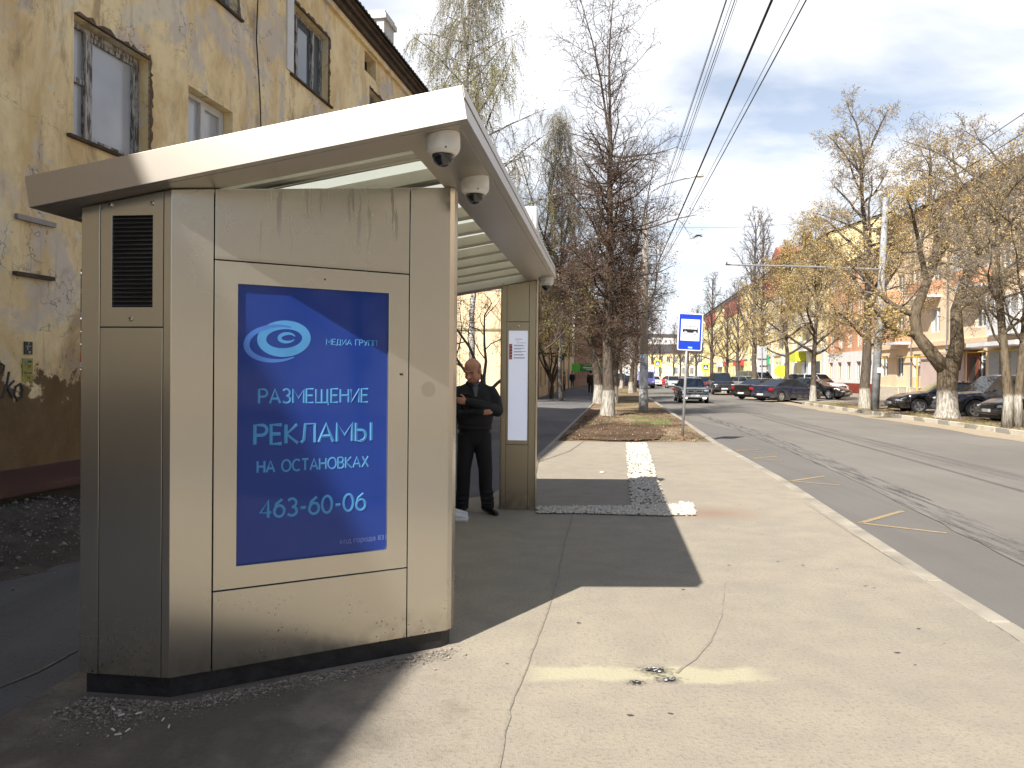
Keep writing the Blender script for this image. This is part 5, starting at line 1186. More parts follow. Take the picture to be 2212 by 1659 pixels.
# --- the tall lime beside the bus stop: upright leaders, thicket of shoots low down
def lime(seed, H, r0, dense=1.0, lean=(0, 0)):
    T = Tree(seed); P = [Vector((lean[0] * z * z / (H * 3), lean[1] * z * z / (H * 3), z)) + Vector((T.r.uniform(-.05, .05), T.r.uniform(-.05, .05), 0)) * (1 if z else 0) for z in rng(0, H * .62, 11)]
    rad = [r0 * (1.35 if i == 0 else 1.06 if i == 1 else 1 - .055 * i) for i in range(12)]
    T.t.tube(P, rad, 10, cap=False)
    twig = [lv(k=(6, 8), ang=(30, 60), trop=.04, jit=.30, seg=5, n=4, start=.15, ratio=.45), lv(k=(3, 5), ang=(30, 60), trop=.02, jit=.35, seg=3, n=3, start=.1, ratio=.55, t=0, rmin=.010), lv(k=2, ang=(25, 55), jit=.35, seg=2, n=3, rmin=.007, ratio=.6, start=.2), lv(jit=.3, seg=2, n=3, rmin=.006)]
    # leaders
    lead = [lv(k=17, ang=(35, 65), trop=.05, jit=.08, seg=8, n=7, start=.12, rend=.18, len=lambda f, r: r.uniform(1.7, 3.2) * (1 - .45 * f))] + twig
    for k, (a, an) in enumerate(((.3, 14), (2.6, 18), (4.4, 9))):
        T.grow(P[-1] if k < 2 else P[-3], rot_to(Vector((0, 0, 1)), R(an), a), H * (.42 - .05 * k), rad[-1] * (.72 - .1 * k), 0, lead)
    # boughs and shoots off the trunk
    for j in range(int(135 * dense)):
        f = T.r.random() ** .8; z = 2.4 + f * (H * .62 - 2.6); x = z / (H * .62) * 11; i = min(int(x), 10); q = P[i].lerp(P[i + 1], x - i)
        L = T.r.uniform(1.0, 2.6) if T.r.random() < .8 else T.r.uniform(2.4, 3.3)
        T.grow(q, rot_to(Vector((0, 0, 1)), R(T.r.uniform(45, 95)), T.r.uniform(0, 6.28)), L, .016 + L * .011, 0, twig)
    lv1 = T.leaves(int(46000 * dense), .030, .12, .6, dens=lambda p: 1 if p.z < H * .45 else max(.03, 1 - (p.z - H * .45) / (H * .15)))
    return T, lv1
T1, l1 = lime(11, 16.6, .22)
p = G(1312, 898); finish(T1, 'lime_tree', 'tallest lime tree with whitewashed foot and forked bare top, nearest the bus stop sign', p, .4, BARKW, TWIG, [(l1, L_BROWN, 'dry_leaves')], GS)
T2, l2 = lime(23, 14.5, .23, .8, (-1.6, .5))
t2 = finish(T2, 'lime_tree', 'leaning lime tree with a grey whitewashed foot at the walkway edge behind the tall one', G(1292, 871), 0, BARKW, TWIG, [(l2, L_BROWN, 'dry_leaves')], GS)
copy_tree(t2, G(1326, 870), 2.2, 'slim lime tree whose foot shows just right of the tall lime', .85, sz=.95); copy_tree(t2, G(1363, 849.5), 4.0, 'lime tree with a pale painted foot beside the concrete lamp post', .8, sz=.95); copy_tree(t2, G(1342, 839), 1.1, 'farther lime tree standing before the dark parked off-roader', .8, sz=.9)
copy_tree(t2, G(1330, 833), 5.1, 'farthest lime tree of the planting strip', .8, sz=.85)

# --- weeping birches
def birch(seed, H, r0, R_, leaf=1.0):
    T = Tree(seed); P = [Vector((.02 * z * math.sin(z * .3), .02 * z, z)) + Vector((T.r.uniform(-.06, .06), T.r.uniform(-.06, .06), 0)) * (1 if z else 0) for z in rng(0, H, 16)]
    rad = [r0 * (1.25 if i == 0 else max(.10, 1 - .057 * i)) for i in range(17)]; T.t.tube(P, rad, 9, cap=False)
    strand = [lv(k=12, ang=(50, 100), jit=.16, seg=7, n=4, start=.22, rend=.2, trop=-.02, len=lambda f, r: r.uniform(.5, 1.7)), lv(k=7, ang=(15, 40), trop=-.42, jit=.12, seg=5, n=3, start=.15, t=0, rmin=.010, len=lambda f, r: r.uniform(.4, 1.5)), lv(trop=-.5, jit=.08, seg=4, n=3, rmin=.009)]
    for j in range(70):
        f = (j + T.r.random()) / 70; z = H * (.26 + .72 * f); x = z / H * 16; i = min(int(x), 15); q = P[i].lerp(P[i + 1], x - i)
        L = R_ * (1.05 - .85 * f) * T.r.uniform(.5, 1.2); T.grow(q, rot_to(Vector((0, 0, 1)), R(T.r.uniform(35, 75)), j * 2.4), L, .018 + L * .012, 0, strand)
    cl = [(T.r.uniform(-R_, R_), T.r.uniform(-R_, R_), T.r.uniform(H * .3, H * .95), T.r.uniform(.9, 1.9)) for _ in range(26)]
    lf = T.leaves(int(70000 * leaf), .036, .05, .9, dens=lambda p: 1 if any((p.x - a) ** 2 + (p.y - b) ** 2 + (p.z - c) ** 2 < e * e for a, b, c, e in cl) else .28)
    return T, lf
B1, bl = birch(5, 23.5, .17, 5.6)
GB = 'weeping birches between the houses'
b1 = finish(B1, 'birch_tree', 'tall weeping birch with yellow green buds rising behind the shelter roof', (-2.05, 37.5, 0), 0, BIRCH, TWIGB, [(bl, L_BIRCH, 'young_leaves')], GB)
copy_tree(b1, (2.9, 45.2, 0), 2.1, 'shorter weeping birch showing between the tall birch and the lime', .68, sz=.72); copy_tree(b1, (-9.5, 47, 0), 4.0, 'weeping birch whose top shows above the roof of the old house', .8, sz=.95)

# --- small dark fruit tree behind the man, shrubby tree along the ochre house
T = Tree(31); sp_ = [lv(k=6, ang=(30, 60), jit=.28, seg=6, n=6, start=.3, trop=.05, ratio=.7), lv(k=6, ang=(30, 65), jit=.32, seg=5, n=4, start=.2, ratio=.6, rmin=.01), lv(k=5, ang=(30, 60), jit=.3, seg=3, n=3, start=.1, ratio=.6, rmin=.006), lv(k=2, jit=.3, seg=2, n=3, rmin=.004), lv(jit=.3, seg=2, n=3, rmin=.004)]
T.t.tube([(0, 0, 0), (.05, 0, .5), (.0, .05, 1.0)], [.12, .10, .085], 8, cap=False)
for a, an in ((.2, 35), (3.4, 20), (5.2, 40), (1.8, 28)): T.grow(Vector((0, .05, .95)), rot_to(Vector((0, 0, 1)), R(an), a), 3.0, .06, 0, sp_)
finish(T, 'fruit_tree', 'small dark twisted fruit tree with tiny yellow leaves seen beside the bald man', (-.72, 21.5, 0), .5, BARK, TWIG, [(T.leaves(2600, .02, .06, .8), L_BIRCH, 'young_leaves')])
T = Tree(37); T.t.tube([(0, 0, 0), (.05, 0, .8)], [.14, .12], 8, cap=False)
for k in range(8): T.grow(Vector((0, .05, .7 + k * .1)), rot_to(Vector((0, 0, 1)), R(T.r.uniform(8, 42)), k * 2.4), T.r.uniform(3.6, 5.4), .06, 0, sp_)
finish(T, 'shrubby_tree', 'many-stemmed shrubby tree in yellow leaf against the ochre house', (2.5, 48.5, 0), 0, BARK, TWIG, [(T.leaves(9000, .045, .16, .8), L_BLOOM, 'young_leaves')])

# --- far verge: big forked maple, others in bloom, bare ones further on
bloom = [lv(k=8, ang=(30, 60), trop=.05, jit=.22, seg=6, n=6, start=.25, ratio=.55, rr=.5), lv(k=7, ang=(30, 65), trop=.0, jit=.28, seg=5, n=4, start=.2, ratio=.55, t=0, rmin=.012), lv(k=5, ang=(30, 60), trop=-.03, jit=.3, seg=3, n=3, start=.15, ratio=.6, rmin=.009), lv(k=3, ang=(25, 55), jit=.3, seg=2, n=3, rmin=.007, ratio=.7, start=.2), lv(jit=.3, seg=2, n=3, rmin=.006)]
T = Tree(41); T.t.tube([(0, 0, 0), (0, 0, .35), (-.02, 0, 1.2), (.0, 0, 1.9), (.05, 0, 2.3)], [.50, .39, .35, .38, .36], 14, cap=False)
la = [Vector((-.05, 0, 1.8)), Vector((-.55, 0, 2.4)), Vector((-1.15, .1, 3.2)), Vector((-1.25, .15, 4.0)), Vector((-.75, .2, 5.3)), Vector((-.35, .3, 6.6))]; T.t.tube(la, [.30, .26, .22, .20, .17, .13], 10)
lb_ = [Vector((.15, 0, 1.9)), Vector((.35, 0, 2.9)), Vector((.35, .1, 4.2)), Vector((.7, .1, 5.4)), Vector((1.3, .2, 6.6))]; T.t.tube(lb_, [.30, .25, .20, .16, .12], 10)
T.t.ball((.15, -.42, 2.25), .11, n=8, m=6)
for q, d, L in ((la[3], (-.9, .1, .45), 3.4), (la[4], (-.5, -.3, .8), 3.6), (la[5], (-.1, .2, 1), 3.9), (la[5], (.4, -.3, .9), 3.4), (lb_[2], (.9, -.3, .5), 3.2), (lb_[3], (.8, .3, .6), 3.6), (lb_[4], (.5, 0, .9), 3.8), (lb_[4], (-.2, .2, 1), 4.0), (lb_[3], (-.4, -.6, .7), 2.8), (la[2], (-.9, -.4, .1), 2.6), (la[4], (.6, .5, .6), 3.0), (lb_[4], (1, .1, .2), 3.0)):
    T.grow(q, Vector(d), L, .13, 0, bloom)
finish(T, 'maple_tree', 'stout maple with a forked trunk and whitewashed foot, in yellow bloom before the dark cars', G(2046, 903), 0, BARKT, TWIGL, [(T.leaves(14000, .044, .12, .8), L_BLOOM, 'bloom')], GF)
def maple(seed, H, r0, nb, Rr, top=1.0):
    T = Tree(seed); P = [Vector((.03 * z * math.sin(z * .4), 0, z)) + Vector((T.r.uniform(-.05, .05), T.r.uniform(-.05, .05), 0)) * (1 if z else 0) for z in rng(0, H * .8, 12)]
    rad = [r0 * (1.3 if i == 0 else max(.14, 1 - .07 * i)) for i in range(13)]; T.t.tube(P, rad, 9, cap=False)
    for j in range(nb):
        f = (j + T.r.random()) / nb; z = 2.6 + f * (H * .8 - 2.7); x = z / (H * .8) * 12; i = min(int(x), 11); q = P[i].lerp(P[i + 1], x - i); L = Rr * (1.1 - .55 * f) * T.r.uniform(.7, 1.15)
        T.grow(q, rot_to(Vector((0, 0, 1)), R(T.r.uniform(40, 80) * (1 - .45 * f)), j * 2.4), L, .03 + L * .016, 0, bloom)
    return T
T = maple(43, 16.5, .26, 26, 4.3)
fl = T.leaves(16000, .046, .14, .8, dens=lambda p: 1 if p.z < 10.5 else .22)
m3 = finish(T, 'maple_tree', 'tall dark-trunked maple in yellow bloom with a bare top beside the leaning concrete post', G(1868, 881.5), 0, BARKW, TWIGL, [(fl, L_BLOOM, 'bloom')], GF)
T = maple(47, 12.0, .19, 17, 3.9)
m4 = finish(T, 'maple_tree', 'slender maple with yellow bloom and whitewashed foot in front of the dark blue saloon', G(1756, 865.8), 0, BARKW, TWIGL, [(T.leaves(12000, .05, .13, .8), L_BLOOM, 'bloom')], GF)
copy_tree(m4, (21.5, 60, 0), 2.2, 'maple in yellow bloom standing behind the dark blue saloon and the round lime sign', 1.05)
T = Tree(53)
for x0, r_ in ((-.16, .15), (.2, .13)):
    T.t.tube([(x0, 0, 0), (x0 * .8, 0, .9), (x0 * 1.4, .03, 2), (x0 * 2.2, .1, 3.6), (x0 * 3.0, .1, 5.4), (x0 * 3.4, 0, 7)], [r_ * 1.2, r_, r_ * .9, r_ * .75, r_ * .5, r_ * .3], 8)
    for j in range(15): z = 2.2 + j * .38; T.grow(Vector((x0 * (1 + z * .35), .05, z)), rot_to(Vector((0, 0, 1)), R(T.r.uniform(30, 65)), j * 2.4), T.r.uniform(1.8, 3.8), .045, 0, [dict(s_) for s_ in bloom])
finish(T, 'young_maple', 'double-stemmed young tree with thin brown twigs nearest the right-hand kerb', G(2186.5, 924), 0, BARKT, TWIGL, [(T.leaves(6000, .03, .12, .8), L_BLOOM, 'bloom')], GF)
bare = [lv(k=6, ang=(25, 50), trop=.07, jit=.16, seg=5, n=5, start=.2, ratio=.5), lv(k=6, ang=(25, 55), trop=.03, jit=.25, seg=4, n=3, start=.15, ratio=.5, t=0, rmin=.016), lv(k=4, ang=(25, 50), jit=.3, seg=2, n=3, start=.1, ratio=.6, rmin=.013), lv(jit=.3, seg=2, n=3, rmin=.010)]
T = Tree(59); H = 14; P = [Vector((T.r.uniform(-.06, .06), T.r.uniform(-.06, .06), z)) for z in rng(0, H * .85, 10)]; T.t.tube(P, [.24 * (1.3 if i == 0 else 1 - .085 * i) for i in range(11)], 8, cap=False)
for j in range(30): f = (j + T.r.random()) / 30; z = 2.8 + f * (H * .85 - 3); T.grow(Vector((0, 0, z)), rot_to(Vector((0, 0, 1)), R(T.r.uniform(35, 70) * (1 - .5 * f)), j * 2.4), 3.2 * (1.1 - .6 * f) * T.r.uniform(.7, 1.2), .07 * (1.1 - .6 * f), 0, bare)
br = finish(T, 'bare_tree', 'bare street tree with a whitewashed foot by the yellow pedestrian crossing sign', G(1536, 840), 0, BARKW, TWIG, [], GF)
copy_tree(br, G(1628, 847), 1.0, 'tall bare tree with a dark peeling trunk beside the grey minibus', 1.1, sz=1.33); copy_tree(br, G(1646, 845), 2.9, 'tall bare tree just right of the dark peeling one', 1.0, sz=1.36)
for i, (x, y, s_, lb2) in enumerate([(1503, 834, .85, 'first bare tree left of the crossing sign, behind the blue-green saloon'), (1486, 831, .85, 'bare tree behind the bus stop sign post'), (1470, 829, .9, 'bare tree left of the bus stop sign post, down the street'), (1455, 826, .9, 'small far bare tree above the silver car on the road'), (1425, 822, 1.1, 'far bare tree at the end of the street above the white car'), (1408, 822, 1.2, 'far bare tree right of the white box truck'), (1376, 828, 1.0, 'far bare tree left of the white box truck'), (1592, 843, .9, 'bare tree rising behind the grey hatchback'), (1570, 838, .9, 'bare tree before the bright yellow house')]):
    copy_tree(br, G(x, y), i * 1.7, lb2, s_)

for i, (x_, y_) in enumerate(((12.6, 2), (11.6, -9), (10.4, -21), (9.2, -34))): copy_tree(m3, (x_ + 2.2, y_, 0), i * 1.9 + 1, ['blooming maple beside the road level with the viewpoint, outside the photograph', 'blooming maple just behind the viewpoint across the road, outside the photograph', 'second blooming maple behind the viewpoint, outside the photograph', 'third blooming maple far behind the viewpoint, outside the photograph'][i], .8)
# ================================================================== vehicles
RUB = M('tyre_black', (.018, .018, .02), .85, var=.2); RIM = M('alloy_rim', (.50, .50, .51), .3, .8, var=.1); TRIM = M('black_trim', (.02, .02, .022), .55, var=.2)
CHR = M('chrome', (.72, .72, .74), .12, 1, var=0); CARGL = glass_mat('car_glass', (.018, .024, .030), .04, .9); HEADL = M('headlight_glass', (.55, .57, .60), .12, .3, var=.1); TAILL = M('tail_lamp_red', (.35, .01, .015), .2, var=0); ORGL = M('orange_lamp', (.75, .18, .03), .3, var=0); PLATE = M('plate_white', (.6, .6, .6), .5, var=.05)
def paint(name, c, dirt=.25):
    if name in _mats: return _mats[name]
    s = Nodes(name); v = s.co('Object'); p = s.sep(v); n = s.noise(v, 3, 5, .65)
    f = s.math('MULTIPLY', s.ramp(p[2], .25, .75, 1, .12), s.ramp(n, .35, .65, 0, dirt * 2)); s.base(s.mix(f, c, (.22, .19, .15)))
    s.set(roughness=s.ramp(f, 0, .5, .22, .6)); s.b.inputs['Coat Weight'].default_value = .6; s.b.inputs['Coat Roughness'].default_value = .08; return keep(s)
KINDS_ = dict(
    saloon=dict(L=4.75, W=1.80, top=[(0, .72), (.04, .98), (.2, 1.03), (1.0, 1.03), (3.35, .96), (4.2, .84), (4.6, .70), (4.75, .52)], roof=1.44, g=(.62, 1.35, 2.55, 3.42), mid=1.95, wx=(.95, 3.78), wr=.33, bot=.24),
    classic=dict(L=4.85, W=1.80, top=[(0, .75), (.04, .93), (.2, .96), (1.0, .99), (3.5, 1.00), (4.3, .93), (4.75, .84), (4.85, .60)], roof=1.49, g=(.95, 1.40, 2.75, 3.45), mid=2.05, wx=(.95, 3.85), wr=.34, bot=.27),
    hatch=dict(L=4.2, W=1.74, top=[(0, .72), (.05, 1.0), (.4, 1.06), (2.9, .98), (3.7, .86), (4.08, .70), (4.2, .52)], roof=1.50, g=(.08, .55, 2.3, 3.1), mid=1.55, wx=(.72, 3.35), wr=.32, bot=.22),
    suv=dict(L=4.75, W=1.88, top=[(0, .75), (.04, 1.1), (.3, 1.13), (3.3, 1.10), (4.3, 1.04), (4.65, .88), (4.75, .60)], roof=1.78, g=(.06, .30, 2.75, 3.45), mid=1.75, wx=(.88, 3.82), wr=.38, bot=.32),
    van=dict(L=4.9, W=1.95, top=[(0, .8), (.03, 1.2), (.3, 1.25), (3.8, 1.15), (4.5, 1.02), (4.8, .82), (4.9, .58)], roof=2.05, g=(.05, .18, 3.2, 4.15), mid=2.0, wx=(.85, 3.95), wr=.34, bot=.28))
def frame_quad(bm_, gl, P, k=.10, push=.006):
    P = [Vector(p) for p in P]; n = (P[1] - P[0]).cross(P[2] - P[0]).normalized(); c = sum(P, Vector()) / len(P); m = len(P)
    I = []
    for i, p in enumerate(P):
        a = (P[i - 1] - p).normalized(); b = (P[(i + 1) % m] - p).normalized(); d = a + b; sn = max(.35, a.cross(b).length); I.append(p + (a + b) * (k / sn) * .55)
    fs = [(i, (i + 1) % m, m + (i + 1) % m, m + i) for i in range(m)]; bm_.add(P + I, fs); gl.add(I, [tuple(range(m))])
def car(kind, pos, yaw, color, label, rim=RIM, plate=True, mirror=True, tail=TAILL, group=None, name='parked_car', cat='car', front_extra=None):
    K = KINDS_[kind]; L, Wd = K['L'], K['W'] / 2; root = empty(name, pos, yaw, label, cat, group); ox = -L / 2
    xs = sorted(set([round(x, 3) for x in rng(0, L, int(L / .1))] + [wx + K['wr'] * 1.16 * math.cos(R(a)) for wx in K['wx'] for a in range(0, 181, 15)] + [.02, .05, L - .02, L - .05]))
    b = MB(); N = None
    for x in xs:
        zt = interp(K['top'], x); zl = K['bot'] + (.08 if x < .1 or x > L - .15 else 0)
        for wx in K['wx']:
            ra = K['wr'] * 1.16
            if abs(x - wx) < ra: zl = max(zl, K['wr'] + math.sqrt(ra * ra - (x - wx) ** 2))
        t = abs(x / L * 2 - 1); w = Wd * (1 - .05 * t ** 2 - .13 * t ** 10); zl = min(zl, zt - .10)
        half = [(0, zt + .02), (.5 * w, zt + .012), (.82 * w, zt - .012), (.94 * w, zt - .05), (.99 * w, zt - .14 * (zt - zl) - .06), (w, zl + .5 * (zt - zl)), (.995 * w, zl + .2 * (zt - zl)), (.965 * w, zl)]
        sec = [(-y, z) for y, z in reversed(half)] + half[1:]; N = len(sec)
        b.v += [(x + ox, y, z) for y, z in sec]
    m = len(xs)
    for i in range(m - 1):
        for j in range(N - 1): b.f.append((i * N + j, (i + 1) * N + j, (i + 1) * N + j + 1, i * N + j + 1)); b.mi.append(0)
    b.f.append(tuple(range(N))); b.mi.append(0); b.f.append(tuple((m - 1) * N + j for j in reversed(range(N)))); b.mi.append(0)
    x0, x1, x2, x3 = K['g']; zr = K['roof']; bw, rw = .86 * Wd, .68 * Wd; xm = K['mid']; zb_ = lambda x: interp(K['top'], x) - .02
    G1_, G2_, S = MB(), MB(), []
    frame_quad(b, G1_, [(x3 + ox, -bw, zb_(x3)), (x3 + ox, bw, zb_(x3)), (x2 + ox, rw, zr - .03), (x2 + ox, -rw, zr - .03)], .07)
    frame_quad(b, G2_, [(x0 + ox, bw, zb_(x0)), (x0 + ox, -bw, zb_(x0)), (x1 + ox, -rw, zr - .04), (x1 + ox, rw, zr - .04)], .09)
    for sy in (-1, 1):
        g1, g2 = MB(), MB()
        q1 = [(xm + ox, sy * bw, zb_(xm)), (x3 + ox, sy * bw, zb_(x3)), (x2 + ox, sy * rw, zr - .03), (xm + ox, sy * rw, zr - .03)]
        q2 = [(x0 + ox, sy * bw, zb_(x0)), (xm + ox, sy * bw, zb_(xm)), (xm + ox, sy * rw, zr - .03), (x1 + ox, sy * rw, zr - .04)]
        frame_quad(b, g1, q1, .06); frame_quad(b, g2, q2, .06); S += [g1, g2]
    # roof skin
    n0 = len(b.v); ys = rng(-1, 1, 6)
    for x, dz in ((x1, -.04), (x1 + .25, 0), ((x1 + x2) / 2, .015), (x2 - .2, 0), (x2, -.03)):
        for y in ys: b.v.append((x + ox, y * rw, zr + dz + .03 * (1 - y * y)))
    for i in range(4):
        for j in range(6): a = n0 + i * 7 + j; b.f.append((a, a + 7, a + 8, a + 1)); b.mi.append(0)
    body = b.build('body', color, root, smooth=True)
    md = body.modifiers.new('edge', 'EDGE_SPLIT'); md.split_angle = R(32)
    G1_.build('windscreen', CARGL, root); G2_.build('rear_window', CARGL, root)
    for g_ in S: g_.build('side_window', CARGL, root)
    u = MB(); u.box(.12 + ox, L - .12 + ox, -(Wd - .25), Wd - .25, K['bot'] - .05, .62); u.box(x0 + .25 + ox, x3 - .45 + ox, -(Wd - .3), Wd - .3, .621, .95); u.build('underbody', TRIM, root)
    for wx in K['wx']:
        for sy in (-1, 1):
            r = K['wr']; t = MB(); t.lathe([(r * .62, -.10), (r * .95, -.10), (r, -.07), (r, .07), (r * .95, .10), (r * .62, .10), (r * .62, -.10)], 22, axis='Y', cap=False); w = t.build('wheel', RUB, root, smooth=False); w.location = (wx + ox, sy * (Wd - .115), r)
            q = MB(); q.lathe([(r * .64, -.085), (r * .64, .085), (r * .58, .093), (r * .50, .07), (.0, .07)], 20, axis='Y', mi=1)
            for k in range(6):
                a = k * math.pi / 3; c_, s_ = math.cos(a), math.sin(a); q.add([(c_ * .04 - s_ * .04, .092, s_ * .04 + c_ * .04), (c_ * .04 + s_ * .04, .092, s_ * .04 - c_ * .04), (c_ * r * .6 + s_ * .05, .088, s_ * r * .6 - c_ * .05), (c_ * r * .6 - s_ * .05, .088, s_ * r * .6 + c_ * .05)], [(0, 1, 2, 3)])
            q.lathe([(.055, .07), (.05, .098), (0, .098)], 12, axis='Y'); q.lathe([(r * .66, .08), (r * .66, .102), (r * .57, .102), (r * .57, .08)], 20, axis='Y', cap=False)
            o = q.build('rim', [rim, M('rim_dark', (.10, .10, .10), .5, .5)], w); o.rotation_euler = (0, 0, 0 if sy > 0 else math.pi)  # disc behind the spokes in a darker grey
    zt = interp(K['top'], L - .12); tw = Wd * .86
    for sy in (-1, 1):
        h = MB(); h.box(L - .30 + ox, L - .02 + ox, sy * tw - .20, sy * tw + .10 * sy * sy * 0 + .08, zt - .16, zt - .03) if False else h.ball((L - .20 + ox, sy * (tw - .14), zt - .10), .1, (1.9, 2.1, .72), 12, 8); h.build('headlight', HEADL, root, smooth=True)
        z0 = interp(K['top'], .08); h = MB(); h.box(-.012 + ox, .20 + ox, sy * tw - .16, sy * tw + .06, z0 - .28 if kind != 'suv' else z0 - .4, z0 - .12); h.build('tail_light', tail, root, bevel=.02)
        if mirror: h = MB(); h.ball((x3 - .32 + ox, sy * (Wd + .07), zb_(x3) + .11), .085, (.7, 1.2, .8), 10, 8); h.tube([(x3 - .3 + ox, sy * (Wd - .08), zb_(x3) + .03), (x3 - .32 + ox, sy * (Wd + .05), zb_(x3) + .08)], .02, 5); h.build('wing_mirror', color, root, smooth=True)
        h = MB(); h.box(xm - .16 + ox, xm - .02 + ox, sy * (Wd + .004) - .012, sy * (Wd + .004) + .012, zb_(xm) - .13, zb_(xm) - .10); h.build('door_handle', color, root)
        h = MB(); h.box(K['wx'][0] + .45 + ox, K['wx'][1] - .45 + ox, sy * Wd - .012, sy * Wd + .012, .50, .56); h.build('side_strip', TRIM, root)
    for x, d in ((L, 1), (0, -1)):
        h = MB(); h.box(x + ox - (.10 if d > 0 else .03), x + ox + (.03 if d > 0 else .10), -Wd * .86, Wd * .86, .34, .50); h.build('bumper', CHR if kind == 'classic' else color, root, bevel=.03)
        if plate: h = MB(); h.box(x + ox + d * .031 - .004, x + ox + d * .031 + .004, -.26, .26, .40, .51); h.build('number_plate', PLATE, root)
    gr = MB(); gr.box(L - .09 + ox, L + .012 + ox, -.42, .42, zt - .19, zt - .06)
    go_ = gr.build('grille', TRIM, root, bevel=.01)
    if kind == 'classic':
        for y0 in (-.44, .03): gq = MB(); gq.box(L + .013 + ox, L + .03 + ox, y0, y0 + .41, zt - .20, zt - .05); gq.build('grille_surround', CHR, go_); gq = MB(); gq.box(L + .031 + ox, L + .036 + ox, y0 + .025, y0 + .385, zt - .18, zt - .07); gq.build('grille_mouth', TRIM, go_)
        for sy in (-1, 1): h = MB(); h.box(L + .02 + ox, L + .06 + ox, sy * .55 - .10, sy * .55 + .10, .27, .36); fg = h.build('fog_lamp', M('lit_lamp', (.8, .8, .8), .3, var=0), root, bevel=.02)
    return root
def fg_emit():
    m = _mats['lit_lamp']; b = m.node_tree.nodes['Principled BSDF']; b.inputs['Emission Color'].default_value = (1, .98, .92, 1); b.inputs['Emission Strength'].default_value = 1.5
P_BLK = paint('black_paint', (.008, .008, .009), .12); P_NAVY = paint('navy_paint', (.010, .015, .038), .25); P_TEAL = paint('blue_green_paint', (.016, .032, .045), .15); P_SIL = paint('silver_paint', (.42, .42, .43), .15); P_WHT = paint('white_paint', (.68, .68, .69), .12)
P_RED = paint('red_paint', (.50, .02, .02), .1); P_GREY = paint('grey_paint', (.17, .17, .175), .2); P_DBL = paint('dark_blue_paint', (.016, .022, .038), .35); P_MAR = paint('maroon_paint', (.12, .012, .02), .15); P_PURP = paint('violet_paint', (.14, .13, .38), .15)
D = math.radians
GR = 'cars parked along the far verge'; GD = 'cars far down the street'
v = car('classic', (11.15, 47.9, RZ), D(-97), P_TEAL, 'dark blue-green saloon with twin chrome grilles and fog lamps lit, driving towards the bus stop', name='saloon_car'); fg_emit()
car('saloon', (18.0, 50.2, RZ + .03), D(27), P_NAVY, 'dirty dark blue saloon parked nose in across the kerb gap', group=GR)
car('saloon', (17.6, 53.4, -.09), D(31), P_BLK, 'black saloon with red tail lamps half behind the dark blue one', group=GR)
car('saloon', (21.2, 54.0, -.03), D(-42), P_BLK, 'black saloon with its front showing right of the slender maple', group=GR)
car('suv', (24.4, 61.5, -.03), D(-58), P_WHT, 'white off-roader with black grille behind the slender maple', group=GR)
car('van', (24.6, 77, -.03), D(-72), P_GREY, 'grey minibus parked behind the dark peeling tree', group=GR, name='minibus', cat='minibus')
car('hatch', (22.3, 72.5, -.03), D(-62), P_GREY, 'small grey hatchback left of the grey minibus', group=GR)
car('suv', tuple(G(1557, 850, -.03)), D(-98), P_BLK, 'black off-roader facing the viewer right of the bare tree', group=GR)
car('saloon', tuple(G(1526, 845, -.03)), D(-97), P_MAR, 'maroon car just left of the bare tree by the crossing sign', group=GR)
car('saloon', tuple(G(1511, 842, -.03)), D(-97), P_SIL, 'silver car beyond the maroon one along the far verge', group=GR)
car('saloon', tuple(G(1497, 839, -.03)), D(-97), P_DBL, 'dark car behind the roof of the blue-green saloon', group=GR)
car('hatch', tuple(G(1454, 838.5, RZ)), D(-96), P_SIL, 'silver car following the blue-green saloon', group=GD)
car('hatch', tuple(G(1441, 834, RZ)), D(172), P_RED, 'red hatchback crossing side-on far down the street', group=GD)
car('saloon', tuple(G(1413, 834.5, RZ)), D(-94), P_WHT, 'white car far down the road right of the box truck', group=GD)
car('suv', tuple(G(1340, 837.5, RZ)), D(2), P_BLK, 'black off-roader side-on behind the lime tree trunks', group=GD)
car('saloon', tuple(G(1372, 833, RZ)), D(-100), P_SIL, 'silver car left of the concrete lamp post far away', group=GD)
car('saloon', tuple(G(1355, 830, RZ)), D(-100), P_DBL, 'dark blue car beside the far silver one, left of the lamp post', group=GD)
car('saloon', tuple(G(1482, 835, RZ)), D(-96), P_DBL, 'dark car far behind the bus stop sign post', group=GD)
car('saloon', (19.75, 35.0, -.05), D(172), P_BLK, 'glossy black saloon with six-spoke wheels behind the forked maple', group=GR)
car('suv', (20.3, 32.0, -.10), D(178), P_DBL, 'dark blue off-roader streaked with dust and leaf shadows', group=GR)
car('hatch', (19.45, 28.0, -.06), D(179), P_BLK, 'black car with spidery alloy wheels behind the double-stemmed tree', group=GR)
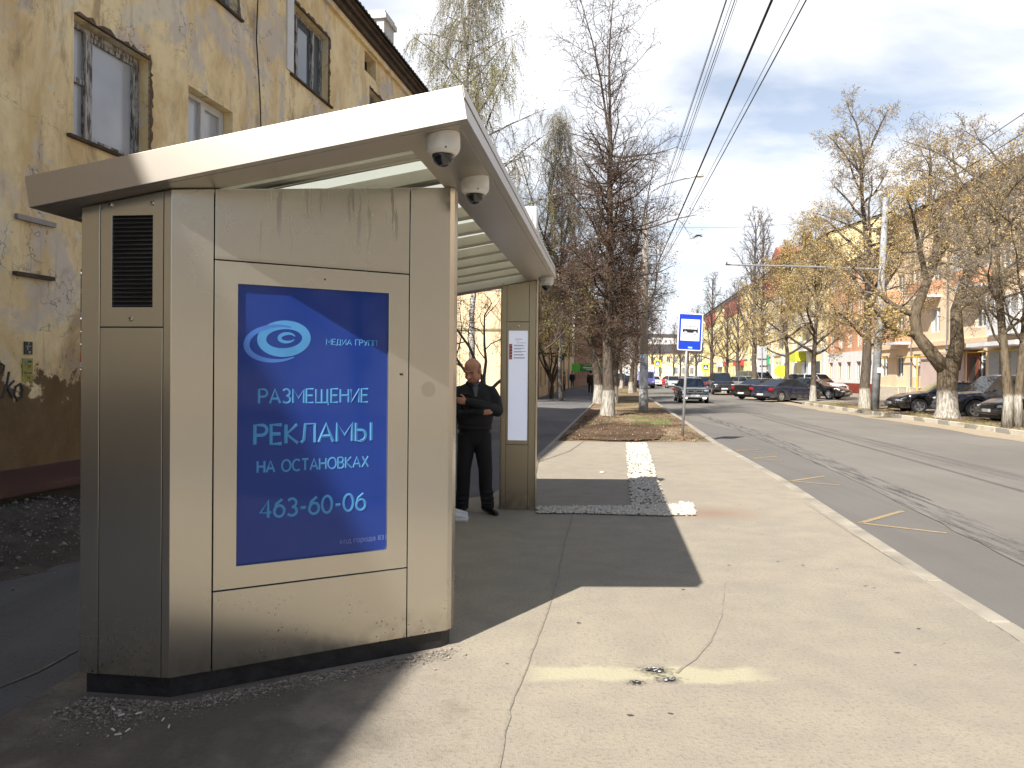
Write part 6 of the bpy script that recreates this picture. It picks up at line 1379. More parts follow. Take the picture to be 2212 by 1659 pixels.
# white box truck with a violet cab
def truck(pos, yaw):
    r = empty('box_truck', pos, yaw, 'small truck with a violet cab and tall white box coming down the street', 'truck')
    b = MB(); b.box(-2.6, .9, -1.0, 1.0, .85, 2.85); b.build('cargo_box', P_WHT, r, bevel=.04)
    b = MB(); b.extrude([(1.0, -.95, .45), (2.85, -.95, .45), (2.85, -.95, .95), (2.2, -.95, 1.2), (1.75, -.95, 2.0), (1.0, -.95, 2.05)], (0, 1.9, 0)); b.build('cab', P_PURP, r, bevel=.06)
    b = MB(); b.add([(2.23, -.8, 1.24), (2.23, .8, 1.24), (1.80, .8, 1.93), (1.80, -.8, 1.93)], [(0, 1, 2, 3)]); b.build('windscreen', CARGL, r)
    for sy in (-1, 1):
        b = MB(); b.box(2.8, 2.88, sy * .68 - .15, sy * .68 + .15, .68, .88); b.build('headlight', HEADL, r, bevel=.02)
        for x in (-1.6, 2.1): b = MB(); b.lathe([(.1, -.12), (.38, -.12), (.38, .12), (.1, .12)], 18, axis='Y'); o = b.build('wheel', RUB, r); o.location = (x, sy * .84, .38)
    b = MB(); b.box(-2.5, 1.9, -.4, .4, .45, .84); b.build('chassis', TRIM, r); b = MB(); b.box(2.8, 2.93, -.9, .9, .35, .6); b.build('bumper', TRIM, r, bevel=.02)
truck(tuple(G(1394, 838, RZ)), D(-96))

# ================================================================== posts, signs, wires
PAINTP = M('grey_post_paint', (.30, .30, .30), .5, .3, var=.15, scale=8); CONC = M('post_concrete', (.34, .30, .25), .9, var=.3, scale=2.5, bump=.3, bscale=25); CONCG = M('weathered_concrete', (.27, .28, .29), .9, var=.45, scale=3, bump=.3, bscale=25)
MBLUE = M('sign_blue', (.008, .045, .45), .4, var=0); MSW = M('sign_white', (.74, .75, .78), .4, var=0); MSBK = M('sign_black', (.012, .012, .015), .5, var=0); MFLU = M('sign_fluorescent', (.60, .78, .03), .4, var=0); MSR = M('sign_red', (.60, .02, .03), .4, var=0)
def rrect(w, h, r, n=5, cx=0, cz=0, y=0):
    out = []
    for sx_, sz_, a0 in ((1, 1, 0), (-1, 1, 90), (-1, -1, 180), (1, -1, 270)):
        for i in range(n + 1): a = R(a0 + 90 * i / n); out.append((cx + sx_ * (w / 2 - r) + r * math.cos(a), y, cz + sz_ * (h / 2 - r) + r * math.sin(a)))
    return out
def flat(name, pts, y, mat, par, th=.002):
    b = MB(); b.extrude([(p[0], y, p[2]) for p in pts], (0, th, 0)); return b.build(name, mat, par)
# bus stop sign, leaning a little
p = G(1474, 951); bs = empty('bus_stop_sign', p, R(3), 'blue and white bus stop sign on a thin leaning grey post at the kerb', 'road sign')
pb = MB(); pb.tube([(0, 0, 0), (.055, 0, 1.4), (.10, 0, 3.02)], .033, 12); pb.build('post', PAINTP, bs, smooth=True)
pb = MB(); pb.tube([(0, 0, 0), (.004, 0, .1)], .037, 12); pb.build('rusty_foot', M('rust', (.25, .12, .06), .9), bs)
sm = empty('panel', (.150, -.04, 2.625), 0); sm.parent = bs; sm.rotation_euler = (0, R(2.2), 0)
pl_ = flat('plate', rrect(.60, .90, .04), 0, MSW, sm, .02); flat('blue_field', rrect(.55, .85, .02), -.0025, MBLUE, sm); flat('white_field', rrect(.46, .52, .006, cz=.045), -.005, MSW, sm)
for o in [pl_] : pass
flat('bus_body', [(-.175, 0, -.015), (-.19, 0, .02), (-.165, 0, .125), (-.14, 0, .14), (.15, 0, .14), (.185, 0, .12), (.19, 0, .0), (.185, 0, -.02), (-.165, 0, -.02)], -.0075, MSBK, sm)
for x0, x1 in ((-.165, -.095), (-.085, -.005), (.005, .085), (.095, .168)):
    fl_ = [(x0 + (.012 if x0 < -.1 else 0), 0, .128), (x1, 0, .128), (x1, 0, .065), (x0 - (.006 if x0 < -.1 else 0), 0, .065)]; flat('bus_window', fl_, -.0095, MSW, sm, .0015)
for x in (-.115, .115):
    for r_, mt, y in ((.044, MSW, -.0095), (.036, MSBK, -.0115), (.025, MSW, -.0135)): flat('bus_wheel', [(x + r_ * math.cos(a * .3142), 0, -.025 + r_ * math.sin(a * .3142)) for a in range(20)], y, mt, sm, .0015)
flat('sticker', [(-.04, 0, -.395), (.065, 0, -.405), (.07, 0, -.36), (-.03, 0, -.355)], -.0055, M('sticker', (.35, .55, .62), .5, var=.3, scale=40), sm)
# the sign group lies one level too deep with an Empty: fold it into meshes under the sign
for c in children(sm):
    c.matrix_basis = sm.matrix_basis @ c.matrix_basis; c.parent = bs
bpy.data.objects.remove(sm)
for c in children(bs):
    if c.name.startswith(('blue_field', 'white_field', 'bus_', 'sticker')):
        c.parent = pl_; c.matrix_basis = pl_.matrix_basis.inverted() @ c.matrix_basis
# pedestrian crossing signs
def crossing(pos, s, h, rz_, label):
    r = empty('crossing_sign', pos, rz_, label, 'road sign', 'yellow pedestrian crossing signs'); b = MB(); b.tube([(0, .04, 0), (0, .04, h + s * .5)], .03, 8); b.build('post', PAINTP, r)
    q = flat('plate', rrect(s, s * 1.02, .03, cz=h), 0, MFLU, r, .02); flat('blue_field', rrect(s * .66, s * .66, .01, cz=h), -.003, MBLUE, q)
    flat('white_triangle', [(0, 0, h + s * .28), (-s * .29, 0, h - s * .22), (s * .29, 0, h - s * .22)], -.006, MSW, q)
    fb = MB(); fb.tube([(-.01 * s, -.008, h + .08 * s), (.0, -.008, h - .04 * s)], .035 * s, 6); fb.tube([(0, -.008, h - .04 * s), (-.07 * s, -.008, h - .17 * s)], .022 * s, 5); fb.tube([(0, -.008, h - .04 * s), (.07 * s, -.008, h - .17 * s)], .022 * s, 5); fb.ball((0, -.008, h + .14 * s), .03 * s, n=8, m=6); fb.build('walker', MSBK, q)
crossing(tuple(G(1524, 842)), .78, 2.35, R(4), 'yellow-edged pedestrian crossing sign before the far verge trees')
crossing(tuple(G(1420, 831)), 1.0, 3.2, R(4), 'far pedestrian crossing sign near the white car at the end of the road')
crossing(tuple(G(1349, 838)), .9, 3.3, R(60), 'pedestrian crossing sign seen nearly edge-on between the lime trees')
def round_sign(pos, h, r_, label):
    r = empty('no_entry_sign', pos, R(4), label, 'road sign'); b = MB(); b.tube([(0, .04, 0), (0, .04, h)], .03, 6); b.build('post', PAINTP, r)
    q = flat('plate', [(r_ * math.cos(a * .3142), 0, h + r_ * math.sin(a * .3142)) for a in range(20)], 0, MSR, r, .02); flat('white_bar', rrect(r_ * 1.4, r_ * .35, .02, cz=h), -.004, MSW, q)
round_sign(tuple(G(1411, 829)), 3.0, .48, 'small red no entry sign beside the far crossing sign')
# back of a sign board with three panels, round lime advert disc
r = empty('sign_board', tuple(G(1645, 856)), R(2), 'grey back of a road sign with three panels on one post', 'road sign'); b = MB(); b.tube([(0, 0, 0), (0, 0, 3.7)], .04, 8); b.build('post', PAINTP, r)
for z0, z1 in ((2.85, 3.75), (2.32, 2.72), (1.80, 2.20)): b = MB(); b.box(-.36, .36, .045, .06, z0, z1); b.build('panel', M('bare_sheet', (.50, .52, .56), .5, .2, var=.1), r)
r = empty('advert_disc', (24.5, 70.0, -.03), R(-8), 'round lime yellow advert disc on a post before the white shopfronts', 'advert'); b = MB(); b.tube([(0, 0, 0), (0, 0, 1.5)], .04, 8); b.build('post', PAINTP, r)
q = flat('disc', [(.56 * math.cos(a * .2094), 0, 2.0 + .56 * math.sin(a * .2094)) for a in range(30)], -.04, MLIME, r, .05); flat('lettering', [(-.26, 0, 1.70), (.26, 0, 1.70), (.26, 0, 1.735), (-.26, 0, 1.735)], -.044, M('dark_olive', (.12, .13, .02), .6, var=0), q); flat('leaf_mark', [(-.06, 0, 1.93), (.08, 0, 1.90), (.1, 0, 1.915), (0, 0, 1.96)], -.044, MSBK, q)

# concrete lamp post by the verge
lp = tuple(G(1390, 887.5)); L = empty('lamp_post', lp, 0, 'tall concrete lamp post with pale painted foot and one curved arm over the road', 'street lamp')
b = MB(); b.tube([(0, 0, 2.45), (0, 0, 5.5), (0, 0, 8.3)], [.172, .145, .115], 14); b.build('shaft', CONC, L, smooth=True)
b = MB(); b.tube([(0, 0, 0), (0, 0, .9), (0, 0, 2.45)], [.21, .195, .176], 14); b.build('painted_foot', M('pale_foot_paint', (.40, .40, .40), .8, var=.3, scale=3), L, smooth=True)
for z, r_ in ((.95, .202), (8.3, .13)): b = MB(); b.tube([(0, 0, z), (0, 0, z + .06)], r_, 14); b.build('band', MGREY, L)
b = MB(); b.tube([(.04, 0, 8.4), (.06, 0, 9.0), (.22, 0, 9.45), (.7, 0, 9.75), (1.4, 0, 9.98), (1.9, 0, 10.1)], .03, 8); b.tube([(-.05, 0, 8.4), (-.02, 0, 9.2)], .03, 6); b.build('arm', PAINTP, L, smooth=True)
b = MB(); b.extrude([(1.75, -.09, 10.03), (2.35, -.13, 10.2), (2.5, -.1, 10.28), (2.3, -.1, 10.34), (1.8, -.07, 10.16)], (0, .2, 0)); lh = b.build('lamp_head', MWHITE, L, bevel=.03)
b = MB(); b.ball((2.3, -.01, 10.17), .13, (1.6, .8, .55), 12, 8); b.build('lamp_glass', M('lamp_cover', (.66, .62, .50), .2, var=0), lh, smooth=True)
for z in (4.35, 4.0, 3.1): b = MB(); b.box(.16, .30, -.09, .09, z, z + .18); b.build('bracket', MGREY, L)
for z in (4.9, 5.1, 5.3, 7.6): b = MB(); b.lathe([(.02, 0), (.045, .02), (.045, .08), (.02, .12)], 10, (.17, -.05, z)); b.build('insulator', MWHT, L)
# plain wooden pole further on, leaning concrete post with a long bracket on the right
pp = tuple(G(1372, 847)); U2 = empty('utility_pole', pp, 0, 'thin far pole where the overhead wires come down, left of the lamp post', 'utility pole'); b = MB(); b.tube([(0, 0, 0), (0, 0, 9.2)], [.14, .09], 10); b.build('shaft', CONC, U2, smooth=True); b = MB(); b.box(-.7, .7, -.04, .04, 8.6, 8.7); b.build('crossarm', MGREY, U2)
rp_ = G(1889.5, 885.8); RP = empty('leaning_post', rp_, 0, 'leaning grey concrete post with a long steel bracket reaching over the road', 'trolley post')
b = MB(); b.tube([(0, 0, 0), (.17, 0, 4.5), (.40, 0, 10.0)], [.19, .165, .12], 14); b.build('shaft', CONCG, RP, smooth=True)
b = MB(); b.tube([(.27, 0, 6.62), (-3, 0, 6.72), (-7.1, 0, 6.78)], [.05, .042, .035], 8); b.build('bracket_arm', PAINTP, RP); b = MB(); b.tube([(.3, 0, 7.6), (-4.4, 0, 6.78)], .012, 4); b.tube([(-7.05, 0, 6.78), (-7.05, 0, 6.9)], .03, 6); b.build('stay', MGREY, RP)
b = MB(); b.box(.0, .22, -.24, -.19, 1.75, 2.0); b.build('notice', MWHT, RP)

WIREB = M('wire_black', (.012, .012, .014), .6, var=0); WIREG = M('wire_grey', (.06, .07, .08), .6, var=0)
def wire(a, c, sag, r_, label, mat=WIREB, n=26, ends=(0, 1)):
    a = Vector(a); c = Vector(c); b = MB(); pts = []
    for i in range(n + 1):
        t = i / n; q = a.lerp(c, t); q.z -= sag * 4 * t * (1 - t); pts.append(q)
    b.tube(pts, r_, 5); return tag(b.build('overhead_wire', mat, smooth=True), label, 'wire', 'overhead wires')
U2v = Vector(pp)
def through(p1, h1, p2, far_d, z_far, sag, r_, label, mat=WIREB):
    """Wire whose near part passes above the eye: world points fixed by height h1 at two bearings, ending at the far pole."""
    def at(px_, z):
        d = CR @ Vector(((px_[0] - 1106) / FPX, (829.5 - px_[1]) / FPX + SHIFT * 2212 / FPX, -1)); t = (z - EYE.z) / d.z; return EYE + d * t
    a = at(p1, h1); e = Vector((pp[0] + far_d, pp[1], z_far)); dirn = (a - e); st = e + dirn * 1.55; st.z = h1 + .3
    return wire(st, e, sag, r_, label, mat)
through((1650, 5), 7.8, None, .25, 8.0, .60, .023, 'thickest black cable, sagging bundle running down to the far pole')
through((1746, 3), 7.7, None, .55, 8.3, .35, .013, 'black wire to the right of the thick cable bundle'); through((1742, 0), 7.8, None, .60, 8.5, .25, .007, 'thin grey wire close beside the right-hand black wire', WIREG)
for i, (x, h, rr_, lb3) in enumerate([(1590, 8.6, .006, 'thin grey wire nearest the thick cable on its left'), (1583, 8.9, .010, 'second dark wire left of the thick cable'), (1575, 9.1, .006, 'third thin wire left of the thick cable'), (1565, 9.2, .011, 'fourth dark wire left of the thick cable'), (1560, 9.6, .006, 'leftmost thin grey wire overhead')]):
    through((x, 2), h, None, -.3 - .1 * i, 8.6 + .12 * i, .25, rr_, lb3, WIREG if rr_ < .008 else WIREB)
lpv = Vector(lp); rt = Vector((rp_.x + .38, rp_.y, 0))
wire(lpv + Vector((.1, 0, 8.0)), rt + Vector((0, 0, 9.4)), .35, .006, 'faint wire spanning the road from the lamp post to the leaning post', WIREG)
wire(rt + Vector((0, 0, 9.75)), (14.7, 12, 10.6), .2, .014, 'upper black wire leaving the leaning post towards the viewer'); wire(rt + Vector((0, 0, 9.2)), (14.7, 12, 9.9), .2, .016, 'middle black wire from the leaning post towards the viewer'); wire(rt + Vector((0, 0, 8.7)), (14.5, 12, 9.2), .2, .010, 'lower black wire from the leaning post towards the viewer')
wire(rt + Vector((0, 0, 9.4)), (26.5, 92, 9.0), .5, .012, 'wire running from the leaning post along the far verge')
# crow on the wing
b = MB(); b.tube([(0, -.17, 0), (0, -.05, .02), (0, .1, .02), (0, .2, .03)], [.02, .055, .05, .02], 8, rnd=True); b.add([(.0, -.06, .03), (0, .09, .03), (.36, .0, .10), (.42, -.06, .06)], [(0, 1, 2, 3)]); b.add([(.0, -.06, .03), (0, .09, .03), (-.3, .0, -.22), (-.38, -.06, -.26)], [(0, 3, 2, 1)]); b.add([(-.03, -.15, 0), (.03, -.15, 0), (.06, -.30, 0), (-.06, -.30, 0)], [(0, 1, 2, 3)])
bd_ = b.build('bird', MSBK); bd_.location = (5.75, 24.0, 5.92); bd_.scale = (.6, .6, .6); bd_.rotation_euler = (R(10), R(25), R(-60)); tag(bd_, 'black crow flying below the overhead wires', 'bird')
# small waste: white crumbs on the paving
for (x, y, s_, lb4) in ((1300, 1022, .03, 'crumpled white paper scrap on the far sunlit paving'), (1472, 1087, .028, 'white paper scrap beside the corner of the stone strip')):
    q = G(x, y); b = MB(); b.ball((0, 0, s_ * .5), s_, (1.3, .8, .5), 7, 5); o = b.build('paper_scrap', MWHT); o.location = q; tag(o, lb4, 'litter')

# ================================================================== people
SKIN = M('skin', (.46, .22, .15), .55, var=.15, scale=9); JACK = M('black_jacket', (.006, .007, .010), .75, var=.3, scale=14, bump=.25, bscale=16); TROU = M('black_trousers', (.006, .006, .007), .85, var=.3, scale=10, bump=.15, bscale=20); SHOE = M('black_shoe', (.012, .010, .010), .3, var=.2); SHIRT = M('grey_shirt', (.10, .11, .13), .85); HAIRM = M('short_hair', (.20, .13, .10), .9)
def caps(b, pts, rad, **k): b.tube([Vector(p) for p in pts], rad, k.pop('n', 14), rnd=True, **k)
def solid(b, name, mat, par, vox=.009, it=6): 
    o = b.build(name, mat, par, smooth=True); bake(o, [('REMESH', dict(mode='VOXEL', voxel_size=vox)), ('SMOOTH', dict(factor=.5, iterations=it))])
    o.data.polygons.foreach_set('use_smooth', [True] * len(o.data.polygons)); 
    if not o.data.materials: o.data.materials.append(mat)
    return o
def man(pos, rz_):
    r = empty('person', pos, rz_, 'bald man in black jacket and trousers standing arms folded, head bowed, by the timetable pylon', 'person')
    # body: head, neck, trunk, arms, hands, legs in one surface
    b = MB(); hc = Vector((-.035, -.055, 1.62)); q = Matrix.Rotation(R(-30), 3, 'Z') @ Matrix.Rotation(R(24), 3, 'X') @ Matrix.Identity(3)
    def H(x, y, z): return hc + q @ Vector((x, -y, z))       # y forward from the face
    Hq = lambda x, y, z: hc + q @ Vector((x, y, z))
    b.ball(hc + Vector((0, .01, .03)), .092, (.86, 1.06, 1.0), 20, 14, rot=q)          # skull
    b.ball(Hq(0, -.022, -.035), .072, (.95, .98, 1.25), 16, 12, rot=q)                 # face
    b.ball(Hq(0, -.045, -.098), .036, (1.25, .9, .75), 12, 8)                          # chin
    b.ball(Hq(-.04, -.005, -.07), .042, (.9, 1.1, 1.1), 10, 8); b.ball(Hq(.04, -.005, -.07), .042, (.9, 1.1, 1.1), 10, 8)   # jaws
    b.tube([Hq(0, -.086, .005), Hq(0, -.112, -.032)], [.010, .018], 10, rnd=True); b.ball(Hq(.014, -.094, -.036), .010, n=8, m=6); b.ball(Hq(-.014, -.094, -.036), .010, n=8, m=6)   # nose
    for s_ in (-1, 1):
        b.tube([Hq(s_ * .012, -.086, .017), Hq(s_ * .050, -.070, .016)], .010, 8, rnd=True)          # brow
        b.ball(Hq(s_ * .032, -.072, -.004), .015, (1.2, .8, .8), 10, 8); b.ball(Hq(s_ * .038, -.060, -.042), .026, n=10, m=8)
        b.ball(Hq(s_ * .082, .012, -.015), .030, (.35, .7, 1.15), 10, 8, rot=q)                      # ear
    b.tube([Hq(-.024, -.084, -.066), Hq(0, -.091, -.064), Hq(.024, -.084, -.066)], .0085, 8, rnd=True); b.tube([Hq(-.020, -.083, -.078), Hq(0, -.089, -.079), Hq(.020, -.083, -.078)], .0095, 8, rnd=True)
    b.v = [tuple(hc + (Vector(p_) - hc) * 1.12) for p_ in b.v]
    caps(b, [(0, .02, 1.38), (-.02, -.005, 1.49), (-.03, -.01, 1.57)], [.085, .066, .062])
    b.tube([(0, 0, .92), (0, 0, 1.1), (0, .01, 1.28), (0, .02, 1.40)], [.13, .13, .14, .10], 16, rnd=True, sx=1.15, sy=.8)
    hands = []
    # forearms and hands: the right-hand one of the picture lies on top
    b.tube([(.19, .02, 1.36), (.245, -.03, 1.16)], [.05, .042], 10, rnd=True); b.tube([(.245, -.03, 1.16), (.06, -.19, 1.235), (-.10, -.22, 1.275)], [.042, .034, .026], 10, rnd=True)
    b.tube([(-.19, .02, 1.36), (-.25, -.03, 1.13)], [.05, .042], 10, rnd=True); b.tube([(-.25, -.03, 1.13), (-.08, -.16, 1.165), (.07, -.20, 1.16)], [.042, .034, .026], 10, rnd=True)
    for (w, d, up) in ((Vector((-.115, -.225, 1.278)), Vector((-1, .30, .10)), Vector((0, 0, 1))), (Vector((.085, -.205, 1.160)), Vector((1, .25, .12)), Vector((0, 0, 1)))):
        d.normalize(); nn = d.cross(up).normalized() * (1 if d.x < 0 else -1)
        b.tube([w - d * .01, w + d * .05], [.030, .036], 10, rnd=True, sx=.55, sy=1.1, ref=nn)
        for k, (o_, l_) in enumerate(((.029, .068), (.010, .078), (-.010, .072), (-.028, .058))):
            f0 = w + d * .055 + up * o_; b.tube([f0, f0 + d * l_ * .5 + nn * .006, f0 + d * l_ * .85 + nn * .024], [.0095, .0088, .0075], 8, rnd=True)
        t0 = w + d * .015 + up * .034; b.tube([t0, t0 + up * .028 + d * .022, t0 + up * .036 + d * .046], [.011, .010, .008], 8, rnd=True)
    for s_, fx in ((-1, -.135), (1, .15)):
        b.tube([(s_ * .085, 0, .93), (s_ * .11, -.01, .52), (fx, .01, .10)], [.085, .055, .04], 12, rnd=True)
    solid(b, 'body', SKIN, r, .0052, 3)
    # jacket: trunk with full hem, sleeves folded across
    j = MB(); j.tube([(0, .0, .985), (0, -.005, 1.03), (0, -.012, 1.12), (0, -.01, 1.25), (0, .005, 1.35), (0, .015, 1.42), (0, .02, 1.47)], [.170, .192, .200, .198, .188, .145, .085], 26, cap=True, sx=1.05, sy=[.78, .80, .80, .76, .72, .66, .75], ref=(1, 0, 0))
    j.tube([(-.175, .02, 1.375), (-.08, .02, 1.425), (.08, .02, 1.425), (.175, .02, 1.375)], [.062, .058, .058, .062], 14, rnd=True)
    j.tube([(.180, .02, 1.372), (.226, .0, 1.29), (.252, -.03, 1.165)], [.076, .075, .070], 14, rnd=True); j.tube([(.252, -.035, 1.17), (.15, -.14, 1.205), (.03, -.205, 1.245), (-.085, -.225, 1.272)], [.070, .062, .052, .044], 14, rnd=True)
    j.tube([(-.180, .02, 1.372), (-.232, .0, 1.27), (-.258, -.03, 1.14)], [.076, .075, .070], 14, rnd=True); j.tube([(-.258, -.035, 1.14), (-.16, -.12, 1.150), (-.05, -.165, 1.165), (.055, -.195, 1.160)], [.070, .062, .054, .045], 14, rnd=True)
    for s_ in (-1, 1): j.tube([(s_ * .085, .06, 1.475), (s_ * .075, -.02, 1.49), (s_ * .045, -.085, 1.455), (s_ * .02, -.115, 1.40)], [.024, .024, .02, .014], 8, rnd=True)
    for z in (1.31, 1.36, 1.22): j.tube([(-.13, -.115, z), (-.05, -.145, z - .02)], .010, 6, rnd=True); j.tube([(.13, -.115, z), (.07, -.14, z - .03)], .010, 6, rnd=True)
    for t_ in (.2, .5, .8):
        for s_ in (-1, 1): c = Vector((s_ * (.245 - .15 * t_), -.06 - .12 * t_, 1.18 + .04 * t_)); j.ball(c, .064 - .012 * t_, (.35, 1, 1.03), 12, 8)
    ja = solid(j, 'jacket', JACK, r, .0075, 5)
    hb = MB(); hb.tube([(0, -.002, .955), (0, -.002, .995)], [.183, .186], 26, sx=1.04, sy=.78, ref=(1, 0, 0)); hb.build('hem', JACK, ja, smooth=True)
    s1 = MB(); s1.add([(-.035, -.112, 1.44), (.03, -.112, 1.44), (.012, -.158, 1.33), (-.012, -.158, 1.33)], [(0, 1, 2, 3)]); s1.tube([(-.04, -.06, 1.475), (0, -.095, 1.45), (.04, -.06, 1.475)], .022, 8, rnd=True); s1.build('shirt', SHIRT, r)
    t = MB(); t.tube([(0, .01, .99), (0, .01, .90)], [.165, .175], 18, rnd=True, sx=1.03, sy=.74, ref=(1, 0, 0))
    for s_, kx, fx in ((-1, -.120, -.135), (1, .125, .155)):
        t.tube([(s_ * .085, .01, .90), (s_ * .095, .0, .75), (kx, -.015, .50), (kx + s_ * .004, .005, .30), (fx, .01, .11), (fx, .005, .055)], [.108, .100, .080, .076, .074, .076], 16, rnd=False)
        for z in (.12, .17, .24, .48): t.ball((fx if z < .3 else kx, -.01, z), .079, (1, 1, .22), 14, 6)
    solid(t, 'trousers', TROU, r, .0075, 5)
    for s_, fx, a in ((-1, -.135, -22), (1, .155, 26)):
        f = MB(); rt_ = Matrix.Rotation(R(a), 3, 'Z'); o_ = Vector((fx, .0, 0))
        f.tube([o_ + rt_ @ Vector((0, .06, .045)), o_ + rt_ @ Vector((0, -.02, .048)), o_ + rt_ @ Vector((0, -.11, .036)), o_ + rt_ @ Vector((0, -.19, .028))], [.042, .046, .046, .032], 14, rnd=True, sx=1, sy=.8); 
        sh = solid(f, 'shoe', SHOE, r, .006, 2)
    hr_ = MB()
    hr_.ball(hc + 1.12 * (q @ Vector((0, .026, .018)) + Vector((0, .008, 0))), .1036, (.90, .98, .80), 18, 12, rot=q); hr_.build('hair', M('cropped_hair', (.30, .15, .11), .9, var=.2, scale=60), r, smooth=True)
    Hq = lambda x, y, z: hc + q @ Vector((x, y, z)) * 1.12
    for s_ in (-1, 1):
        e = MB(); e.tube([Hq(s_ * .020, -.0845, -.006), Hq(s_ * .032, -.0865, -.009), Hq(s_ * .044, -.0805, -.006)], .0022, 6); e.build('closed_eye', M('lash', (.05, .02, .015), .8), r)
        e = MB(); e.tube([Hq(s_ * .014, -.0955, .018), Hq(s_ * .034, -.091, .024), Hq(s_ * .052, -.078, .018)], .004, 6); e.build('eyebrow', M('brow', (.14, .07, .045), .9), r)
    return r
mp = G(1024, 1108); man((mp.x, mp.y - .02, 0), R(6))
def figure(pos, rz_, s_, label, coat, legs, long=False, walk=.0, hair=(.02, .015, .012)):
    r = empty('person', pos, rz_, label, 'person'); K = s_ / 1.72
    b = MB(); b.ball((0, 0, 1.61 * K), .1 * K, (.85, 1, 1.15), 12, 8); b.tube([(0, 0, 1.4 * K), (0, 0, 1.52 * K)], .055 * K, 8); b.tube([(0, 0, .9 * K), (0, 0, 1.42 * K)], [.14 * K, .16 * K], 10, rnd=True, sx=1, sy=.65)
    for q in (-1, 1):
        b.tube([(q * .19 * K, 0, 1.38 * K), (q * .23 * K, walk * q * .1, 1.1 * K), (q * .22 * K, -walk * q * .12 - .02, .82 * K)], [.05 * K, .042 * K, .032 * K], 8, rnd=True); b.ball((q * .22 * K, -walk * q * .14 - .03, .76 * K), .04 * K, (.6, 1, 1.3), 8, 6)
        b.tube([(q * .09 * K, 0, .9 * K), (q * .1 * K, -q * walk * .18, .5 * K), (q * .1 * K, q * -walk * .28 + (.1 * walk), .08 * K)], [.09 * K, .06 * K, .04 * K], 8, rnd=True); b.tube([(q * .1 * K, q * -walk * .28 + .12 * walk + .03, .04 * K), (q * .1 * K, q * -walk * .28 - .14, .03 * K)], .04 * K, 8, rnd=True)
    solid(b, 'body', M('skin_pale', (.40, .24, .18), .6), r, .016, 2)
    j = MB(); z0 = .62 if long else .86
    j.tube([(0, 0, z0 * K), (0, 0, 1.1 * K), (0, 0, 1.34 * K), (0, 0, 1.46 * K)], [.20 * K, .19 * K, .20 * K, .10 * K], 12, rnd=False, sx=1, sy=.7, ref=(1, 0, 0))
    for q in (-1, 1): j.tube([(q * .18 * K, 0, 1.40 * K), (q * .24 * K, walk * q * .1, 1.1 * K), (q * .23 * K, -walk * q * .12 - .02, .84 * K)], [.065 * K, .058 * K, .048 * K], 10, rnd=True)
    solid(j, 'coat', coat, r, .015, 2)
    t = MB()
    for q in (-1, 1): t.tube([(q * .085 * K, 0, .92 * K), (q * .1 * K, -q * walk * .18, .5 * K), (q * .1 * K, q * -walk * .28 + (.1 * walk), .09 * K)], [.10 * K, .075 * K, .06 * K], 10, rnd=True)
    solid(t, 'trousers', legs, r, .016, 2)
    h = MB(); h.ball((0, .018 * K, 1.64 * K), .108 * K, (.9, .98, 1.08), 12, 8); h.build('hair', M('dark_hair', hair, .9, var=.2), r, smooth=True); return r
DK = M('dark_cloth', (.012, .012, .014), .85, var=.2)
p = G(1219, 845.2); figure(p, R(75), 1.68, 'woman in a beige coat and dark trousers standing by the ochre house wall', M('beige_coat', (.20, .15, .10), .9), DK, True)
p = G(1236, 838.6); figure(p, R(10), 1.78, 'man in black standing before the pale wall under the green shop sign', DK, DK); bb_ = MB()
p = G(1275.6, 850.5); figure(p, R(175), 1.80, 'person in dark clothes walking away beside the leaning lime tree', M('dark_brown_coat', (.03, .018, .015), .85), DK, True, .9)
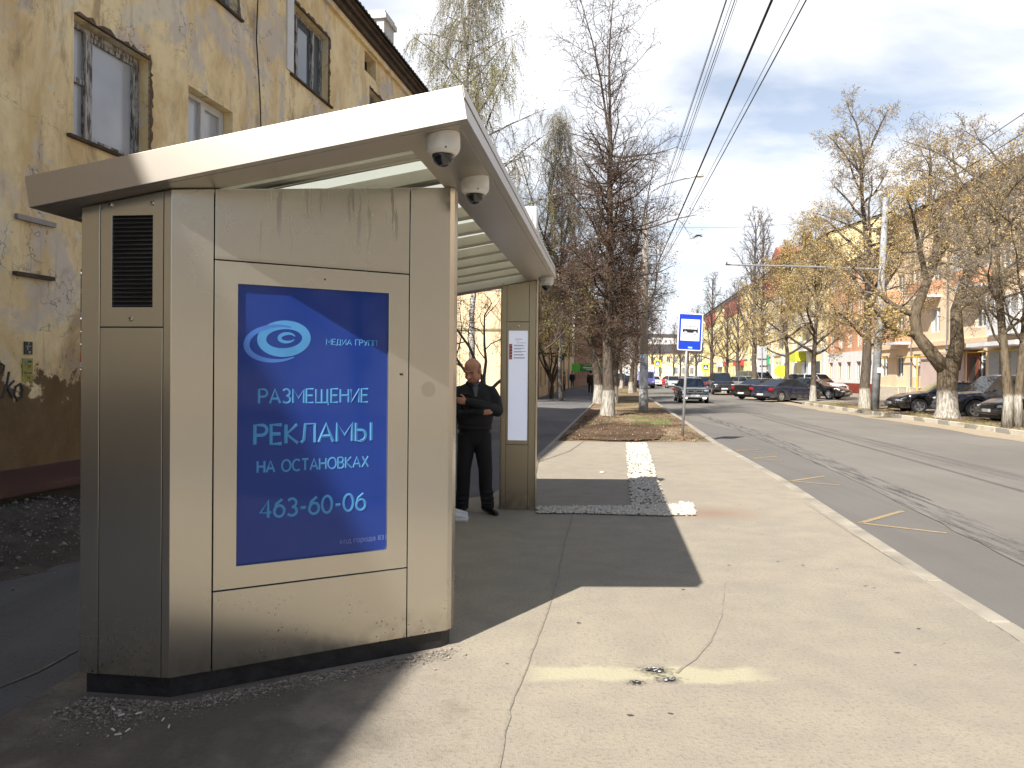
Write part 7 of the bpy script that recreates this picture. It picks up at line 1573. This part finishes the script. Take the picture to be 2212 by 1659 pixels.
# traveller on the bench, of whom only the white trainers show
SN = M('white_trainer', (.68, .68, .72), .5, var=.06); JEAN = M('blue_jeans', (.04, .06, .10), .85, var=.2)
def sitter(x, y):
    w = Matrix.Rotation(R(-7.2), 4, 'Z') @ Vector((x, y, 0)); r = empty('person', w, R(90 - 7.2), 'person seated on the shelter bench behind the kiosk, white trainers stretched out', 'person')
    b = MB(); b.ball((0, .02, 1.22), .1, (.85, 1, 1.15), 14, 10); b.ball((0, -.085, 1.20), .02, n=8, m=6); b.tube([(0, .05, 1.0), (0, .03, 1.14)], .055, 10); b.tube([(0, .06, .55), (0, .07, 1.0)], [.14, .15], 14, rnd=True, sx=1.05, sy=.7)
    for q in (-1, 1):
        b.tube([(q * .09, .05, .55), (q * .11, -.38, .54), (q * .11, -.52, .12)], [.08, .06, .045], 12, rnd=True); b.tube([(q * .19, .06, .98), (q * .23, .02, .74), (q * .14, -.2, .64)], [.05, .042, .03], 10, rnd=True); b.ball((q * .12, -.27, .63), .04, (.9, 1.2, .6), 8, 6)
    solid(b, 'body', SKIN, r, .011, 2)
    j = MB(); j.tube([(0, .05, .5), (0, .06, .75), (0, .07, .98), (0, .06, 1.06)], [.18, .18, .19, .1], 18, rnd=False, sx=1.05, sy=.7, ref=(1, 0, 0))
    for q in (-1, 1): j.tube([(q * .18, .06, 1.0), (q * .235, .02, .74), (q * .15, -.18, .65)], [.068, .06, .045], 12, rnd=True)
    solid(j, 'jacket', M('grey_hoodie', (.09, .09, .10), .9), r, .011, 3)
    t = MB()
    for q in (-1, 1): t.tube([(q * .09, .06, .54), (q * .11, -.38, .545), (q * .11, -.43, .45), (q * .11, -.53, .14)], [.095, .08, .075, .062], 14, rnd=True)
    solid(t, 'jeans', JEAN, r, .011, 3)
    for q, o_ in ((-1, -.02), (1, .03)):
        f = MB(); f.tube([(q * .11, -.48 + o_, .06), (q * .11, -.56 + o_, .07), (q * .11, -.66 + o_, .05), (q * .115, -.745 + o_, .038)], [.038, .044, .038, .028], 14, rnd=True, sx=.95, sy=.95); f.box(q * .11 - .044, q * .11 + .044, -.76 + o_, -.455 + o_, .0, .028); sh = solid(f, 'trainer', SN, r, .005, 2)
        l_ = MB()
        for k in range(4): l_.tube([(q * .11 - .024, -.585 - k * .028 + o_, .104 - k * .011), (q * .11 + .024, -.595 - k * .028 + o_, .104 - k * .011)], .004, 5)
        l_.build('lace', M('lace', (.5, .45, .6), .8, var=0), sh)
sitter(-2.27, 8.22)
